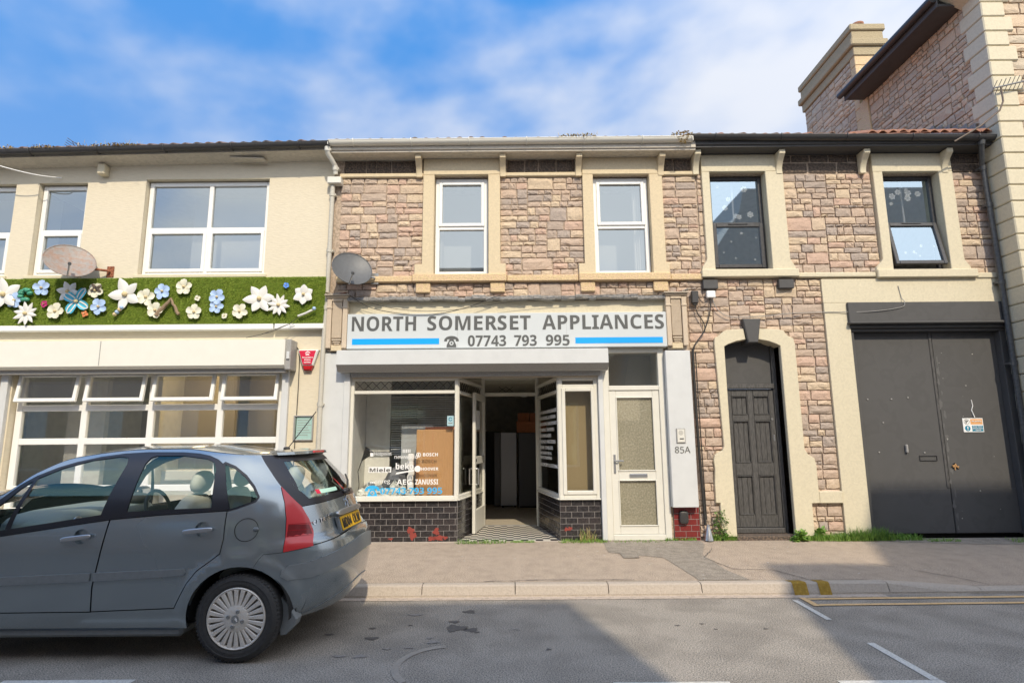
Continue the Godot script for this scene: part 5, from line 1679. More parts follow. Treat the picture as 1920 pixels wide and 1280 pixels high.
# ---------------------------------------------------------------- artificial turf with craft flowers
func make_turf() -> void:
	var t := thing("turf_panel", "long green artificial grass fascia with white and blue craft flowers", "fascia", Vector3(-6.3, 3.0, 0.0))
	part("backing_board", boxg(-3.7, 3.70, 0.02, 0.685, 0.0, 0.085, 0.004), MT.turf_base, t)
	part("white_trim", boxg(-3.7, 3.0, -0.065, 0.012, 0.0, 0.11, 0.006), MT.upvc, t)
	part("white_trim", boxg(3.02, 3.70, -0.06, 0.012, 0.0, 0.108, 0.006), MT.upvc, t)
	var r := RandomNumberGenerator.new()
	r.seed = 77
	for m in 3:
		var g := Geo.new()
		for k in 4:
			var a := TAU * k / 4.0 + 0.4
			var d := Vector3(cos(a), sin(a) - 0.45, 0.0) * 0.012
			var s := Vector3(-sin(a), cos(a), 0) * 0.0024
			g.tri(Vector3(0, 0, 0) - s, s, d + Vector3(0, 0, 0.022))
		var mm := MultiMesh.new()
		mm.transform_format = MultiMesh.TRANSFORM_3D
		mm.mesh = g.mesh()
		mm.instance_count = 7000
		for i in 7000:
			var x := r.randf_range(-3.7, 3.70) if i < 1400 else r.randf_range(-1.1, 3.70)
			mm.set_instance_transform(i, Transform3D(Basis(Vector3.BACK, r.randf_range(-1.2, 1.2)).scaled(Vector3.ONE * r.randf_range(0.7, 1.35)), Vector3(x, r.randf_range(0.022, 0.683), 0.084)))
		var o := MultiMeshInstance3D.new()
		o.name = numbered(t, "grass_pile")
		o.multimesh = mm
		o.material_override = MT["turf%d" % m]
		o.set_meta("kind", "stuff")
		t.add_child(o, true)
	var F := [["lily", -7.06, 3.452, 0.243, "large white lily overlapping a pale blue blossom"], ["blue5", -6.90, 3.367, 0.121, "pale blue blossom tucked beside the green foil bow"], ["green", -6.76, 3.442, 0.121], ["blue5", -6.54, 3.540, 0.121, "pale blue blossom above the crimson cup flower"], ["daisy", -6.72, 3.177, 0.171, "white daisy below the green foil bow"], ["cup_pink", -6.48, 3.311, 0.050], ["lily6", -6.17, 3.483, 0.171], ["white5", -6.31, 3.204, 0.121, "cream blossom between the white daisy and the turquoise windmill flower"], ["windmill", -6.03, 3.345, 0.20], ["butter", -5.79, 3.496, 0.114], ["blue5", -5.72, 3.267, 0.121, "pale blue blossom beside the turquoise windmill flower"], ["orange", -5.91, 3.170, 0.050], ["lily", -5.37, 3.439, 0.243, "large white lily above the small striped bee"], ["bee", -5.44, 3.204, 0.064], ["white5", -5.08, 3.398, 0.129, "cream blossom between a large white lily and a blue blossom"], ["blue5", -4.86, 3.480, 0.121, "pale blue blossom above the bark moth"], ["white5", -4.93, 3.208, 0.121, "cream blossom half covered by the bark moth"], ["white5", -4.56, 3.539, 0.121, "cream blossom alone near the fascia's top edge"], ["wood", -4.74, 3.259, 0.129], ["bud", -4.36, 3.377, 0.043, "small cream bud above a cream blossom"], ["white5", -4.39, 3.181, 0.114, "cream blossom below a small bud near the lower edge"], ["blue5", -4.09, 3.390, 0.121, "upper pale blue blossom of the stacked blue pair"], ["blue5", -4.09, 3.254, 0.107, "lower pale blue blossom of the stacked blue pair"], ["bud", -3.97, 3.124, 0.043, "small cream bud below the stacked blue pair"], ["white5", -3.76, 3.183, 0.114, "cream blossom just below the white lily's pointed petal"], ["lily", -3.50, 3.363, 0.214, "large white lily touching the white daisy"], ["daisy", -3.23, 3.270, 0.164, "white daisy touching a large white lily"], ["smallblue", -3.14, 3.551, 0.043], ["star6", -2.89, 3.419, 0.150], ["dragon", -2.83, 3.161, 0.114], ["blue5", -7.22, 3.20, 0.12], ["white5", -7.62, 3.30, 0.12], ["lily", -8.2, 3.4, 0.2]]
	var grp := "craft flowers on the turf fascia"
	r.seed = 4
	for f in F:
		var at := Vector3(f[1], f[2], 0.10 + r.randf_range(0.0, 0.012))
		var R: float = f[3]
		own_label = f[4] if f.size() > 4 else ""
		match f[0]:
			"lily": flower(at, R, 5 if R > 0.23 else 6, 0.27, "pointed", "petal_white", "large white lily with pointed petals on the turf fascia", r, grp)
			"lily6": flower(at, R, 6, 0.26, "pointed", "petal_white", "white lily in the rusty dish's shade on the turf fascia", r, grp)
			"star6": flower(at, R, 6, 0.34, "pointed", "petal_white", "white six petal star flower at the fascia's end by the downpipe", r, grp)
			"daisy": flower(at, R, 10, 0.17, "pointed", "petal_white", "white daisy with ten narrow petals on the turf fascia", r, grp)
			"white5": flower(at, R, 5, 0.40, "round", "petal_cream", "cream blossom with five round petals on the turf fascia", r, grp)
			"blue5": flower(at, R, 5, 0.38, "round", "petal_blue", "pale blue blossom with five round petals on the turf fascia", r, grp)
			"windmill": flower(at, R, 4, 0.30, "round", "petal_turquoise", "striped turquoise four petal windmill flower on the turf fascia", r, grp, true)
			"smallblue": flower(at, R, 5, 0.42, "round", "petal_bright_blue", "tiny bright blue flower near the fascia's top edge", r, grp)
			"cup_pink": flower(at, R, 5, 0.45, "round", "petal_pink", "small crimson cup flower on the turf fascia", r, grp)
			"orange": flower(at, R, 4, 0.42, "pointed", "petal_orange", "small orange flower below the turquoise windmill flower", r, grp)
			"bud": flower(at, R, 4, 0.5, "round", "petal_cream", "small cream bud on the turf fascia", r, grp)
			"butter":
				flower(at, R, 5, 0.40, "round", "petal_cream", "cream blossom with a dark winged insect on it", r, grp)
				insect(at + Vector3(0.02, 0.03, 0.05), 0.10, "sooty_stone", "dark winged craft butterfly on a cream blossom")
			"green": crumpled(at, R, "petal_green", "crumpled green foil bow on the turf fascia")
			"bee": bee(at, R)
			"wood": driftwood(at, R)
			"dragon": dragonfly(at)

var own_label := ""

func flower(at: Vector3, R: float, n: int, wide: float, shape: String, m: String, label: String, r: RandomNumberGenerator, grp: String, stripes := false) -> void:
	var f := thing("craft_flower", own_label if own_label != "" else label, "flower", at, grp)
	var base := r.randf() * TAU
	for k in n:
		var g := Geo.new()
		var L := R * r.randf_range(0.9, 1.06)
		var w := R * wide * r.randf_range(0.9, 1.1)
		var lift := r.randf_range(0.10, 0.32)
		var rows := []
		var nr := 7
		for i in nr + 1:
			var t := float(i) / nr
			var hw: float
			if shape == "round":
				hw = w * sqrt(maxf(0.0, 1.0 - pow((t - 0.60) / 0.62, 2.0)))
				if t > 0.6:
					hw = w * sqrt(maxf(0.0, 1.0 - pow((t - 0.6) / 0.4, 2.0)))
			else:
				hw = w * (pow(sin(PI * pow(t, 0.8)), 0.8) + 0.12 * (1 - t))
			var row := []
			for j in 5:
				var s := -1.0 + 0.5 * j
				row.append(Vector3(L * (0.06 + 0.94 * t), hw * s, 0.02 + R * (lift * t - 0.55 * lift * t * t) + 0.10 * R * s * s * (1.0 if shape == "round" else -0.6) * sin(PI * t)))
			rows.append(row)
		var tf := Transform3D(Basis(Vector3.BACK, base + TAU * k / n), Vector3(0, 0, 0.004 * (k % 2)))
		for i in nr:
			for j in 4:
				g.quad(tf * (rows[i][j] as Vector3), tf * (rows[i + 1][j] as Vector3), tf * (rows[i + 1][j + 1] as Vector3), tf * (rows[i][j + 1] as Vector3), Vector3.BACK)
		# thickness: a rim that goes back to the turf side
		for i in nr:
			for j in [0, 4]:
				var a: Vector3 = tf * (rows[i][j] as Vector3)
				var b: Vector3 = tf * (rows[i + 1][j] as Vector3)
				g.quad(a, b, b - Vector3(0, 0, 0.006), a - Vector3(0, 0, 0.006), tf.basis.y * (-1.0 if j == 0 else 1.0))
		var mm: Material = MT[m]
		var p := part("petal", g, mm, f)
		if stripes:
			for q in [-0.5, 0.45]:
				var st := Geo.new()
				for i in range(1, nr):
					var c0: Vector3 = (rows[i][2] as Vector3).lerp(rows[i][4] if q > 0 else rows[i][0], absf(q)) + Vector3(0, 0, 0.004)
					var c1: Vector3 = (rows[i + 1][2] as Vector3).lerp(rows[i + 1][4] if q > 0 else rows[i + 1][0], absf(q)) + Vector3(0, 0, 0.004)
					var o := Vector3(0, 0.009, 0)
					st.quad(tf * (c0 - o), tf * (c1 - o), tf * (c1 + o), tf * (c0 + o), Vector3.BACK)
				part("stripe", st, MT.petal_white, p)
	var c := Geo.new()
	c.blob(Vector3(0, 0, 0.035 + R * 0.04), Vector3(R * 0.15, R * 0.15, 0.018 + R * 0.05), 1.0, 10)
	part("centre", c, MT.pollen, f)

func crumpled(at: Vector3, R: float, m: String, label: String) -> void:
	var t := thing("craft_bow", label, "ornament", at)
	var r := RandomNumberGenerator.new()
	r.seed = 6
	for k in 9:
		var g := Geo.new()
		var a := TAU * k / 9.0
		g.blob(Vector3(R * 0.55 * cos(a), R * 0.6 * sin(a), 0.03), Vector3(R * 0.35, R * 0.22, 0.03), 0.8, 8, Transform3D(Basis(Vector3.BACK, r.randf_range(-0.4, 0.4)), Vector3.ZERO))
		part("loop", g, MT[m], t)

func insect(at: Vector3, s: float, m: String, label: String) -> void:
	var t := thing("craft_butterfly", label, "ornament", at)
	for q in [0.5, 2.4, 3.6, 5.6]:
		var g := Geo.new()
		g.blob(Vector3(s * 0.45, 0, 0), Vector3(s * 0.45, s * 0.2, 0.005), 1.0, 10, Transform3D(Basis(Vector3.BACK, q), Vector3.ZERO))
		part("wing", g, MT[m], t)
	var b := Geo.new()
	b.blob(Vector3.ZERO, Vector3(s * 0.08, s * 0.3, 0.012), 1.0, 8)
	part("body", b, MT.cable, t)

func bee(at: Vector3, R: float) -> void:
	var t := thing("craft_bee", "small striped craft bee below the large white lily", "ornament", at)
	for k in 4:
		var g := Geo.new()
		g.blob(Vector3((k - 1.5) * R * 0.45, (k - 1.5) * R * 0.5, 0.03), Vector3(R * 0.42, R * 0.42, 0.035), 1.0, 10)
		part("body_band", g, MT.petal_blue if k % 2 else MT.pollen, t)

func driftwood(at: Vector3, R: float) -> void:
	var t := thing("craft_moth", "brown bark moth with two rough wings on the turf fascia", "ornament", at)
	for q in [[Vector3(0.02, 0.10, 0.04), Vector3(-0.17, -0.12, 0.03), 0.035], [Vector3(0.02, 0.11, 0.05), Vector3(0.14, -0.11, 0.04), 0.024]]:
		var g := Geo.new()
		var path := []
		for k in 7:
			path.append((q[0] as Vector3).lerp(q[1], k / 6.0) + Vector3(sin(k * 2.3) * 0.006, cos(k * 1.7) * 0.006, 0))
		g.tube(path, q[2] * 0.6, 7, true, q[2])
		part("wing", g, MT.bark, t)

func dragonfly(at: Vector3) -> void:
	var t := thing("craft_dragonfly", "long silvery craft dragonfly at the lower corner of the turf", "ornament", at)
	var g := Geo.new()
	g.tube([Vector3(-0.12, -0.05, 0.03), Vector3(-0.02, -0.02, 0.05), Vector3(0.08, 0.03, 0.05)], 0.016, 8)
	part("body", g, MT.petal_white, t)
	var h := Geo.new()
	h.blob(Vector3(0.105, 0.05, 0.055), Vector3(0.026, 0.026, 0.026), 1.0, 10)
	part("head", h, MT.petal_blue, t)
	for k in 3:
		var c := Geo.new()
		var e := [Vector3(-0.55, -0.32, 0.16), Vector3(-0.76, -0.37, 0.16), Vector3(-0.16, -0.19, 0.03)][k] as Vector3
		c.tube([Vector3(-0.10, -0.05, 0.03), Vector3(-0.22, -0.16, 0.05), e.lerp(Vector3(-0.3, -0.25, 0.06), 0.4), e], 0.004, 5)
		part("trailing_wire", c, MT.cable, t)

# ---------------------------------------------------------------- dishes, boxes, cables
func dish(at: Vector3, R: float, ratio: float, face: Vector3, m: String, label: String, wall_pt: Vector3, tilt := 0.0) -> void:
	var t := thing("satellite_dish", label, "satellite dish", at)
	var z := face.normalized()
	var x := Vector3.UP.cross(z).normalized()
	var y := z.cross(x)
	var B := Basis(x, y, z) * Basis(Vector3.BACK, tilt)
	var g := Geo.new()
	var nr := 7
	var ns := 30
	var P := func(i: int, k: int) -> Vector3:
		var q := float(i) / nr
		var a := TAU * k / ns
		return B * Vector3(R * q * cos(a), R * ratio * q * sin(a), 0.20 * R * (q * q - 1.0))
	for i in nr:
		for k in ns:
			var a: Vector3 = P.call(i, k)
			var b: Vector3 = P.call(i + 1, k)
			var c: Vector3 = P.call(i + 1, k + 1)
			var d: Vector3 = P.call(i, k + 1)
			var nn := func(v: Vector3) -> Vector3:
				var l: Vector3 = B.inverse() * v
				return (B * Vector3(-0.4 * l.x / R, -0.4 * l.y / R, 1.0)).normalized()
			g.tri_smooth(a, b, c, nn.call(a), nn.call(b), nn.call(c))
			g.tri_smooth(a, c, d, nn.call(a), nn.call(c), nn.call(d))
	part("reflector", g, MT[m], t)
	var rim := []
	for k in ns + 1:
		rim.append(P.call(nr, k))
	var rg := Geo.new()
	rg.tube(rim, 0.007, 6, false)
	part("rim", rg, MT[m], t)
	var arm := Geo.new()
	var tip := B * Vector3(0, -R * 0.78, R * 0.62)
	arm.tube([B * Vector3(0, -R * ratio * 1.0, -0.02), tip], 0.011, 6)
	part("arm", arm, MT.steel, t)
	var ln := Geo.new()
	ln.tube([tip + B * Vector3(0, -0.02, 0.0), tip + B * Vector3(0, 0.05, -0.06)], 0.022, 8)
	part("receiver", ln, MT.dish_grey, t)
	var mt := Geo.new()
	mt.tube([B * Vector3(0, 0, -0.2 * R), B * Vector3(0, 0, -0.2 * R - 0.05), wall_pt - at + Vector3(0, 0, 0.06), wall_pt - at], 0.017, 8)
	part("bracket", mt, MT.rust if m == "dish_rusty" else MT.steel, t)
	part("wall_plate", boxg(wall_pt.x - at.x - 0.05, wall_pt.x - at.x + 0.05, wall_pt.y - at.y - 0.08, wall_pt.y - at.y + 0.08, wall_pt.z - at.z, wall_pt.z - at.z + 0.012, 0.003), MT.rust if m == "dish_rusty" else MT.steel, t)

func wire(called: String, label: String, path: Array, r: float, m: String, cat := "cable") -> void:
	var g := Geo.new()
	var pts := []
	for i in path.size() - 1:
		for k in 6:
			var t := k / 6.0
			var p0: Vector3 = path[maxi(i - 1, 0)]
			var p3: Vector3 = path[mini(i + 2, path.size() - 1)]
			pts.append((path[i] as Vector3).cubic_interpolate(path[i + 1], p0, p3, t))
	pts.append(path[-1])
	g.tube(pts, r, 6)
	var o := part(called, g, MT[m], self)
	tag(o, label, cat)

func make_fittings() -> void:
	dish(Vector3(-6.04, 3.87, 0.33), 0.295, 1.0, Vector3(0.78, 0.72, 0.9), "dish_rusty", "rust stained satellite dish on the cream rendered wall", Vector3(-5.70, 3.80, 0.0), -0.06)
	dish(Vector3(-2.18, 3.735, 0.30), 0.27, 1.0, Vector3(0.55, 0.50, 1.0), "dish_grey", "dark grey satellite dish on the stone wall", Vector3(-1.93, 3.66, 0.03), -0.2)
	# alarm box
	var a := thing("alarm_box", "red and white burglar alarm box on the cream wall", "alarm box", Vector3(-2.81, 2.40, 0.0))
	var g := Geo.new()
	g.prism(P2([-0.145, 0.25, 0.145, 0.25, 0.075, 0.03, -0.075, 0.03]), 0.0, 0.075, 0.02)
	part("housing", g, MT.upvc, a)
	g = Geo.new()
	g.prism(P2([-0.122, 0.238, 0.112, 0.238, 0.058, 0.045, -0.062, 0.045]), 0.07, 0.079, 0.002)
	part("red_panel", g, MT.alarm_red, a)
	g = Geo.new()
	g.prism(P2([-0.07, 0.03, 0.07, 0.03, 0.05, -0.035, -0.05, -0.035]), 0.0, 0.07, 0.015)
	part("strobe", g, MT.lamp_red, a)
	g = Geo.new()
	g.prism(P2([-0.038, 0.205, 0.0, 0.23, 0.038, 0.205, 0.028, 0.20, 0.0, 0.217, -0.028, 0.20]), 0.079, 0.081)
	g.prism(P2([-0.026, 0.195, -0.016, 0.202, -0.016, 0.178, 0.024, 0.178, 0.024, 0.170, -0.026, 0.170]), 0.079, 0.081)
	g.prism(P2([0.0, 0.20, 0.02, 0.19, 0.008, 0.186, 0.022, 0.182, -0.004, 0.182, -0.008, 0.192]), 0.079, 0.081)
	part("house_emblem", g, MT.vinyl_white, a)
	text_part("lettering", "SecuriWire", -0.072, 0.132, 0.079, 0.145, 0.02, MT.vinyl_white, a)
	text_part("lettering", "01934", -0.042, 0.098, 0.079, 0.085, 0.02, MT.vinyl_white, a)
	text_part("lettering", "627592", -0.046, 0.065, 0.079, 0.09, 0.018, MT.vinyl_white, a)
	# notice case
	var n := thing("notice_case", "small grey framed notice case on the cream wall", "notice board", Vector3(-2.84, 1.415, 0.0))
	part("frame", frameg(-0.135, 0.135, 0.0, 0.34, 0.0, 0.03, 0.018, 0.004), MT.grey_metal, n)
	part("sheet", boxg(-0.117, 0.117, 0.018, 0.322, 0.0, 0.008), MT.notice_green, n)
	part("pane", paneg(-0.117, 0.117, 0.018, 0.322, 0.02), MT.pane_clear, n)
	for k in 7:
		part("print_line", boxg(-0.085, 0.06 + 0.02 * (k % 3), 0.27 - 0.033 * k, 0.278 - 0.033 * k, 0.008, 0.0088), MT.cable_grey, n)
	# entry panel
	var ic := thing("intercom", "small steel door entry panel on the white cladding box", "intercom", Vector3(2.24, 1.345, 0.13))
	part("plate", boxg(-0.06, 0.06, 0.0, 0.195, 0.0, 0.014, 0.004), MT.grey_metal, ic)
	part("face", boxg(-0.048, 0.048, 0.012, 0.183, 0.014, 0.018, 0.003), MT.upvc_aged, ic)
	for k in 4:
		part("speaker_slot", ringg(0.0, 0.135, 0.006 + 0.007 * k, 0.009 + 0.007 * k, 0.018, 14, 0.001), MT.grey_metal, ic)
	part("button", boxg(-0.02, 0.035, 0.05, 0.064, 0.018, 0.022, 0.002), MT.dark_frame, ic)
	# key safe on the red tiles
	var ks := thing("key_safe", "black key safe on the red tiled base", "key safe", Vector3(2.215, 0.31, 0.008))
	var kg := Geo.new()
	kg.blob(Vector3(0.035, 0.07, 0.025), Vector3(0.06, 0.085, 0.03), 0.45, 14)
	part("cover", kg, MT.black_plastic, ks)
	# junction boxes and their wires beside the fascia end
	var jb := thing("junction_box", "black cable box beside the fascia bracket on the stone wall", "junction box", Vector3(2.56, 3.24, 0.03))
	part("box", boxg(-0.05, 0.05, 0.02, 0.20, 0.0, 0.06, 0.012), MT.black_plastic, jb)
	part("gland", boxg(-0.03, 0.03, -0.005, 0.02, 0.01, 0.045, 0.006), MT.cable, jb)
	var jw := thing("junction_box", "white cable box under the sill on the stone wall", "junction box", Vector3(2.79, 3.34, 0.03))
	part("box", boxg(-0.062, 0.062, 0.0, 0.10, 0.0, 0.05, 0.008), MT.upvc, jw)
	wire("cable", "black cable from the white box down to the conduit", [Vector3(2.78, 3.34, 0.05), Vector3(2.76, 3.12, 0.05), Vector3(2.67, 2.88, 0.05), Vector3(2.54, 2.70, 0.055), Vector3(2.505, 2.60, 0.05)], 0.008, "cable")
	wire("cable", "black cable looping from the black box to the conduit", [Vector3(2.56, 3.24, 0.06), Vector3(2.59, 3.12, 0.055), Vector3(2.66, 3.0, 0.055), Vector3(2.675, 2.88, 0.06), Vector3(2.60, 2.78, 0.06), Vector3(2.51, 2.66, 0.06), Vector3(2.498, 2.58, 0.05)], 0.007, "cable")
	wire("cable", "short dark cable sagging between the two boxes", [Vector3(2.60, 3.40, 0.06), Vector3(2.64, 3.30, 0.06), Vector3(2.70, 3.27, 0.06), Vector3(2.77, 3.35, 0.06)], 0.005, "cable")
	wire("cable", "thin cable running from the boxes to above the garage", [Vector3(2.81, 3.34, 0.05), Vector3(2.87, 3.18, 0.05), Vector3(3.05, 3.07, 0.05), Vector3(3.5, 3.075, 0.055), Vector3(3.87, 3.11, 0.055), Vector3(4.5, 3.13, 0.045), Vector3(4.95, 3.12, 0.085), Vector3(5.40, 3.175, 0.085), Vector3(5.47, 3.25, 0.085), Vector3(5.465, 3.33, 0.04), Vector3(5.44, 3.50, 0.037)], 0.005, "cable_grey")
	wire("conduit", "black conduit running down the stone wall beside the cladding", [Vector3(2.495, 2.62, 0.045), Vector3(2.49, 2.2, 0.045), Vector3(2.495, 1.56, 0.045), Vector3(2.51, 0.9, 0.045), Vector3(2.525, 0.28, 0.045)], 0.018, "cable", "conduit")
	wire("conduit", "thin black cable clipped beside the wall conduit", [Vector3(2.53, 2.58, 0.045), Vector3(2.53, 2.0, 0.045), Vector3(2.535, 1.3, 0.045), Vector3(2.545, 0.35, 0.045)], 0.008, "cable", "conduit")
	var cn := thing("metal_cone", "silver metal cone at the foot of the conduit", "cover", Vector3(2.545, 0.095, 0.09))
	var cg := Geo.new()
	cg.lathe([Vector2(0.062, 0.0), Vector2(0.05, 0.06), Vector2(0.022, 0.17), Vector2(0.018, 0.20), Vector2(0.0, 0.20)], 18)
	part("cone", cg, MT.chrome_soft, cn)
	wire("cable", "sagging black wire above the shop sign", [Vector3(-2.25, 3.40, 0.15), Vector3(-1.95, 3.22, 0.135), Vector3(-1.45, 3.125, 0.135), Vector3(-1.0, 3.13, 0.135), Vector3(-0.6, 3.22, 0.135), Vector3(-0.3, 3.33, 0.15), Vector3(-0.15, 3.38, 0.15)], 0.005, "cable")
	wire("cable", "thin wire along the ledge above the shop sign", [Vector3(-2.2, 3.36, 0.16), Vector3(-1.6, 3.20, 0.14), Vector3(-0.9, 3.17, 0.14), Vector3(0.2, 3.31, 0.155), Vector3(1.2, 3.365, 0.155), Vector3(2.1, 3.40, 0.155)], 0.0035, "cable")
	wire("cable", "dark cable down the cream wall past the alarm box", [Vector3(-2.99, 2.70, 0.02), Vector3(-2.95, 2.60, 0.012), Vector3(-2.94, 2.2, 0.012), Vector3(-2.945, 1.6, 0.012), Vector3(-2.95, 1.0, 0.012)], 0.006, "cable")
	wire("cable", "white wire drooping below the rendered building's gutter", [Vector3(-7.6, 5.40, 0.3), Vector3(-7.1, 5.24, 0.3), Vector3(-6.75, 5.18, 0.2), Vector3(-6.55, 5.22, 0.02)], 0.007, "vinyl_white")
	# parking notice
	var p := thing("parking_notice", "small white parking notice wired to the garage door", "sign", Vector3(6.33, 1.46, -0.098))
	var x0 := -0.14
	part("plate", boxg(-0.14, 0.14, 0.0, 0.19, 0.0, 0.006, 0.002), MT.vinyl_white, p)
	part("orange_field", boxg(-0.035, 0.13, 0.105, 0.18, 0.006, 0.0068), MT.notice_orange, p)
	part("blue_field", boxg(-0.02, 0.13, 0.012, 0.09, 0.006, 0.0068), MT.notice_blue, p)
	part("ring", ringg(-0.085, 0.143, 0.033, 0.038, 0.006, 20, 0.001), MT.vinyl_dark, p)
	text_part("lettering", "P", -0.102, 0.122, 0.006, 0.034, 0.042, MT.vinyl_dark, p)
	text_part("lettering", "No parking", -0.015, 0.135, 0.0068, 0.13, 0.026, MT.vinyl_white, p)
	part("disc", disc(-0.082, 0.052, 0.038, 0.006, 0.0068), MT.notice_blue, p)
	text_part("lettering", "!", -0.09, 0.028, 0.0068, 0.015, 0.048, MT.vinyl_white, p)
	text_part("lettering", "Keep clear", -0.01, 0.066, 0.0068, 0.125, 0.018, MT.vinyl_white, p)
	text_part("lettering", "24 hour access", -0.012, 0.042, 0.0068, 0.13, 0.016, MT.vinyl_white, p)
	text_part("lettering", "required", 0.02, 0.02, 0.0068, 0.075, 0.015, MT.vinyl_white, p)
	# aerials
	aerial(Vector3(-7.1, 5.85, -0.9), 0.0)
	var ca := thing("corner_aerial", "bent pole aerial on the tall building's cream corner", "aerial", Vector3(6.85, 5.6, 0.45))
	var pg := Geo.new()
	pg.tube([Vector3(-0.62, -0.12, -0.05), Vector3(-0.3, 0.06, 0.02), Vector3(-0.02, 0.28, 0.06), Vector3(0.05, 0.42, 0.06), Vector3(0.05, 0.64, 0.06)], 0.012, 8)
	part("pole", pg, MT.rust_dark, ca)
	var bg := Geo.new()
	bg.tube([Vector3(-0.06, 0.62, 0.06), Vector3(0.55, 0.76, 0.06)], 0.012, 6)
	part("boom", bg, MT.aerial, ca)
	for k in 9:
		var eg := Geo.new()
		var q := Vector3(-0.05 + 0.065 * k, 0.625 + 0.015 * k, 0.06)
		eg.tube([q - Vector3(0, 0.07, 0.07), q + Vector3(0, 0.07, 0.07)], 0.005, 5)
		part("element", eg, MT.aerial, ca)
	var a2 := thing("chimney_aerial", "thin television aerial in front of the chimney stack", "aerial", Vector3(6.95, 8.3, -2.4))
	var b2 := Geo.new()
	b2.tube([Vector3(-0.1, 0, 0.1), Vector3(0.62, 0.06, 0.1)], 0.012, 6)
	part("boom", b2, MT.aerial, a2)
	for k in 9:
		var eg2 := Geo.new()
		var q2 := Vector3(-0.08 + 0.085 * k, 0.005 * k, 0.1)
		eg2.tube([q2 - Vector3(0, 0.05, 0.1), q2 + Vector3(0, 0.05, 0.1)], 0.006, 5)
		part("element", eg2, MT.aerial, a2)
	var mst := Geo.new()
	mst.tube([Vector3(0.25, -0.5, 0.1), Vector3(0.25, 0.15, 0.1)], 0.015, 6)
	part("mast", mst, MT.aerial, a2)

func aerial(at: Vector3, turn: float) -> void:
	var t := thing("roof_aerial", "grid reflector television aerial on the tiled roof", "aerial", at)
	var g := Geo.new()
	g.tube([Vector3(0, -0.4, 0), Vector3(0, 0.42, 0)], 0.016, 6)
	part("mast", g, MT.aerial, t)
	g = Geo.new()
	g.tube([Vector3(-0.1, 0.36, 0), Vector3(0.50, 0.20, 0)], 0.012, 6)
	part("boom", g, MT.aerial, t)
	for k in 9:
		g = Geo.new()
		var q := Vector3(-0.04 + 0.06 * k, 0.345 - 0.016 * k, 0)
		g.tube([q - Vector3(0.01, 0.05, 0.10), q + Vector3(0.01, 0.05, 0.10)], 0.005, 5)
		part("element", g, MT.aerial, t)
	for k in 5:
		g = Geo.new()
		g.tube([Vector3(-0.11 + 0.012 * k, 0.28 + 0.035 * k, -0.16), Vector3(-0.11 + 0.012 * k, 0.28 + 0.035 * k, 0.16)], 0.005, 5)
		part("reflector_rod", g, MT.aerial, t)

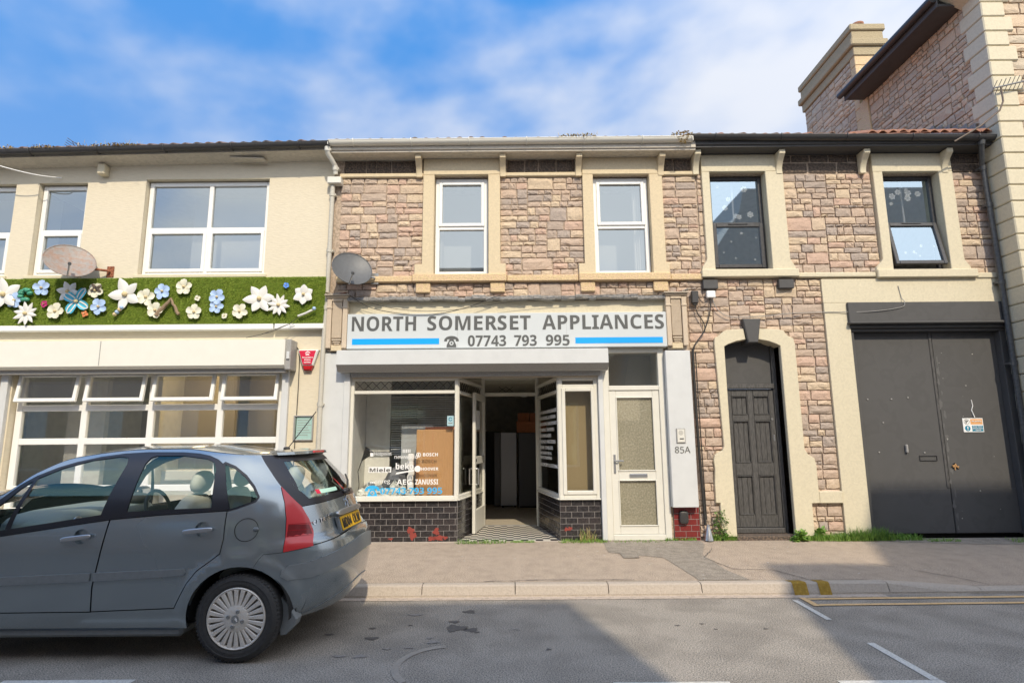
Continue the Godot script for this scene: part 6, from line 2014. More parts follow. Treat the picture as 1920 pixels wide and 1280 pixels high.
# ---------------------------------------------------------------- goods inside the shop
func make_goods() -> void:
	var pl := thing("display_plinth", "low pale plinth behind the shop window", "plinth", Vector3(-1.45, 0.088, -0.45))
	part("top", boxg(-0.74, 0.66, 0.52, 0.56, -0.42, 0.40, 0.004), MT.vinyl_floor, pl)
	part("body", boxg(-0.72, 0.64, 0.0, 0.52, -0.40, 0.38, 0.0), MT.room_light, pl)
	var y := 0.648
	var cb := thing("cardboard_box", "tall brown cardboard box standing in the shop window", "box", Vector3(-1.06, y, -0.34))
	part("carton", boxg(-0.265, 0.245, 0.0, 0.905, -0.22, 0.22, 0.008), MT.cardboard, cb)
	part("flap_seam", boxg(-0.262, 0.242, 0.9052, 0.908, -0.004, 0.004), MT.cardboard_red, cb)
	part("inner_flap", boxg(-0.21, 0.24, 0.905, 0.95, -0.215, -0.205, 0.002), MT.cardboard_red, cb)
	part("corrugation_crease", boxg(-0.04, -0.037, 0.01, 0.89, 0.2195, 0.2208), MT.cardboard_red, cb)
	var fm := thing("foam_packing", "white foam packing strip beside the cardboard box", "packing", Vector3(-1.41, y, -0.22))
	var r := RandomNumberGenerator.new()
	r.seed = 2
	for k in 6:
		var g := Geo.new()
		g.blob(Vector3(r.randf_range(-0.01, 0.01), 0.05 + 0.095 * k, 0), Vector3(0.045, 0.055, 0.04), 0.35, 10)
		part("foam_block", g, MT.foam, fm)
	var lp := thing("desk_lamp", "black cone desk lamp leaning at the shop window's wall", "lamp", Vector3(-2.14, y, -0.30))
	var lg := Geo.new()
	lg.tube([Vector3(0, 0.0, 0), Vector3(0.0, 0.18, 0), Vector3(-0.02, 0.34, 0), Vector3(0.02, 0.46, 0), Vector3(0.035, 0.50, 0)], 0.006, 6)
	part("stem", lg, MT.cable, lp)
	lg = Geo.new()
	lg.lathe([Vector2(0.012, 0.0), Vector2(0.02, 0.03), Vector2(0.075, 0.17), Vector2(0.078, 0.175)], 18, Transform3D(Basis(Vector3.BACK, -0.65), Vector3(0.03, 0.49, 0)))
	part("shade", lg, MT.black_plastic, lp)
	lg = Geo.new()
	lg.lathe([Vector2(0.08, 0.0), Vector2(0.078, 0.015), Vector2(0.0, 0.02)], 18)
	part("base", lg, MT.black_plastic, lp)
	# heaps of clear film and a dark sack
	for k in 7:
		var h := thing("plastic_film", "crumpled clear packing film heaped in the shop window", "packing", Vector3(-2.08 + 0.11 * k, y, -0.22 - 0.05 * (k % 3)), "heaps of clear film in the shop window")
		part("film_heap", crumple(Vector3(0.09, 0.12 + 0.05 * ((k * 2) % 3), 0.08), 100 + k), MT.foam_film, h)
	var sk := thing("dark_sack", "dark grey plastic sack slumped behind the window lettering", "sack", Vector3(-1.62, y, -0.42))
	part("sack", crumple(Vector3(0.24, 0.44, 0.16), 60), MT.fridge_dark, sk)
	var p2 := thing("white_panel", "pale appliance panel leaning at the back of the window", "panel", Vector3(-1.36, y, -0.60))
	part("panel", boxg(-0.26, 0.20, 0.0, 0.98, -0.02, 0.02, 0.004), MT.fridge_pale, p2)
	var bl := thing("venetian_blind", "half lowered venetian blind behind the shop window", "blind", Vector3(-1.5, 2.30, -0.92))
	for k in 26:
		var g := Geo.new()
		g.box(Vector3(-0.34, -0.002, -0.012), Vector3(0.62, 0.001, 0.012), 0.0, Transform3D(Basis(Vector3.RIGHT, 0.5), Vector3(0, -0.24 - 0.034 * k, 0)))
		part("slat", g, MT.upvc, bl)
	part("head_rail", boxg(-0.35, 0.63, 0.06, 0.10, -0.02, 0.02, 0.003), MT.upvc, bl)
	for x in [-0.2, 0.48]:
		part("cord", boxg(x, x + 0.003, -1.1, 0.06, 0.013, 0.015), MT.upvc, bl)
	var sc := thing("window_card", "small pale blue card stuck inside the shop window", "card", Vector3(-0.85, 1.60, -0.034))
	part("card", boxg(-0.045, 0.045, 0.0, 0.135, 0.0, 0.003), MT.card_blue, sc)
	part("emblem", ringg(0.0, 0.09, 0.016, 0.027, 0.003, 18, 0.001, 0.5, 6.0), MT.notice_blue, sc)
	part("print_line", boxg(-0.028, 0.028, 0.03, 0.042, 0.003, 0.004), MT.cable_grey, sc)
	# appliances further in
	var f1 := thing("fridge", "tall silver grey fridge freezer inside the open doorway", "fridge", Vector3(-0.08, 0.088, -3.95))
	part("body", boxg(-0.17, 0.16, 0.03, 1.47, -0.6, 0.0, 0.012), MT.fridge_grey, f1)
	part("side_panel", boxg(-0.30, -0.172, 0.03, 1.47, -0.6, -0.02, 0.01), MT.fridge_dark, f1)
	for x in [-0.13, 0.12]:
		part("foot", boxg(x - 0.02, x + 0.02, 0.0, 0.03, -0.08, -0.03), MT.car_gap, f1)
	var f2 := thing("fridge", "dark wrapped fridge beside the silver one", "fridge", Vector3(0.40, 0.088, -3.85))
	part("body", boxg(-0.29, 0.3, 0.03, 1.46, -0.6, 0.0, 0.012), MT.fridge_dark, f2)
	part("base_rail", boxg(-0.28, 0.29, 0.0, 0.03, -0.55, -0.05), MT.car_gap, f2)
	var c1 := thing("carton", "wide reddish brown carton on the dark fridge", "box", Vector3(0.36, 1.548, -3.95))
	part("carton", boxg(-0.28, 0.32, 0.0, 0.20, -0.35, 0.05, 0.006), MT.cardboard_red, c1)
	part("lid", boxg(-0.285, 0.325, 0.2, 0.225, -0.355, 0.055, 0.006), MT.cardboard_red, c1)
	for k in 2:
		var c2 := thing("carton", ["smaller reddish carton on the wide carton, by the doorway's side", "smaller reddish carton on the wide carton, next to the wall"][k], "box", Vector3(0.22 + 0.24 * k, 1.774, -3.98))
		part("carton", boxg(-0.115, 0.115, 0.0, 0.17, -0.2, 0.0, 0.005), MT.cardboard_red, c2)
	var dk := thing("dark_cabinet", "dark tall cabinet in the shop's back room", "cabinet", Vector3(-0.55, 0.088, -4.6))
	part("body", boxg(-0.3, 0.3, 0.0, 1.5, -0.5, 0.0, 0.01), MT.dash, dk)
	part("door_line", boxg(-0.002, 0.002, 0.03, 1.47, 0.0, 0.003), MT.car_gap, dk)

func crumple(h: Vector3, seed_: int) -> Geo:
	var r := RandomNumberGenerator.new()
	r.seed = seed_
	var g := Geo.new()
	var nu := 9
	var nv := 6
	var P := []
	for j in nv + 1:
		var row := []
		for i in nu:
			var a := TAU * i / nu
			var t := float(j) / nv
			var q := sqrt(maxf(0.0, 1.0 - t * t)) * r.randf_range(0.7, 1.15)
			row.append(Vector3(h.x * q * cos(a), h.y * t * r.randf_range(0.9, 1.08), h.z * q * sin(a)))
		P.append(row)
	for j in nv:
		for i in nu:
			var i2 := (i + 1) % nu
			var o: Vector3 = P[j][i] + P[j][i2]
			g.tri(P[j][i], P[j][i2], P[j + 1][i2], o)
			g.tri(P[j][i], P[j + 1][i2], P[j + 1][i], o)
	return g

# ---------------------------------------------------------------- weeds along the wall
func blade_plant(n: int, spread: float, hmin: float, hmax: float, w: float, r: RandomNumberGenerator, lean := 0.5) -> Geo:
	var g := Geo.new()
	for k in n:
		var a := r.randf() * TAU
		var b := Vector3(r.randf_range(-spread, spread), 0, r.randf_range(-spread * 0.35, spread * 0.35))
		var h := r.randf_range(hmin, hmax)
		var d := Vector3(cos(a), 0, sin(a)) * h * r.randf_range(0.1, lean)
		var s := Vector3(-sin(a), 0, cos(a)) * w
		var m := b + Vector3(0, h * 0.6, 0) + d * 0.45
		var e := b + Vector3(0, h, 0) + d
		g.tri(b - s, b + s, m + s * 0.7)
		g.tri(b - s, m + s * 0.7, m - s * 0.7)
		g.tri(m - s * 0.7, m + s * 0.7, e)
	return g

func leafy(n: int, size: Vector3, leaf: float, r: RandomNumberGenerator) -> Geo:
	var g := Geo.new()
	for k in n:
		var p := Vector3(r.randf_range(-1, 1) * size.x, pow(r.randf(), 1.3) * size.y, r.randf_range(-0.4, 1) * size.z)
		p.x *= 1.0 - 0.5 * p.y / size.y
		var B := Basis.from_euler(Vector3(r.randf_range(-1.0, 0.4), r.randf() * TAU, r.randf_range(-0.5, 0.5)))
		var l := leaf * r.randf_range(0.6, 1.2)
		var a := p
		var b := p + B * Vector3(l * 0.4, l * 0.1, l * 0.5)
		var c := p + B * Vector3(0, 0, l * 1.1)
		var d := p + B * Vector3(-l * 0.4, l * 0.1, l * 0.5)
		g.tri(a, b, c)
		g.tri(a, c, d)
	return g

func make_weeds() -> void:
	var r := RandomNumberGenerator.new()
	r.seed = 19
	var W := [["weed_clump", "thin grass tuft at the foot of the cladding box", 2.2, 0.0, 90, 0.20, 0.05], ["weed_clump", "grass tuft beside the silver metal cone", 2.75, 0.02, 110, 0.18, 0.09], ["weed_clump", "leafy weed at the black door's step", 3.72, 0.12, 0, 0.12, 0.12], ["weed_clump", "leafy weed against the plaster surround", 4.02, 0.04, 0, 0.08, 0.14], ["weed_clump", "broad grass tuft against the stone beside the garage pier", 4.2, 0.05, 260, 0.30, 0.10], ["weed_clump", "tall grass tuft at the cream garage pier", 4.66, 0.06, 300, 0.26, 0.17], ["weed_clump", "low grass tuft in front of the garage door", 5.05, 0.06, 200, 0.25, 0.08], ["weed_clump", "grass tuft between the door surround and the plinth band", 3.86, 0.07, 150, 0.16, 0.07], ["weed_clump", "ragged grass below the stone beside the black door", 4.42, 0.08, 260, 0.22, 0.11], ["weed_clump", "sparse weed on the tarmac by the garage doors", 5.55, 0.15, 70, 0.2, 0.035], ["weed_clump", "low weed far along the garage doors", 6.7, 0.2, 90, 0.3, 0.04], ["weed_clump", "small weeds along the chequered entrance step", -0.42, 0.06, 110, 0.32, 0.04], ["weed_clump", "tiny weed below the middle of the entrance", 0.12, 0.06, 50, 0.15, 0.03], ["weed_clump", "low weeds below the small tiled riser", 0.92, 0.06, 130, 0.30, 0.045], ["weed_clump", "dry grass stalks against the small tiled riser", 0.98, 0.05, 22, 0.10, 0.20], ["weed_clump", "moss and grass strip below the flat's door", 1.65, 0.05, 60, 0.35, 0.025]]
	for i in W.size():
		var w: Array = W[i]
		var t := thing("weed_clump", w[1], "weed", Vector3(w[2], pave_y(w[2], w[3]), w[3]))
		if w[4] > 0:
			part("blades", blade_plant(w[4] * 2, w[5], w[6] * 0.35, w[6] * 1.15, 0.0036, r, 0.9), MT.dry_grass if w[1].begins_with("dry") else MT["leaf%d" % (i % 3)], t)
			part("blades", blade_plant(w[4] * 3 / 2, w[5] * 1.1, w[6] * 0.3, w[6] * 0.9, 0.004, r, 1.2), MT.leaf1, t)
			part("low_leaves", leafy(w[4] / 3, Vector3(w[5], w[6] * 0.3, 0.05), 0.025, r), MT["leaf%d" % ((i + 1) % 3)], t)
		else:
			part("leaves", leafy(110, Vector3(w[5], w[6], 0.06), 0.05, r), MT.leaf0, t)
			part("leaves", leafy(60, Vector3(w[5] * 0.8, w[6], 0.05), 0.045, r), MT.leaf1, t)
	var iv := thing("ivy_plant", "small ivy climbing the stone beside the plaster surround", "ivy", Vector3(2.72, 0.10, 0.05))
	part("leaves", leafy(170, Vector3(0.14, 0.34, 0.05), 0.035, r), MT.leaf2, iv)
	part("leaves", leafy(90, Vector3(0.12, 0.36, 0.05), 0.03, r), MT.leaf0, iv)
	var sg := Geo.new()
	sg.tube([Vector3(0, 0, 0), Vector3(0.02, 0.12, 0.0), Vector3(-0.03, 0.26, 0.0), Vector3(0.0, 0.34, 0.0)], 0.006, 5)
	part("stem", sg, MT.bark, iv)
	# moss and small plants in the gutters
	var G := [[2.45, 5.64, "dry mossy growth at the joint of the two gutters", 0.16, 1], [0.95, 5.62, "line of dry moss on the white gutter", 0.30, 0], [-6.6, 5.505, "orange moss on the rendered building's gutter end", 0.22, 1], [-5.6, 5.525, "orange moss along the rendered building's gutter", 0.42, 1], [-7.1, 5.495, "small moss pad on the rendered building's gutter", 0.10, 1]]
	for q in G:
		var t := thing("gutter_moss", q[2], "moss", Vector3(q[0], q[1], 0.33))
		part("moss_pad", leafy(int(420 * q[3]) + 30, Vector3(q[3], 0.045, 0.05), 0.028, r), MT.moss if q[4] else MT.dry_grass, t)
		part("stalks", blade_plant(int(120 * q[3]) + 10, q[3], 0.02, 0.07, 0.003, r), MT.dry_grass, t)
		if q[0] > 2.0:
			part("hanging_stalks", leafy(70, Vector3(0.10, -0.13, 0.05), 0.03, r), MT.moss, t)

# ---------------------------------------------------------------- lit ceiling lamps seen through the grid window
func make_lamps() -> void:
	for q in [[-4.75, -0.95, "lit ceiling light over the counter behind the grid window"], [-3.75, -1.15, "lit ceiling light beside the shop's end wall behind the grid window"]]:
		var t := thing("ceiling_lamp", q[2], "lamp", Vector3(q[0], 2.60, q[1]))
		part("housing", boxg(-0.30, 0.30, -0.04, -0.001, -0.06, 0.06, 0.008), MT.upvc, t)
		part("lamp_tube", boxg(-0.27, 0.27, -0.058, -0.042, -0.035, 0.035, 0.006), MT.lamp_glow, t)
		var l := OmniLight3D.new()
		l.name = "lamp_light"
		l.position = Vector3(0, -0.12, 0)
		l.light_color = Color(1.0, 0.86, 0.62)
		l.light_energy = 0.12
		l.omni_range = 8.0
		l.omni_attenuation = 2.0
		l.light_size = 0.12
		l.shadow_enabled = true
		t.add_child(l)

# ---------------------------------------------------------------- the parked car
# the body is one smooth shell: plan outlines are rounded rectangles whose width and length change with height
const ZC := 2.875
const XM := -2.35
const XF := -3.75
const CAR := Vector3(-2.9, ROAD, ZC)
const BY := [0.05, 0.12, 0.25, 0.45, 0.62, 0.80, 0.94, 1.05, 1.20, 1.30, 1.36]
const BW := [0.76, 0.79, 0.82, 0.838, 0.838, 0.83, 0.80, 0.755, 0.675, 0.61, 0.555]
const RY := [0.05, 0.14, 0.22, 0.32, 0.45, 0.58, 0.66, 0.715, 0.75, 0.86, 0.97, 1.07, 1.20, 1.30, 1.36]
const RX := [-1.50, -1.37, -1.30, -1.265, -1.245, -1.25, -1.265, -1.33, -1.345, -1.375, -1.42, -1.475, -1.60, -1.70, -1.77]
const FY := [0.05, 0.15, 0.30, 0.50, 0.65, 0.80, 0.90, 1.0, 1.36]
const FX := [-4.80, -4.90, -5.0, -5.03, -5.01, -4.90, -4.75, -4.55, -4.5]
const LX := [-5.0, -4.88, -4.65, -4.35, -4.0, -3.739, -3.541, -3.305, -2.811, -2.524, -2.234, -2.0, -1.70]
const LY := [0.66, 0.79, 0.875, 0.935, 0.975, 1.02, 1.184, 1.293, 1.349, 1.351, 1.322, 1.302, 1.30]
const CX := [-5.0, -4.5, -4.0, -3.6, -3.2, -2.6, -1.9, -1.7]
const CY := [0.03, 0.07, 0.08, 0.07, 0.05, 0.04, 0.035, 0.012]

func herm(xs: Array, ys: Array, x: float) -> float:
	var n := xs.size()
	if x <= xs[0]:
		return ys[0]
	if x >= xs[n - 1]:
		return ys[n - 1]
	var i := 0
	while x > xs[i + 1]:
		i += 1
	var sl := func(k: int) -> float:
		if k == 0:
			return (ys[1] - ys[0]) / (xs[1] - xs[0])
		if k == n - 1:
			return (ys[n - 1] - ys[n - 2]) / (xs[n - 1] - xs[n - 2])
		var d0: float = (ys[k] - ys[k - 1]) / (xs[k] - xs[k - 1])
		var d1: float = (ys[k + 1] - ys[k]) / (xs[k + 1] - xs[k])
		return 0.0 if d0 * d1 <= 0.0 else 2.0 * d0 * d1 / (d0 + d1)
	var h: float = xs[i + 1] - xs[i]
	var t: float = (x - xs[i]) / h
	return (1 + 2 * t) * (1 - t) * (1 - t) * ys[i] + t * (1 - t) * (1 - t) * h * sl.call(i) + t * t * (3 - 2 * t) * ys[i + 1] + t * t * (t - 1) * h * sl.call(i + 1)

const WHEELS := [Vector2(-1.92, 0.186), Vector2(-4.38, 0.186)]

func half_width(x: float, y: float) -> float:
	var b := herm(BY, BW, y)
	var k := 1.0
	if x > XM:
		k = pow(maxf(0.0, 1.0 - pow((x - XM) / (herm(RY, RX, y) - XM), 2.9)), 1.0 / 2.9)
	elif x < XF:
		k = pow(maxf(0.0, 1.0 - pow((XF - x) / (XF - herm(FY, FX, y)), 2.6)), 1.0 / 2.6)
	var flare := 0.0
	for w in WHEELS:
		flare = maxf(flare, smoothstep(0.455, 0.40, Vector2(x, y).distance_to(w)))
	return b * k + 0.016 * flare * smoothstep(0.80, 0.66, y)

func shell(chart: int, p: Vector2, side: float) -> Vector3:
	match chart:
		0:
			return Vector3(p.x, p.y, ZC + side * half_width(p.x, p.y))
		1:
			var q := absf((p.x - ZC) / herm(BY, BW, p.y))
			return Vector3(XM + (herm(RY, RX, p.y) - XM) * pow(maxf(0.0, 1.0 - pow(q, 2.9)), 1.0 / 2.9), p.y, p.x)
		2:
			var y := herm(LX, LY, p.x)
			return Vector3(p.x, y + herm(CX, CY, p.x) * (1.0 - p.y * p.y), ZC + p.y * half_width(p.x, y))
		_:
			var q := absf((p.x - ZC) / herm(BY, BW, p.y))
			return Vector3(XF + (herm(FY, FX, p.y) - XF) * pow(maxf(0.0, 1.0 - pow(q, 2.6)), 1.0 / 2.6), p.y, p.x)

func shell_normal(chart: int, p: Vector2, side: float) -> Vector3:
	var e := 0.004
	var du := shell(chart, p + Vector2(e, 0), side) - shell(chart, p - Vector2(e, 0), side)
	var dv := shell(chart, p + Vector2(0, e), side) - shell(chart, p - Vector2(0, e), side)
	var n := du.cross(dv).normalized()
	var out := [Vector3(0, 0, side), Vector3.RIGHT, Vector3.UP, Vector3.LEFT][chart] as Vector3
	return n if n.dot(out) >= 0.0 else -n

func bounds(p: PackedVector2Array) -> Rect2:
	var r := Rect2(p[0], Vector2.ZERO)
	for q in p:
		r = r.expand(q)
	return r

func patch(g: Geo, poly: PackedVector2Array, chart: int, side: float, off: float, step := 0.05, holes := [], skirt := 0.0, fill := true) -> void:
	var bb := bounds(poly)
	var hb := []
	for h in holes:
		hb.append(bounds(h))
	var nx := int(ceil(bb.size.x / step)) if fill else 0
	var ny := int(ceil(bb.size.y / step))
	for i in nx:
		for j in ny:
			var cell := Rect2(bb.position + Vector2(i, j) * step, Vector2(step, step))
			var pieces := Geometry2D.intersect_polygons(rect2(cell.position.x, cell.position.y, cell.end.x, cell.end.y), poly)
			for k in holes.size():
				if not (hb[k] as Rect2).intersects(cell):
					continue
				var left: Array[PackedVector2Array] = []
				for pc in pieces:
					left.append_array(Geometry2D.clip_polygons(pc, holes[k]))
				pieces = left
			for pc in pieces:
				var t := Geometry2D.triangulate_polygon(pc)
				var P := []
				var N := []
				for q in pc:
					var n := shell_normal(chart, q, side)
					N.append(n)
					P.append(shell(chart, q, side) + n * off)
				for m in range(0, t.size(), 3):
					g.tri_smooth(P[t[m]], P[t[m + 1]], P[t[m + 2]], N[t[m]], N[t[m + 1]], N[t[m + 2]])
	if skirt > 0.0:
		var c := bb.get_center()
		for i in poly.size():
			var a := poly[i]
			var b := poly[(i + 1) % poly.size()]
			var n := maxi(1, int(a.distance_to(b) / step))
			for k in n:
				var p := a.lerp(b, float(k) / n)
				var q := a.lerp(b, float(k + 1) / n)
				var np := shell_normal(chart, p, side)
				var nq := shell_normal(chart, q, side)
				var sp := shell(chart, p, side)
				var sq := shell(chart, q, side)
				var e := (sq - sp).cross(np)
				var mid := shell(chart, c, side)
				if e.dot(sp - mid) < 0.0:
					e = -e
				g.quad(sp + np * off, sq + nq * off, sq + nq * (off - skirt), sp + np * (off - skirt), e)

func grown(p: PackedVector2Array, d: float) -> PackedVector2Array:
	return Geometry2D.offset_polygon(p, d)[0]

func circle(c: Vector2, r: float, n := 40) -> PackedVector2Array:
	return disc_poly(c.x, c.y, r, n)

func seat(at: Vector3, car: Node, o: Vector3) -> void:
	var g := Geo.new()
	g.blob(Vector3(0, 0.27, 0), Vector3(0.09, 0.30, 0.23), 0.7, 18, Transform3D(Basis(Vector3.BACK, -0.24), at))
	g.blob(Vector3(-0.24, -0.02, 0), Vector3(0.26, 0.09, 0.24), 0.6, 18, Transform3D(Basis.IDENTITY, at))
	var s := part("seat", g, MT.seat_cloth, car, -o)
	var h := Geo.new()
	h.blob(Vector3(0, 0.66, 0), Vector3(0.055, 0.09, 0.13), 0.8, 16, Transform3D(Basis(Vector3.BACK, -0.24), at))
	part("headrest", h, MT.seat_cloth, s)

func make_car() -> void:
	var car := thing("parked_car", "grey five door hatchback with silver hubcaps parked at the kerb", "car", CAR + Vector3(-0.025, 0, 0))
	var o := CAR
	# side region, bounded by the corner of the shell front and rear and by the roof rail above
	var region := PackedVector2Array()
	for x in [-4.55, -4.2, -3.6, -3.0, -2.4, -1.7]:
		region.append(Vector2(x, 0.125))
	var y := 0.14
	while y < 1.30:
		region.append(Vector2(XM + 0.80 * (herm(RY, RX, y) - XM), y))
		y += 0.04
	region.append(Vector2(XM + 0.80 * (herm(RY, RX, 1.30) - XM), 1.30))
	for i in range(LX.size() - 2, 2, -1):
		var x0: float = LX[i]
		var x1: float = LX[i - 1]
		for k in 6:
			var x := lerpf(x0, x1, k / 6.0)
			if x > -4.5:
				region.append(Vector2(x, herm(LX, LY, x)))
	y = 0.88
	while y > 0.14:
		region.append(Vector2(XF + 0.80 * (herm(FY, FX, y) - XF), y))
		y -= 0.05
	var front_door := P2([-3.90, 0.70, -3.653, 0.751, -2.869, 0.861, -2.901, 0.659, -2.938, 0.409, -2.943, 0.238, -3.78, 0.235, -3.87, 0.40])
	var rear_door := P2([-2.866, 0.8615, -2.501, 0.890, -2.043, 0.914, -2.042, 0.723, -2.058, 0.623, -2.12, 0.575, -2.209, 0.510, -2.27, 0.43, -2.311, 0.350, -2.358, 0.259, -2.940, 0.240, -2.935, 0.409, -2.898, 0.659])
	var black := P2([-3.95, 0.90, -3.72, 0.995, -3.62, 1.10, -3.53, 1.165, -3.40, 1.225, -3.286, 1.262, -3.12, 1.30, -2.954, 1.322, -2.777, 1.331, -2.507, 1.328, -2.38, 1.318, -2.291, 1.301, -2.218, 1.273, -2.176, 1.246, -2.10, 1.08, -2.039, 0.915, -2.501, 0.890, -2.869, 0.861, -3.653, 0.751, -3.95, 0.705])
	var win_f := P2([-3.74, 0.92, -3.672, 0.985, -3.60, 1.075, -3.52, 1.143, -3.362, 1.218, -3.173, 1.272, -2.98, 1.298, -2.91, 1.292, -2.895, 1.244, -2.943, 0.894, -3.59, 0.800, -3.80, 0.765])
	var win_r := P2([-2.763, 0.912, -2.762, 1.11, -2.758, 1.243, -2.735, 1.29, -2.70, 1.302, -2.495, 1.303, -2.301, 1.278, -2.235, 1.248, -2.207, 1.2, -2.158, 0.935, -2.46, 0.927])
	var quarter := P2([-2.155, 1.238, -2.08, 1.210, -1.984, 1.146, -1.907, 1.070, -1.86, 1.0, -1.872, 0.979, -1.982, 0.938, -2.03, 0.925])
	var tail := P2([-1.725, 1.069, -1.675, 1.021, -1.57, 0.917, -1.518, 0.829, -1.484, 0.739, -1.462, 0.640, -1.641, 0.616, -1.639, 0.704, -1.648, 0.843, -1.676, 0.955])
	var bumper := P2([-1.98, 0.10, -1.90, 0.40, -1.823, 0.518, -1.79, 0.575, -1.766, 0.606, -1.641, 0.612, -1.454, 0.636, -1.30, 0.66, -1.2, 0.66, -1.2, 0.10])
	var border := P2([-1.574, 0.920, -1.676, 1.024, -1.728, 1.072, -1.80, 1.15, -1.885, 1.245, -1.93, 1.30, -1.50, 1.30, -1.3, 0.92])
	var arches := [circle(WHEELS[0], 0.348), circle(WHEELS[1], 0.348)]
	var gap := 0.0035
	for side in [1.0, -1.0]:
		var holes := [grown(front_door, gap), grown(rear_door, gap), grown(black, 0.001), grown(quarter, 0.016), grown(tail, gap), grown(bumper, gap), border] + arches
		var g := Geo.new()
		patch(g, region, 0, side, 0.0, 0.05, holes)
		part("body_side", g, MT.car_paint, car, -o)
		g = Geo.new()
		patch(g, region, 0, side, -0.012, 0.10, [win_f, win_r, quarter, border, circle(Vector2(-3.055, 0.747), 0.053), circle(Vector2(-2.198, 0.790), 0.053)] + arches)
		part("gap_backing", g, MT.car_gap, car, -o)  # near-black underlayer, puts the shade of the panel gaps into colour
		for q in [front_door, rear_door]:
			g = Geo.new()
			var hx := -3.075 if q == front_door else -2.218
			var hy := 0.742 if q == front_door else 0.785
			var cup := circle(Vector2(hx + 0.02, hy + 0.005), 0.052, 24)
			patch(g, grown(q, -gap), 0, side, 0.0, 0.05, [cup])
			var d := part("door", g, MT.car_paint, car, -o)
			var rc := Geo.new()
			patch(rc, cup, 0, side, -0.03, 0.03)
			patch(rc, cup, 0, side, 0.0, 0.03, [], 0.03, false)
			part("handle_recess", rc, MT.car_paint, d)
			var hg := Geo.new()
			hg.blob(Vector3.ZERO, Vector3(0.108, 0.017, 0.014), 0.5, 14, Transform3D(Basis(Vector3.BACK, 0.11 if q == front_door else 0.085), shell(0, Vector2(hx, hy), side) + Vector3(0, 0, side * 0.026)))
			part("door_handle", hg, MT.chrome_soft, d)
			var mg := Geo.new()
			var strip := P2([-3.84, 0.416, -2.958, 0.447, -2.955, 0.502, -3.84, 0.470]) if q == front_door else P2([-2.928, 0.448, -2.40, 0.476, -2.298, 0.485, -2.288, 0.503, -2.298, 0.527, -2.40, 0.522, -2.928, 0.503])
			patch(mg, strip, 0, side, 0.013, 0.06, [], 0.014)
			part("side_moulding", mg, MT.car_trim, d)
		g = Geo.new()
		patch(g, black, 0, side, 0.001, 0.05, [win_f, win_r])
		var wf := part("window_frame", g, MT.car_black, car, -o)
		for q in [win_f, win_r]:
			g = Geo.new()
			patch(g, q, 0, side, -0.004, 0.06)
			part("window_glass", g, MT.car_glass, wf)
		g = Geo.new()
		patch(g, P2([-3.53, 1.145, -3.505, 1.15, -3.565, 0.80, -3.605, 0.80]), 0, side, 0.003, 0.05)
		part("divider_bar", g, MT.car_black, wf)
		g = Geo.new()
		patch(g, P2([-3.653, 0.752, -2.869, 0.862, -2.501, 0.891, -2.043, 0.916, -2.045, 0.932, -2.501, 0.908, -2.869, 0.880, -3.653, 0.772]), 0, side, 0.006, 0.06, [], 0.006)
		part("belt_strip", g, MT.car_black, wf)
		g = Geo.new()
		patch(g, grown(quarter, 0.015), 0, side, 0.0, 0.04, [quarter])
		var qf := part("quarter_frame", g, MT.car_black, car, -o)
		g = Geo.new()
		patch(g, quarter, 0, side, -0.003, 0.05)
		part("window_glass", g, MT.car_glass, qf)
		g = Geo.new()
		patch(g, tail, 0, side, 0.004, 0.03, [], 0.012)
		var tl := part("tail_light", g, MT.tail_red, car, -o)
		g = Geo.new()
		patch(g, P2([-1.632, 0.80, -1.515, 0.79, -1.485, 0.715, -1.634, 0.715]), 0, side, 0.005, 0.04)
		part("dark_lens", g, MT.tail_smoke, tl)
		for yy in [0.80, 0.757, 0.715]:
			g = Geo.new()
			patch(g, P2([-1.634, yy, -1.49, yy - 0.004, -1.49, yy + 0.0, -1.634, yy + 0.004]), 0, side, 0.0065, 0.05)
			part("lens_rib", g, MT.lamp_red, tl)
		g = Geo.new()
		var bump_holes := [arches[0], PackedVector2Array([Vector2(-2.2, 0.0), Vector2(-1.2, 0.0), Vector2(-1.2, 0.135), Vector2(-2.2, 0.135)])]
		for pc in Geometry2D.intersect_polygons(bumper, region):
			patch(g, pc, 0, side, 0.002, 0.04, bump_holes)
		var bs := part("rear_bumper_side", g, MT.car_paint, car, -o)
		g = Geo.new()
		for pc in Geometry2D.intersect_polygons(P2([-1.645, 0.455, -1.64, 0.49, -1.60, 0.522, -1.40, 0.535, -1.2, 0.56, -1.2, 0.45, -1.43, 0.424, -1.60, 0.424]), region):
			patch(g, pc, 0, side, 0.014, 0.04, [], 0.014)
		part("rub_strip", g, MT.car_trim, bs)
		g = Geo.new()
		for pc in Geometry2D.intersect_polygons(border, region):
			patch(g, pc, 0, side, 0.0, 0.04)
		part("screen_corner", g, MT.car_black, car, -o)
		# arch liners
		for w in WHEELS:
			g = Geo.new()
			g.lathe([Vector2(0.355, 0.0), Vector2(0.355, 0.62)], 24, Transform3D(Basis(Vector3.RIGHT, PI / 2), Vector3(w.x, w.y, ZC + (0.16 if side > 0 else -0.78))), PI * 0.98, TAU * 1.01)
			part("arch_liner", g, MT.car_gap, car, -o)
		# door mirror
		g = Geo.new()
		g.blob(Vector3(-3.72, 0.90, ZC + side * 0.90), Vector3(0.055, 0.075, 0.11), 0.7, 16)
		var mr := part("mirror", g, MT.car_black, car, -o)
		g = Geo.new()
		g.box(Vector3(-3.672, 0.84, ZC + side * 0.90 - 0.08), Vector3(-3.663, 0.95, ZC + side * 0.90 + 0.08), 0.004)
		part("mirror_glass", g, MT.chrome, mr)
	# fuel flap on the kerb-away side
	var fg := Geo.new()
	patch(fg, circle(Vector2(-1.894, 0.780), 0.080, 36), 0, 1.0, 0.0018, 0.03, [circle(Vector2(-1.894, 0.780), 0.0755, 36)])
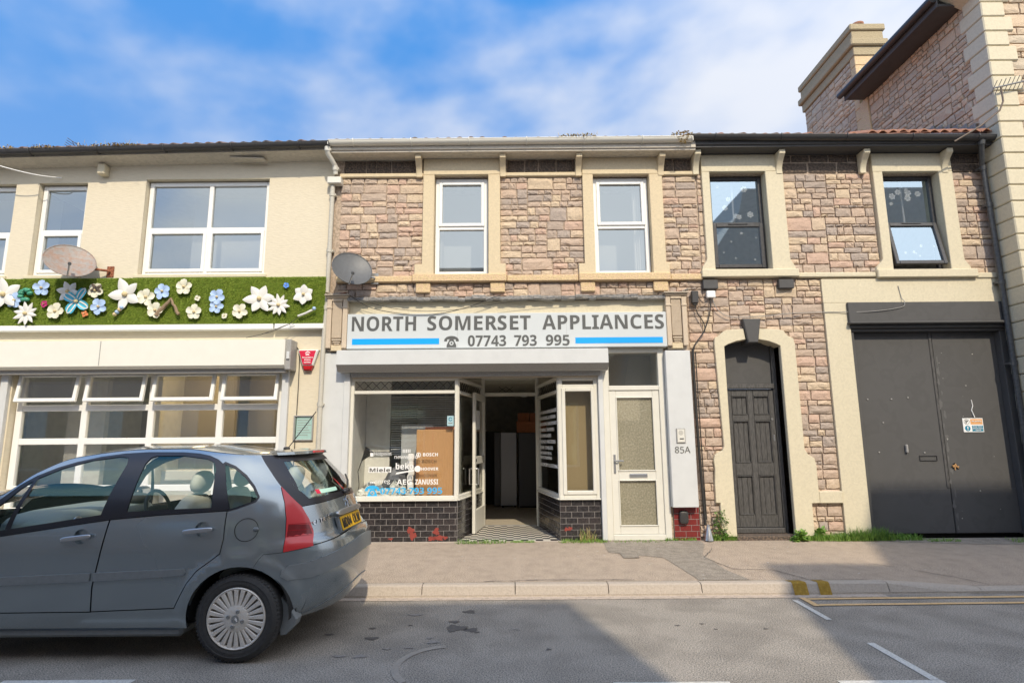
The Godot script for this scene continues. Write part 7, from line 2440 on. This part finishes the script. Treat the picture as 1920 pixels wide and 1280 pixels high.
	var fl := part("fuel_flap_gap", fg, MT.car_gap, car, -o)
	fg = Geo.new()
	fg.blob(shell(0, Vector2(-1.832, 0.782), 1.0), Vector3(0.022, 0.014, 0.010), 0.8, 12)
	part("fuel_flap_grip", fg, MT.car_trim, fl)
	# rear: bumper, tailgate, screen
	var zs := func(yy: float) -> float: return 0.7748 * herm(BY, BW, yy)
	var band := func(low: Array, high: Array) -> PackedVector2Array:
		# polygon in (z, y) symmetric about the centre; low and high give y at centre and at the corner
		var p := PackedVector2Array()
		for k in 17:
			var t := -1.0 + k / 8.0
			var yy: float = lerpf(low[0], low[1], t * t)
			p.append(Vector2(ZC + t * zs.call(yy), yy))
		for k in range(1, 8):
			var yy: float = lerpf(low[1], high[1], k / 8.0)
			p.append(Vector2(ZC + zs.call(yy), yy))
		for k in 17:
			var t := 1.0 - k / 8.0
			var yy: float = lerpf(high[0], high[1], t * t)
			p.append(Vector2(ZC + t * zs.call(yy), yy))
		for k in range(1, 8):
			var yy: float = lerpf(high[1], low[1], k / 8.0)
			p.append(Vector2(ZC - zs.call(yy), yy))
		return p
	var g2 := Geo.new()
	patch(g2, band.call([0.17, 0.14], [0.700, 0.640]), 1, 1.0, 0.002, 0.05)
	var rb := part("rear_bumper", g2, MT.car_paint, car, -o)
	g2 = Geo.new()
	patch(g2, band.call([0.515, 0.424], [0.632, 0.537]), 1, 1.0, 0.014, 0.05, [], 0.014)
	part("rub_strip", g2, MT.car_trim, rb)
	g2 = Geo.new()
	patch(g2, band.call([0.30, 0.16], [0.308, 0.168]), 1, 1.0, 0.006, 0.05, [], 0.006)
	part("lower_crease", g2, MT.car_trim, rb)
	g2 = Geo.new()
	patch(g2, band.call([0.706, 0.647], [0.950, 0.916]), 1, 1.0, 0.0, 0.05)
	var tg := part("tailgate", g2, MT.car_paint, car, -o)
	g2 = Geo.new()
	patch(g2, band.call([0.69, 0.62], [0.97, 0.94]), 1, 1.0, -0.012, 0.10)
	part("gap_backing", g2, MT.car_gap, car, -o)  # near-black layer that paints the shaded gap round the tailgate
	var screen: PackedVector2Array = band.call([0.955, 0.921], [1.300, 1.300])
	var clear := P2([ZC - 0.485, 1.25, ZC + 0.485, 1.25, ZC + 0.53, 1.15, ZC + 0.57, 1.04, ZC + 0.54, 0.972, ZC + 0.3, 0.988, ZC, 0.992, ZC - 0.3, 0.988, ZC - 0.54, 0.972, ZC - 0.57, 1.04, ZC - 0.53, 1.15])
	g2 = Geo.new()
	patch(g2, screen, 1, 1.0, 0.0, 0.04, [clear])
	var rs := part("rear_screen_frame", g2, MT.car_black, car, -o)
	g2 = Geo.new()
	patch(g2, clear, 1, 1.0, -0.002, 0.05)
	part("rear_screen", g2, MT.car_rear_glass, rs)
	g2 = Geo.new()
	patch(g2, P2([ZC + 0.16, 1.005, ZC + 0.42, 1.0, ZC + 0.42, 1.03, ZC + 0.16, 1.033]), 1, 1.0, 0.0015, 0.04)
	part("screen_sticker", g2, MT.sticker, rs)
	g2 = Geo.new()
	patch(g2, P2([ZC + 0.42, 1.0, ZC + 0.46, 0.999, ZC + 0.46, 1.032, ZC + 0.42, 1.03]), 1, 1.0, 0.0017, 0.04)
	part("screen_sticker", g2, MT.alarm_red, rs)
	g2 = Geo.new()
	g2.blob(shell(1, Vector2(ZC, 0.985), 1.0) + Vector3(0.02, 0, 0), Vector3(0.03, 0.022, 0.07), 0.8, 14)
	g2.tube([shell(1, Vector2(ZC, 0.99), 1.0) + Vector3(0.03, 0.01, 0), shell(1, Vector2(ZC - 0.2, 1.06), 1.0) + Vector3(0.02, 0, 0), shell(1, Vector2(ZC - 0.38, 1.10), 1.0) + Vector3(0.018, 0, 0)], 0.009, 6)
	part("rear_wiper", g2, MT.car_black, rs)
	# badges and number plate; text runs along -z on the rear
	var on_rear := func(z: float, yy: float, off: float) -> Transform3D:
		var n := shell_normal(1, Vector2(z, yy), 1.0)
		var x := Vector3.UP.cross(n).normalized()
		return Transform3D(Basis(x, n.cross(x), n), shell(1, Vector2(z, yy), 1.0) + n * off - o)
	var word := "CITROËN"
	for i in word.length():
		var t := textg(word[i], 0.0225 if word[i] != "I" else 0.006, 0.028 if word[i] != "Ë" else 0.035, 0.006)
		var zz := 3.452 - 0.0265 * i
		var tr: Transform3D = on_rear.call(zz, 0.782 + 0.0055 * i, 0.002)
		var b := part("badge_letter", t[0], MT.chrome, tg)
		b.transform = Transform3D(Basis.IDENTITY, o) * tr * Transform3D(Basis.from_scale(t[1]), t[2])
	for k in 2:
		var cg := Geo.new()
		var q := 0.018 * k
		cg.prism(P2([-0.035, 0.0 - q, 0.0, 0.03 - q, 0.035, 0.0 - q, 0.035, -0.014 - q, 0.0, 0.015 - q, -0.035, -0.014 - q]), 0.0, 0.01, 0.002)
		var b := part("chevron_badge", cg, MT.chrome, tg)
		b.transform = Transform3D(Basis.IDENTITY, o) * (on_rear.call(ZC + 0.04, 0.90, 0.002) as Transform3D) * Transform3D(Basis.from_scale(Vector3(1.1, 1.25, 1)), Vector3(0, 0.018 - 0.022 * k, 0))
	var pt: Transform3D = on_rear.call(ZC + 0.10, 0.755, 0.012)
	var pg := boxg(-0.26, 0.26, -0.055, 0.055, 0.0, 0.008, 0.003)
	var plate := part("number_plate", pg, MT.plate_yellow, tg)
	plate.transform = Transform3D(Basis.IDENTITY, o) * pt
	var ng := boxg(-0.275, 0.275, -0.065, 0.065, -0.03, -0.0005, 0.004)
	var nb := part("plate_holder", ng, MT.car_trim, tg)
	nb.transform = Transform3D(Basis.IDENTITY, o) * pt
	for q in [["MD04", -0.235, 0.225], ["OLW", 0.04, 0.19]]:
		var t := textg(q[0], q[2], 0.078, 0.004)
		var b := part("plate_character", t[0], MT.plate_black, tg)
		b.transform = Transform3D(Basis.IDENTITY, o) * pt * Transform3D(Basis.from_scale(t[1]), t[2] + Vector3(q[1], -0.039, 0.008))
	g2 = Geo.new()
	g2.blob(Vector3.ZERO, Vector3(0.31, 0.022, 0.022), 0.45, 18, Transform3D(Basis.IDENTITY, o) * (on_rear.call(ZC + 0.10, 0.838, 0.016) as Transform3D))
	part("tailgate_handle", g2, MT.chrome_soft, tg)
	# roof, windscreen, bonnet and nose
	g2 = Geo.new()
	patch(g2, rect2(-3.22, -1.0, -1.705, 1.0), 2, 1.0, 0.0, 0.08)
	var rf := part("roof", g2, MT.car_paint, car, -o)
	g2 = Geo.new()
	patch(g2, rect2(-3.99, -0.93, -3.22, 0.93), 2, 1.0, 0.0, 0.08)
	part("windscreen", g2, MT.car_glass, car, -o)
	g2 = Geo.new()
	for s in [-1.0, 1.0]:
		patch(g2, rect2(-3.99, minf(s * 0.93, s), -3.22, maxf(s * 0.93, s)), 2, 1.0, 0.0, 0.08)
	part("windscreen_pillar", g2, MT.car_paint, car, -o)
	g2 = Geo.new()
	patch(g2, rect2(-4.985, -1.0, -3.99, 1.0), 2, 1.0, 0.0, 0.08)
	part("bonnet", g2, MT.car_paint, car, -o)
	var nose := PackedVector2Array()
	var zf := func(yy: float) -> float: return 0.80 * herm(BY, BW, yy)
	for k in 12:
		var yy := lerpf(0.14, 0.80, k / 11.0)
		nose.append(Vector2(ZC + zf.call(yy), yy))
	for k in 12:
		var yy := lerpf(0.80, 0.14, k / 11.0)
		nose.append(Vector2(ZC - zf.call(yy), yy))
	g2 = Geo.new()
	patch(g2, nose, 3, 1.0, 0.0, 0.08)
	var ns := part("front_bumper", g2, MT.car_paint, car, -o)
	g2 = Geo.new()
	patch(g2, rect2(ZC - 0.35, 0.28, ZC + 0.35, 0.42), 3, 1.0, 0.006, 0.08)
	part("grille", g2, MT.car_black, ns)
	for s in [-1.0, 1.0]:
		g2 = Geo.new()
		patch(g2, P2([ZC + s * 0.34, 0.62, ZC + s * 0.60, 0.60, ZC + s * 0.63, 0.74, ZC + s * 0.42, 0.74]), 3, 1.0, 0.006, 0.06)
		part("headlight", g2, MT.chrome_soft, ns)
	# roof spoiler with the high brake light, and the aerial
	g2 = Geo.new()
	var prev := []
	for k in 19:
		var t := -1.0 + k / 9.0
		var z := ZC + t * 0.50
		var xe := shell(1, Vector2(z, 1.30), 1.0).x
		var ring := [Vector3(xe - 0.10, 1.325 + 0.02 * (1 - t * t), z), Vector3(xe + 0.035, 1.318 + 0.012 * (1 - t * t), z), Vector3(xe + 0.045, 1.298 + 0.008 * (1 - t * t), z), Vector3(xe - 0.02, 1.285, z)]
		if prev.size() > 0:
			for m in 3:
				g2.quad(prev[m], prev[m + 1], ring[m + 1], ring[m], [Vector3.UP, Vector3.RIGHT, Vector3.DOWN][m])
		prev = ring
	var sp := part("roof_spoiler", g2, MT.car_paint, rf)
	var sx := shell(1, Vector2(ZC, 1.30), 1.0).x
	part("high_brake_light", boxg(sx + 0.030, sx + 0.046, 1.309, 1.326, ZC - 0.13, ZC + 0.13, 0.003), MT.tail_red, rf)
	g2 = Geo.new()
	g2.tube([Vector3(-1.93, 1.345, ZC), Vector3(-1.70, 1.66, ZC)], 0.004, 6)
	g2.blob(Vector3(-1.94, 1.345, ZC), Vector3(0.03, 0.015, 0.02), 0.8, 10)
	part("roof_aerial_rod", g2, MT.cable, rf)
	# rain gutters of the roof: dark lines along the rail
	for s in [-1.0, 1.0]:
		g2 = Geo.new()
		var pts := []
		for k in 30:
			var x := lerpf(-3.70, -2.05, k / 29.0)
			pts.append(shell(2, Vector2(x, s * 0.985), 1.0) + Vector3(0, 0.0, 0))
		g2.tube(pts, 0.004, 5)
		part("roof_seam", g2, MT.car_gap, rf)
	# underside and cabin
	part("underbody", boxg(-4.7 - o.x, -1.62 - o.x, 0.12 - o.y, 0.17 - o.y, -0.66, 0.66), MT.car_gap, car)
	part("underbody", boxg(-3.9 - o.x, -2.32 - o.x, 0.055 - o.y, 0.12 - o.y, -0.78, 0.765, 0.02), MT.car_trim, car)
	part("cabin_floor", boxg(-3.7 - o.x, -1.55 - o.x, 0.16 - o.y, 0.24 - o.y, -0.68, 0.68), MT.dash, car)
	part("parcel_shelf", boxg(-1.82 - o.x, -1.52 - o.x, 0.90 - o.y, 0.925 - o.y, -0.52, 0.52, 0.008), MT.dash, car)
	seat(Vector3(-2.62, 0.45, 3.24), car, o)
	seat(Vector3(-2.62, 0.45, 2.51), car, o)
	seat(Vector3(-1.90, 0.48, 3.18), car, o)
	seat(Vector3(-1.90, 0.48, 2.57), car, o)
	g2 = Geo.new()
	g2.blob(Vector3(-3.62, 0.72, ZC), Vector3(0.30, 0.17, 0.66), 0.5, 24)
	var db := part("dashboard", g2, MT.dash_green, car, -o)
	g2 = Geo.new()
	g2.blob(Vector3(-3.45, 0.90, 2.52), Vector3(0.10, 0.05, 0.17), 0.8, 16)
	part("instrument_hood", g2, MT.dash, db)
	for z in [3.0, 3.38]:
		g2 = Geo.new()
		g2.lathe([Vector2(0.048, 0.0), Vector2(0.05, 0.012), Vector2(0.038, 0.016), Vector2(0.0, 0.006)], 18, Transform3D(Basis(Vector3.BACK, -PI / 2), Vector3(-3.335, 0.80, z)))
		part("air_vent", g2, MT.chrome_soft, db)
	g2 = Geo.new()
	var ringp := []
	for k in 25:
		var a := TAU * k / 24.0
		ringp.append(Vector3(-3.22 - 0.05 * sin(a), 0.80 + 0.17 * sin(a), 2.51 + 0.18 * cos(a)))
	g2.tube(ringp, 0.016, 8, false)
	g2.blob(Vector3(-3.23, 0.80, 2.51), Vector3(0.025, 0.05, 0.16), 0.7, 12)
	part("steering_wheel", g2, MT.dash, db)
	g2 = Geo.new()
	g2.blob(Vector3(-3.22, 1.20, ZC), Vector3(0.012, 0.035, 0.11), 0.6, 14)
	part("rear_view_mirror", g2, MT.chrome_soft, db)
	# exhaust and mud flap
	g2 = Geo.new()
	g2.prism(P2([-1.672, 0.32, -1.642, 0.045, -1.60, 0.05, -1.54, 0.11, -1.525, 0.155, -1.60, 0.26]), 3.50, 3.60, 0.006, Transform3D.IDENTITY, true)
	part("mud_flap", g2, MT.car_trim, car, -o)
	# wheels
	var w0 := make_wheel(car, Vector3(-1.92, 0.186, 3.695) - o, true)
	for q in [[-4.38, 3.695, 0.0], [-1.92, 2 * ZC - 3.695, PI], [-4.38, 2 * ZC - 3.695, PI]]:
		var c := w0.duplicate()
		c.name = numbered(car, "wheel")
		car.add_child(c, true)
		c.transform = Transform3D(Basis(Vector3.UP, q[2]) * Basis(Vector3.RIGHT, PI / 2), Vector3(q[0], 0.186, q[1]) - o)

func make_wheel(car: Node, at: Vector3, full: bool) -> MeshInstance3D:
	var g := Geo.new()
	g.lathe([Vector2(0.19, -0.185), Vector2(0.25, -0.188), Vector2(0.278, -0.178), Vector2(0.291, -0.155), Vector2(0.2945, -0.12), Vector2(0.296, -0.09), Vector2(0.2945, -0.055), Vector2(0.288, -0.026), Vector2(0.276, -0.010), Vector2(0.262, -0.001), Vector2(0.255, 0.003), Vector2(0.248, 0.001), Vector2(0.228, 0.003), Vector2(0.214, -0.001), Vector2(0.205, -0.014)], 64)
	for k in 64:
		# tread blocks along the shoulder
		var tf := Transform3D(Basis(Vector3.UP, TAU * k / 64.0), Vector3.ZERO)
		g.box(Vector3(0.272, -0.06, -0.0095), Vector3(0.2945, -0.018, 0.0095), 0.004, tf)
	var w := part("wheel", g, MT.tyre, car, at)
	w.basis = Basis(Vector3.RIGHT, PI / 2)
	var h := Geo.new()
	h.lathe([Vector2(0.208, -0.05), Vector2(0.0, -0.05)], 40)
	part("brake_recess", h, MT.hub_dark, w)
	h = Geo.new()
	h.lathe([Vector2(0.186, -0.022), Vector2(0.190, -0.004), Vector2(0.200, 0.002), Vector2(0.2065, -0.004), Vector2(0.208, -0.02)], 64)
	part("rim", h, MT.hubcap, w)
	h = Geo.new()
	h.lathe([Vector2(0.088, -0.04), Vector2(0.094, -0.012), Vector2(0.085, 0.0), Vector2(0.06, 0.006), Vector2(0.035, 0.008), Vector2(0.0, 0.008)], 48)
	part("hub_disc", h, MT.hubcap, w)
	var s := Geo.new()
	s.prism(P2([0.084, -0.0095, 0.192, -0.0165, 0.192, 0.0165, 0.084, 0.0095]), -0.035, -0.001, 0.003, Transform3D(Basis(Vector3.RIGHT, Vector3.FORWARD, Vector3.UP), Vector3.ZERO))
	var sm := s.mesh()
	for k in 24:
		var o := part("spoke", sm, MT.hubcap, w)
		o.rotation.y = TAU * k / 24.0 + 0.06
	for k in 4:
		var b := Geo.new()
		var a := TAU * k / 4.0 + 0.3
		b.lathe([Vector2(0.014, 0.0), Vector2(0.014, 0.007), Vector2(0.0105, 0.009), Vector2(0.010, 0.003), Vector2(0.0, 0.003)], 14, Transform3D(Basis.IDENTITY, Vector3(0.052 * cos(a), 0.005, 0.052 * sin(a))))
		part("bolt", b, MT.steel, w)
	var e := Geo.new()
	e.lathe([Vector2(0.0265, 0.004), Vector2(0.0265, 0.013), Vector2(0.0, 0.014)], 24)
	part("centre_cap", e, MT.steel, w)
	for k in 2:
		var c := Geo.new()
		var q := 0.011 * k - 0.003
		c.prism(P2([-0.018, -0.006 - q, 0.0, 0.012 - q, 0.018, -0.006 - q, 0.018, -0.012 - q, 0.0, 0.005 - q, -0.018, -0.012 - q]), 0.0135, 0.0165, 0.0008, Transform3D(Basis(Vector3.RIGHT, Vector3.FORWARD, Vector3.UP), Vector3.ZERO))
		part("chevron_badge", c, MT.chrome, w)
	return w

func _ready() -> void:
	rng.seed = 1
	make_view()
	font = SystemFont.new()
	font.font_names = PackedStringArray(["Droid Sans"])
	font_bold = SystemFont.new()
	font_bold.font_names = PackedStringArray(["Droid Sans"])
	font_bold.font_weight = 700
	make_materials()
	make_stone_meshes()
	make_ground()
	var left := make_left_building()
	var mid := make_stone_shop()
	var right := make_garage_house()
	make_tall_building()
	make_opposite()
	# rainwater pipes
	downpipe(mid, [Vector3(-2.60, 5.56, 0.30), Vector3(-2.60, 5.44, 0.28), Vector3(-2.54, 5.34, 0.10), Vector3(-2.54, 5.22, 0.07)], 0.034, MT.upvc_aged, [[0, 0.5], [2, 0.3]])
	part("hopper_head", boxg(-2.64, -2.44, 5.06, 5.16, 0.0, 0.13, 0.008), MT.upvc_aged, mid)
	downpipe(mid, [Vector3(-2.575, 5.08, 0.06), Vector3(-2.585, 3.4, 0.06), Vector3(-2.60, 2.6, 0.085), Vector3(-2.605, 1.2, 0.085), Vector3(-2.61, 0.1, 0.085)], 0.032, MT.pipe_paint, [[0, 0.1], [0, 0.6], [1, 0.2], [2, 0.5], [3, 0.3]])
	downpipe(right, [Vector3(6.70, 5.57, 0.30), Vector3(6.70, 5.47, 0.28), Vector3(6.80, 5.27, 0.13), Vector3(6.815, 5.15, 0.12), Vector3(6.83, 3.9, 0.12), Vector3(6.83, 2.0, 0.12), Vector3(6.83, 0.1, 0.12)], 0.036, MT.pipe_grey, [[0, 0.5], [2, 0.5], [3, 0.4], [4, 0.2], [4, 0.8]])
	make_sign()
	make_turf()
	make_fittings()
	make_goods()
	make_weeds()
	make_lamps()
	make_car()
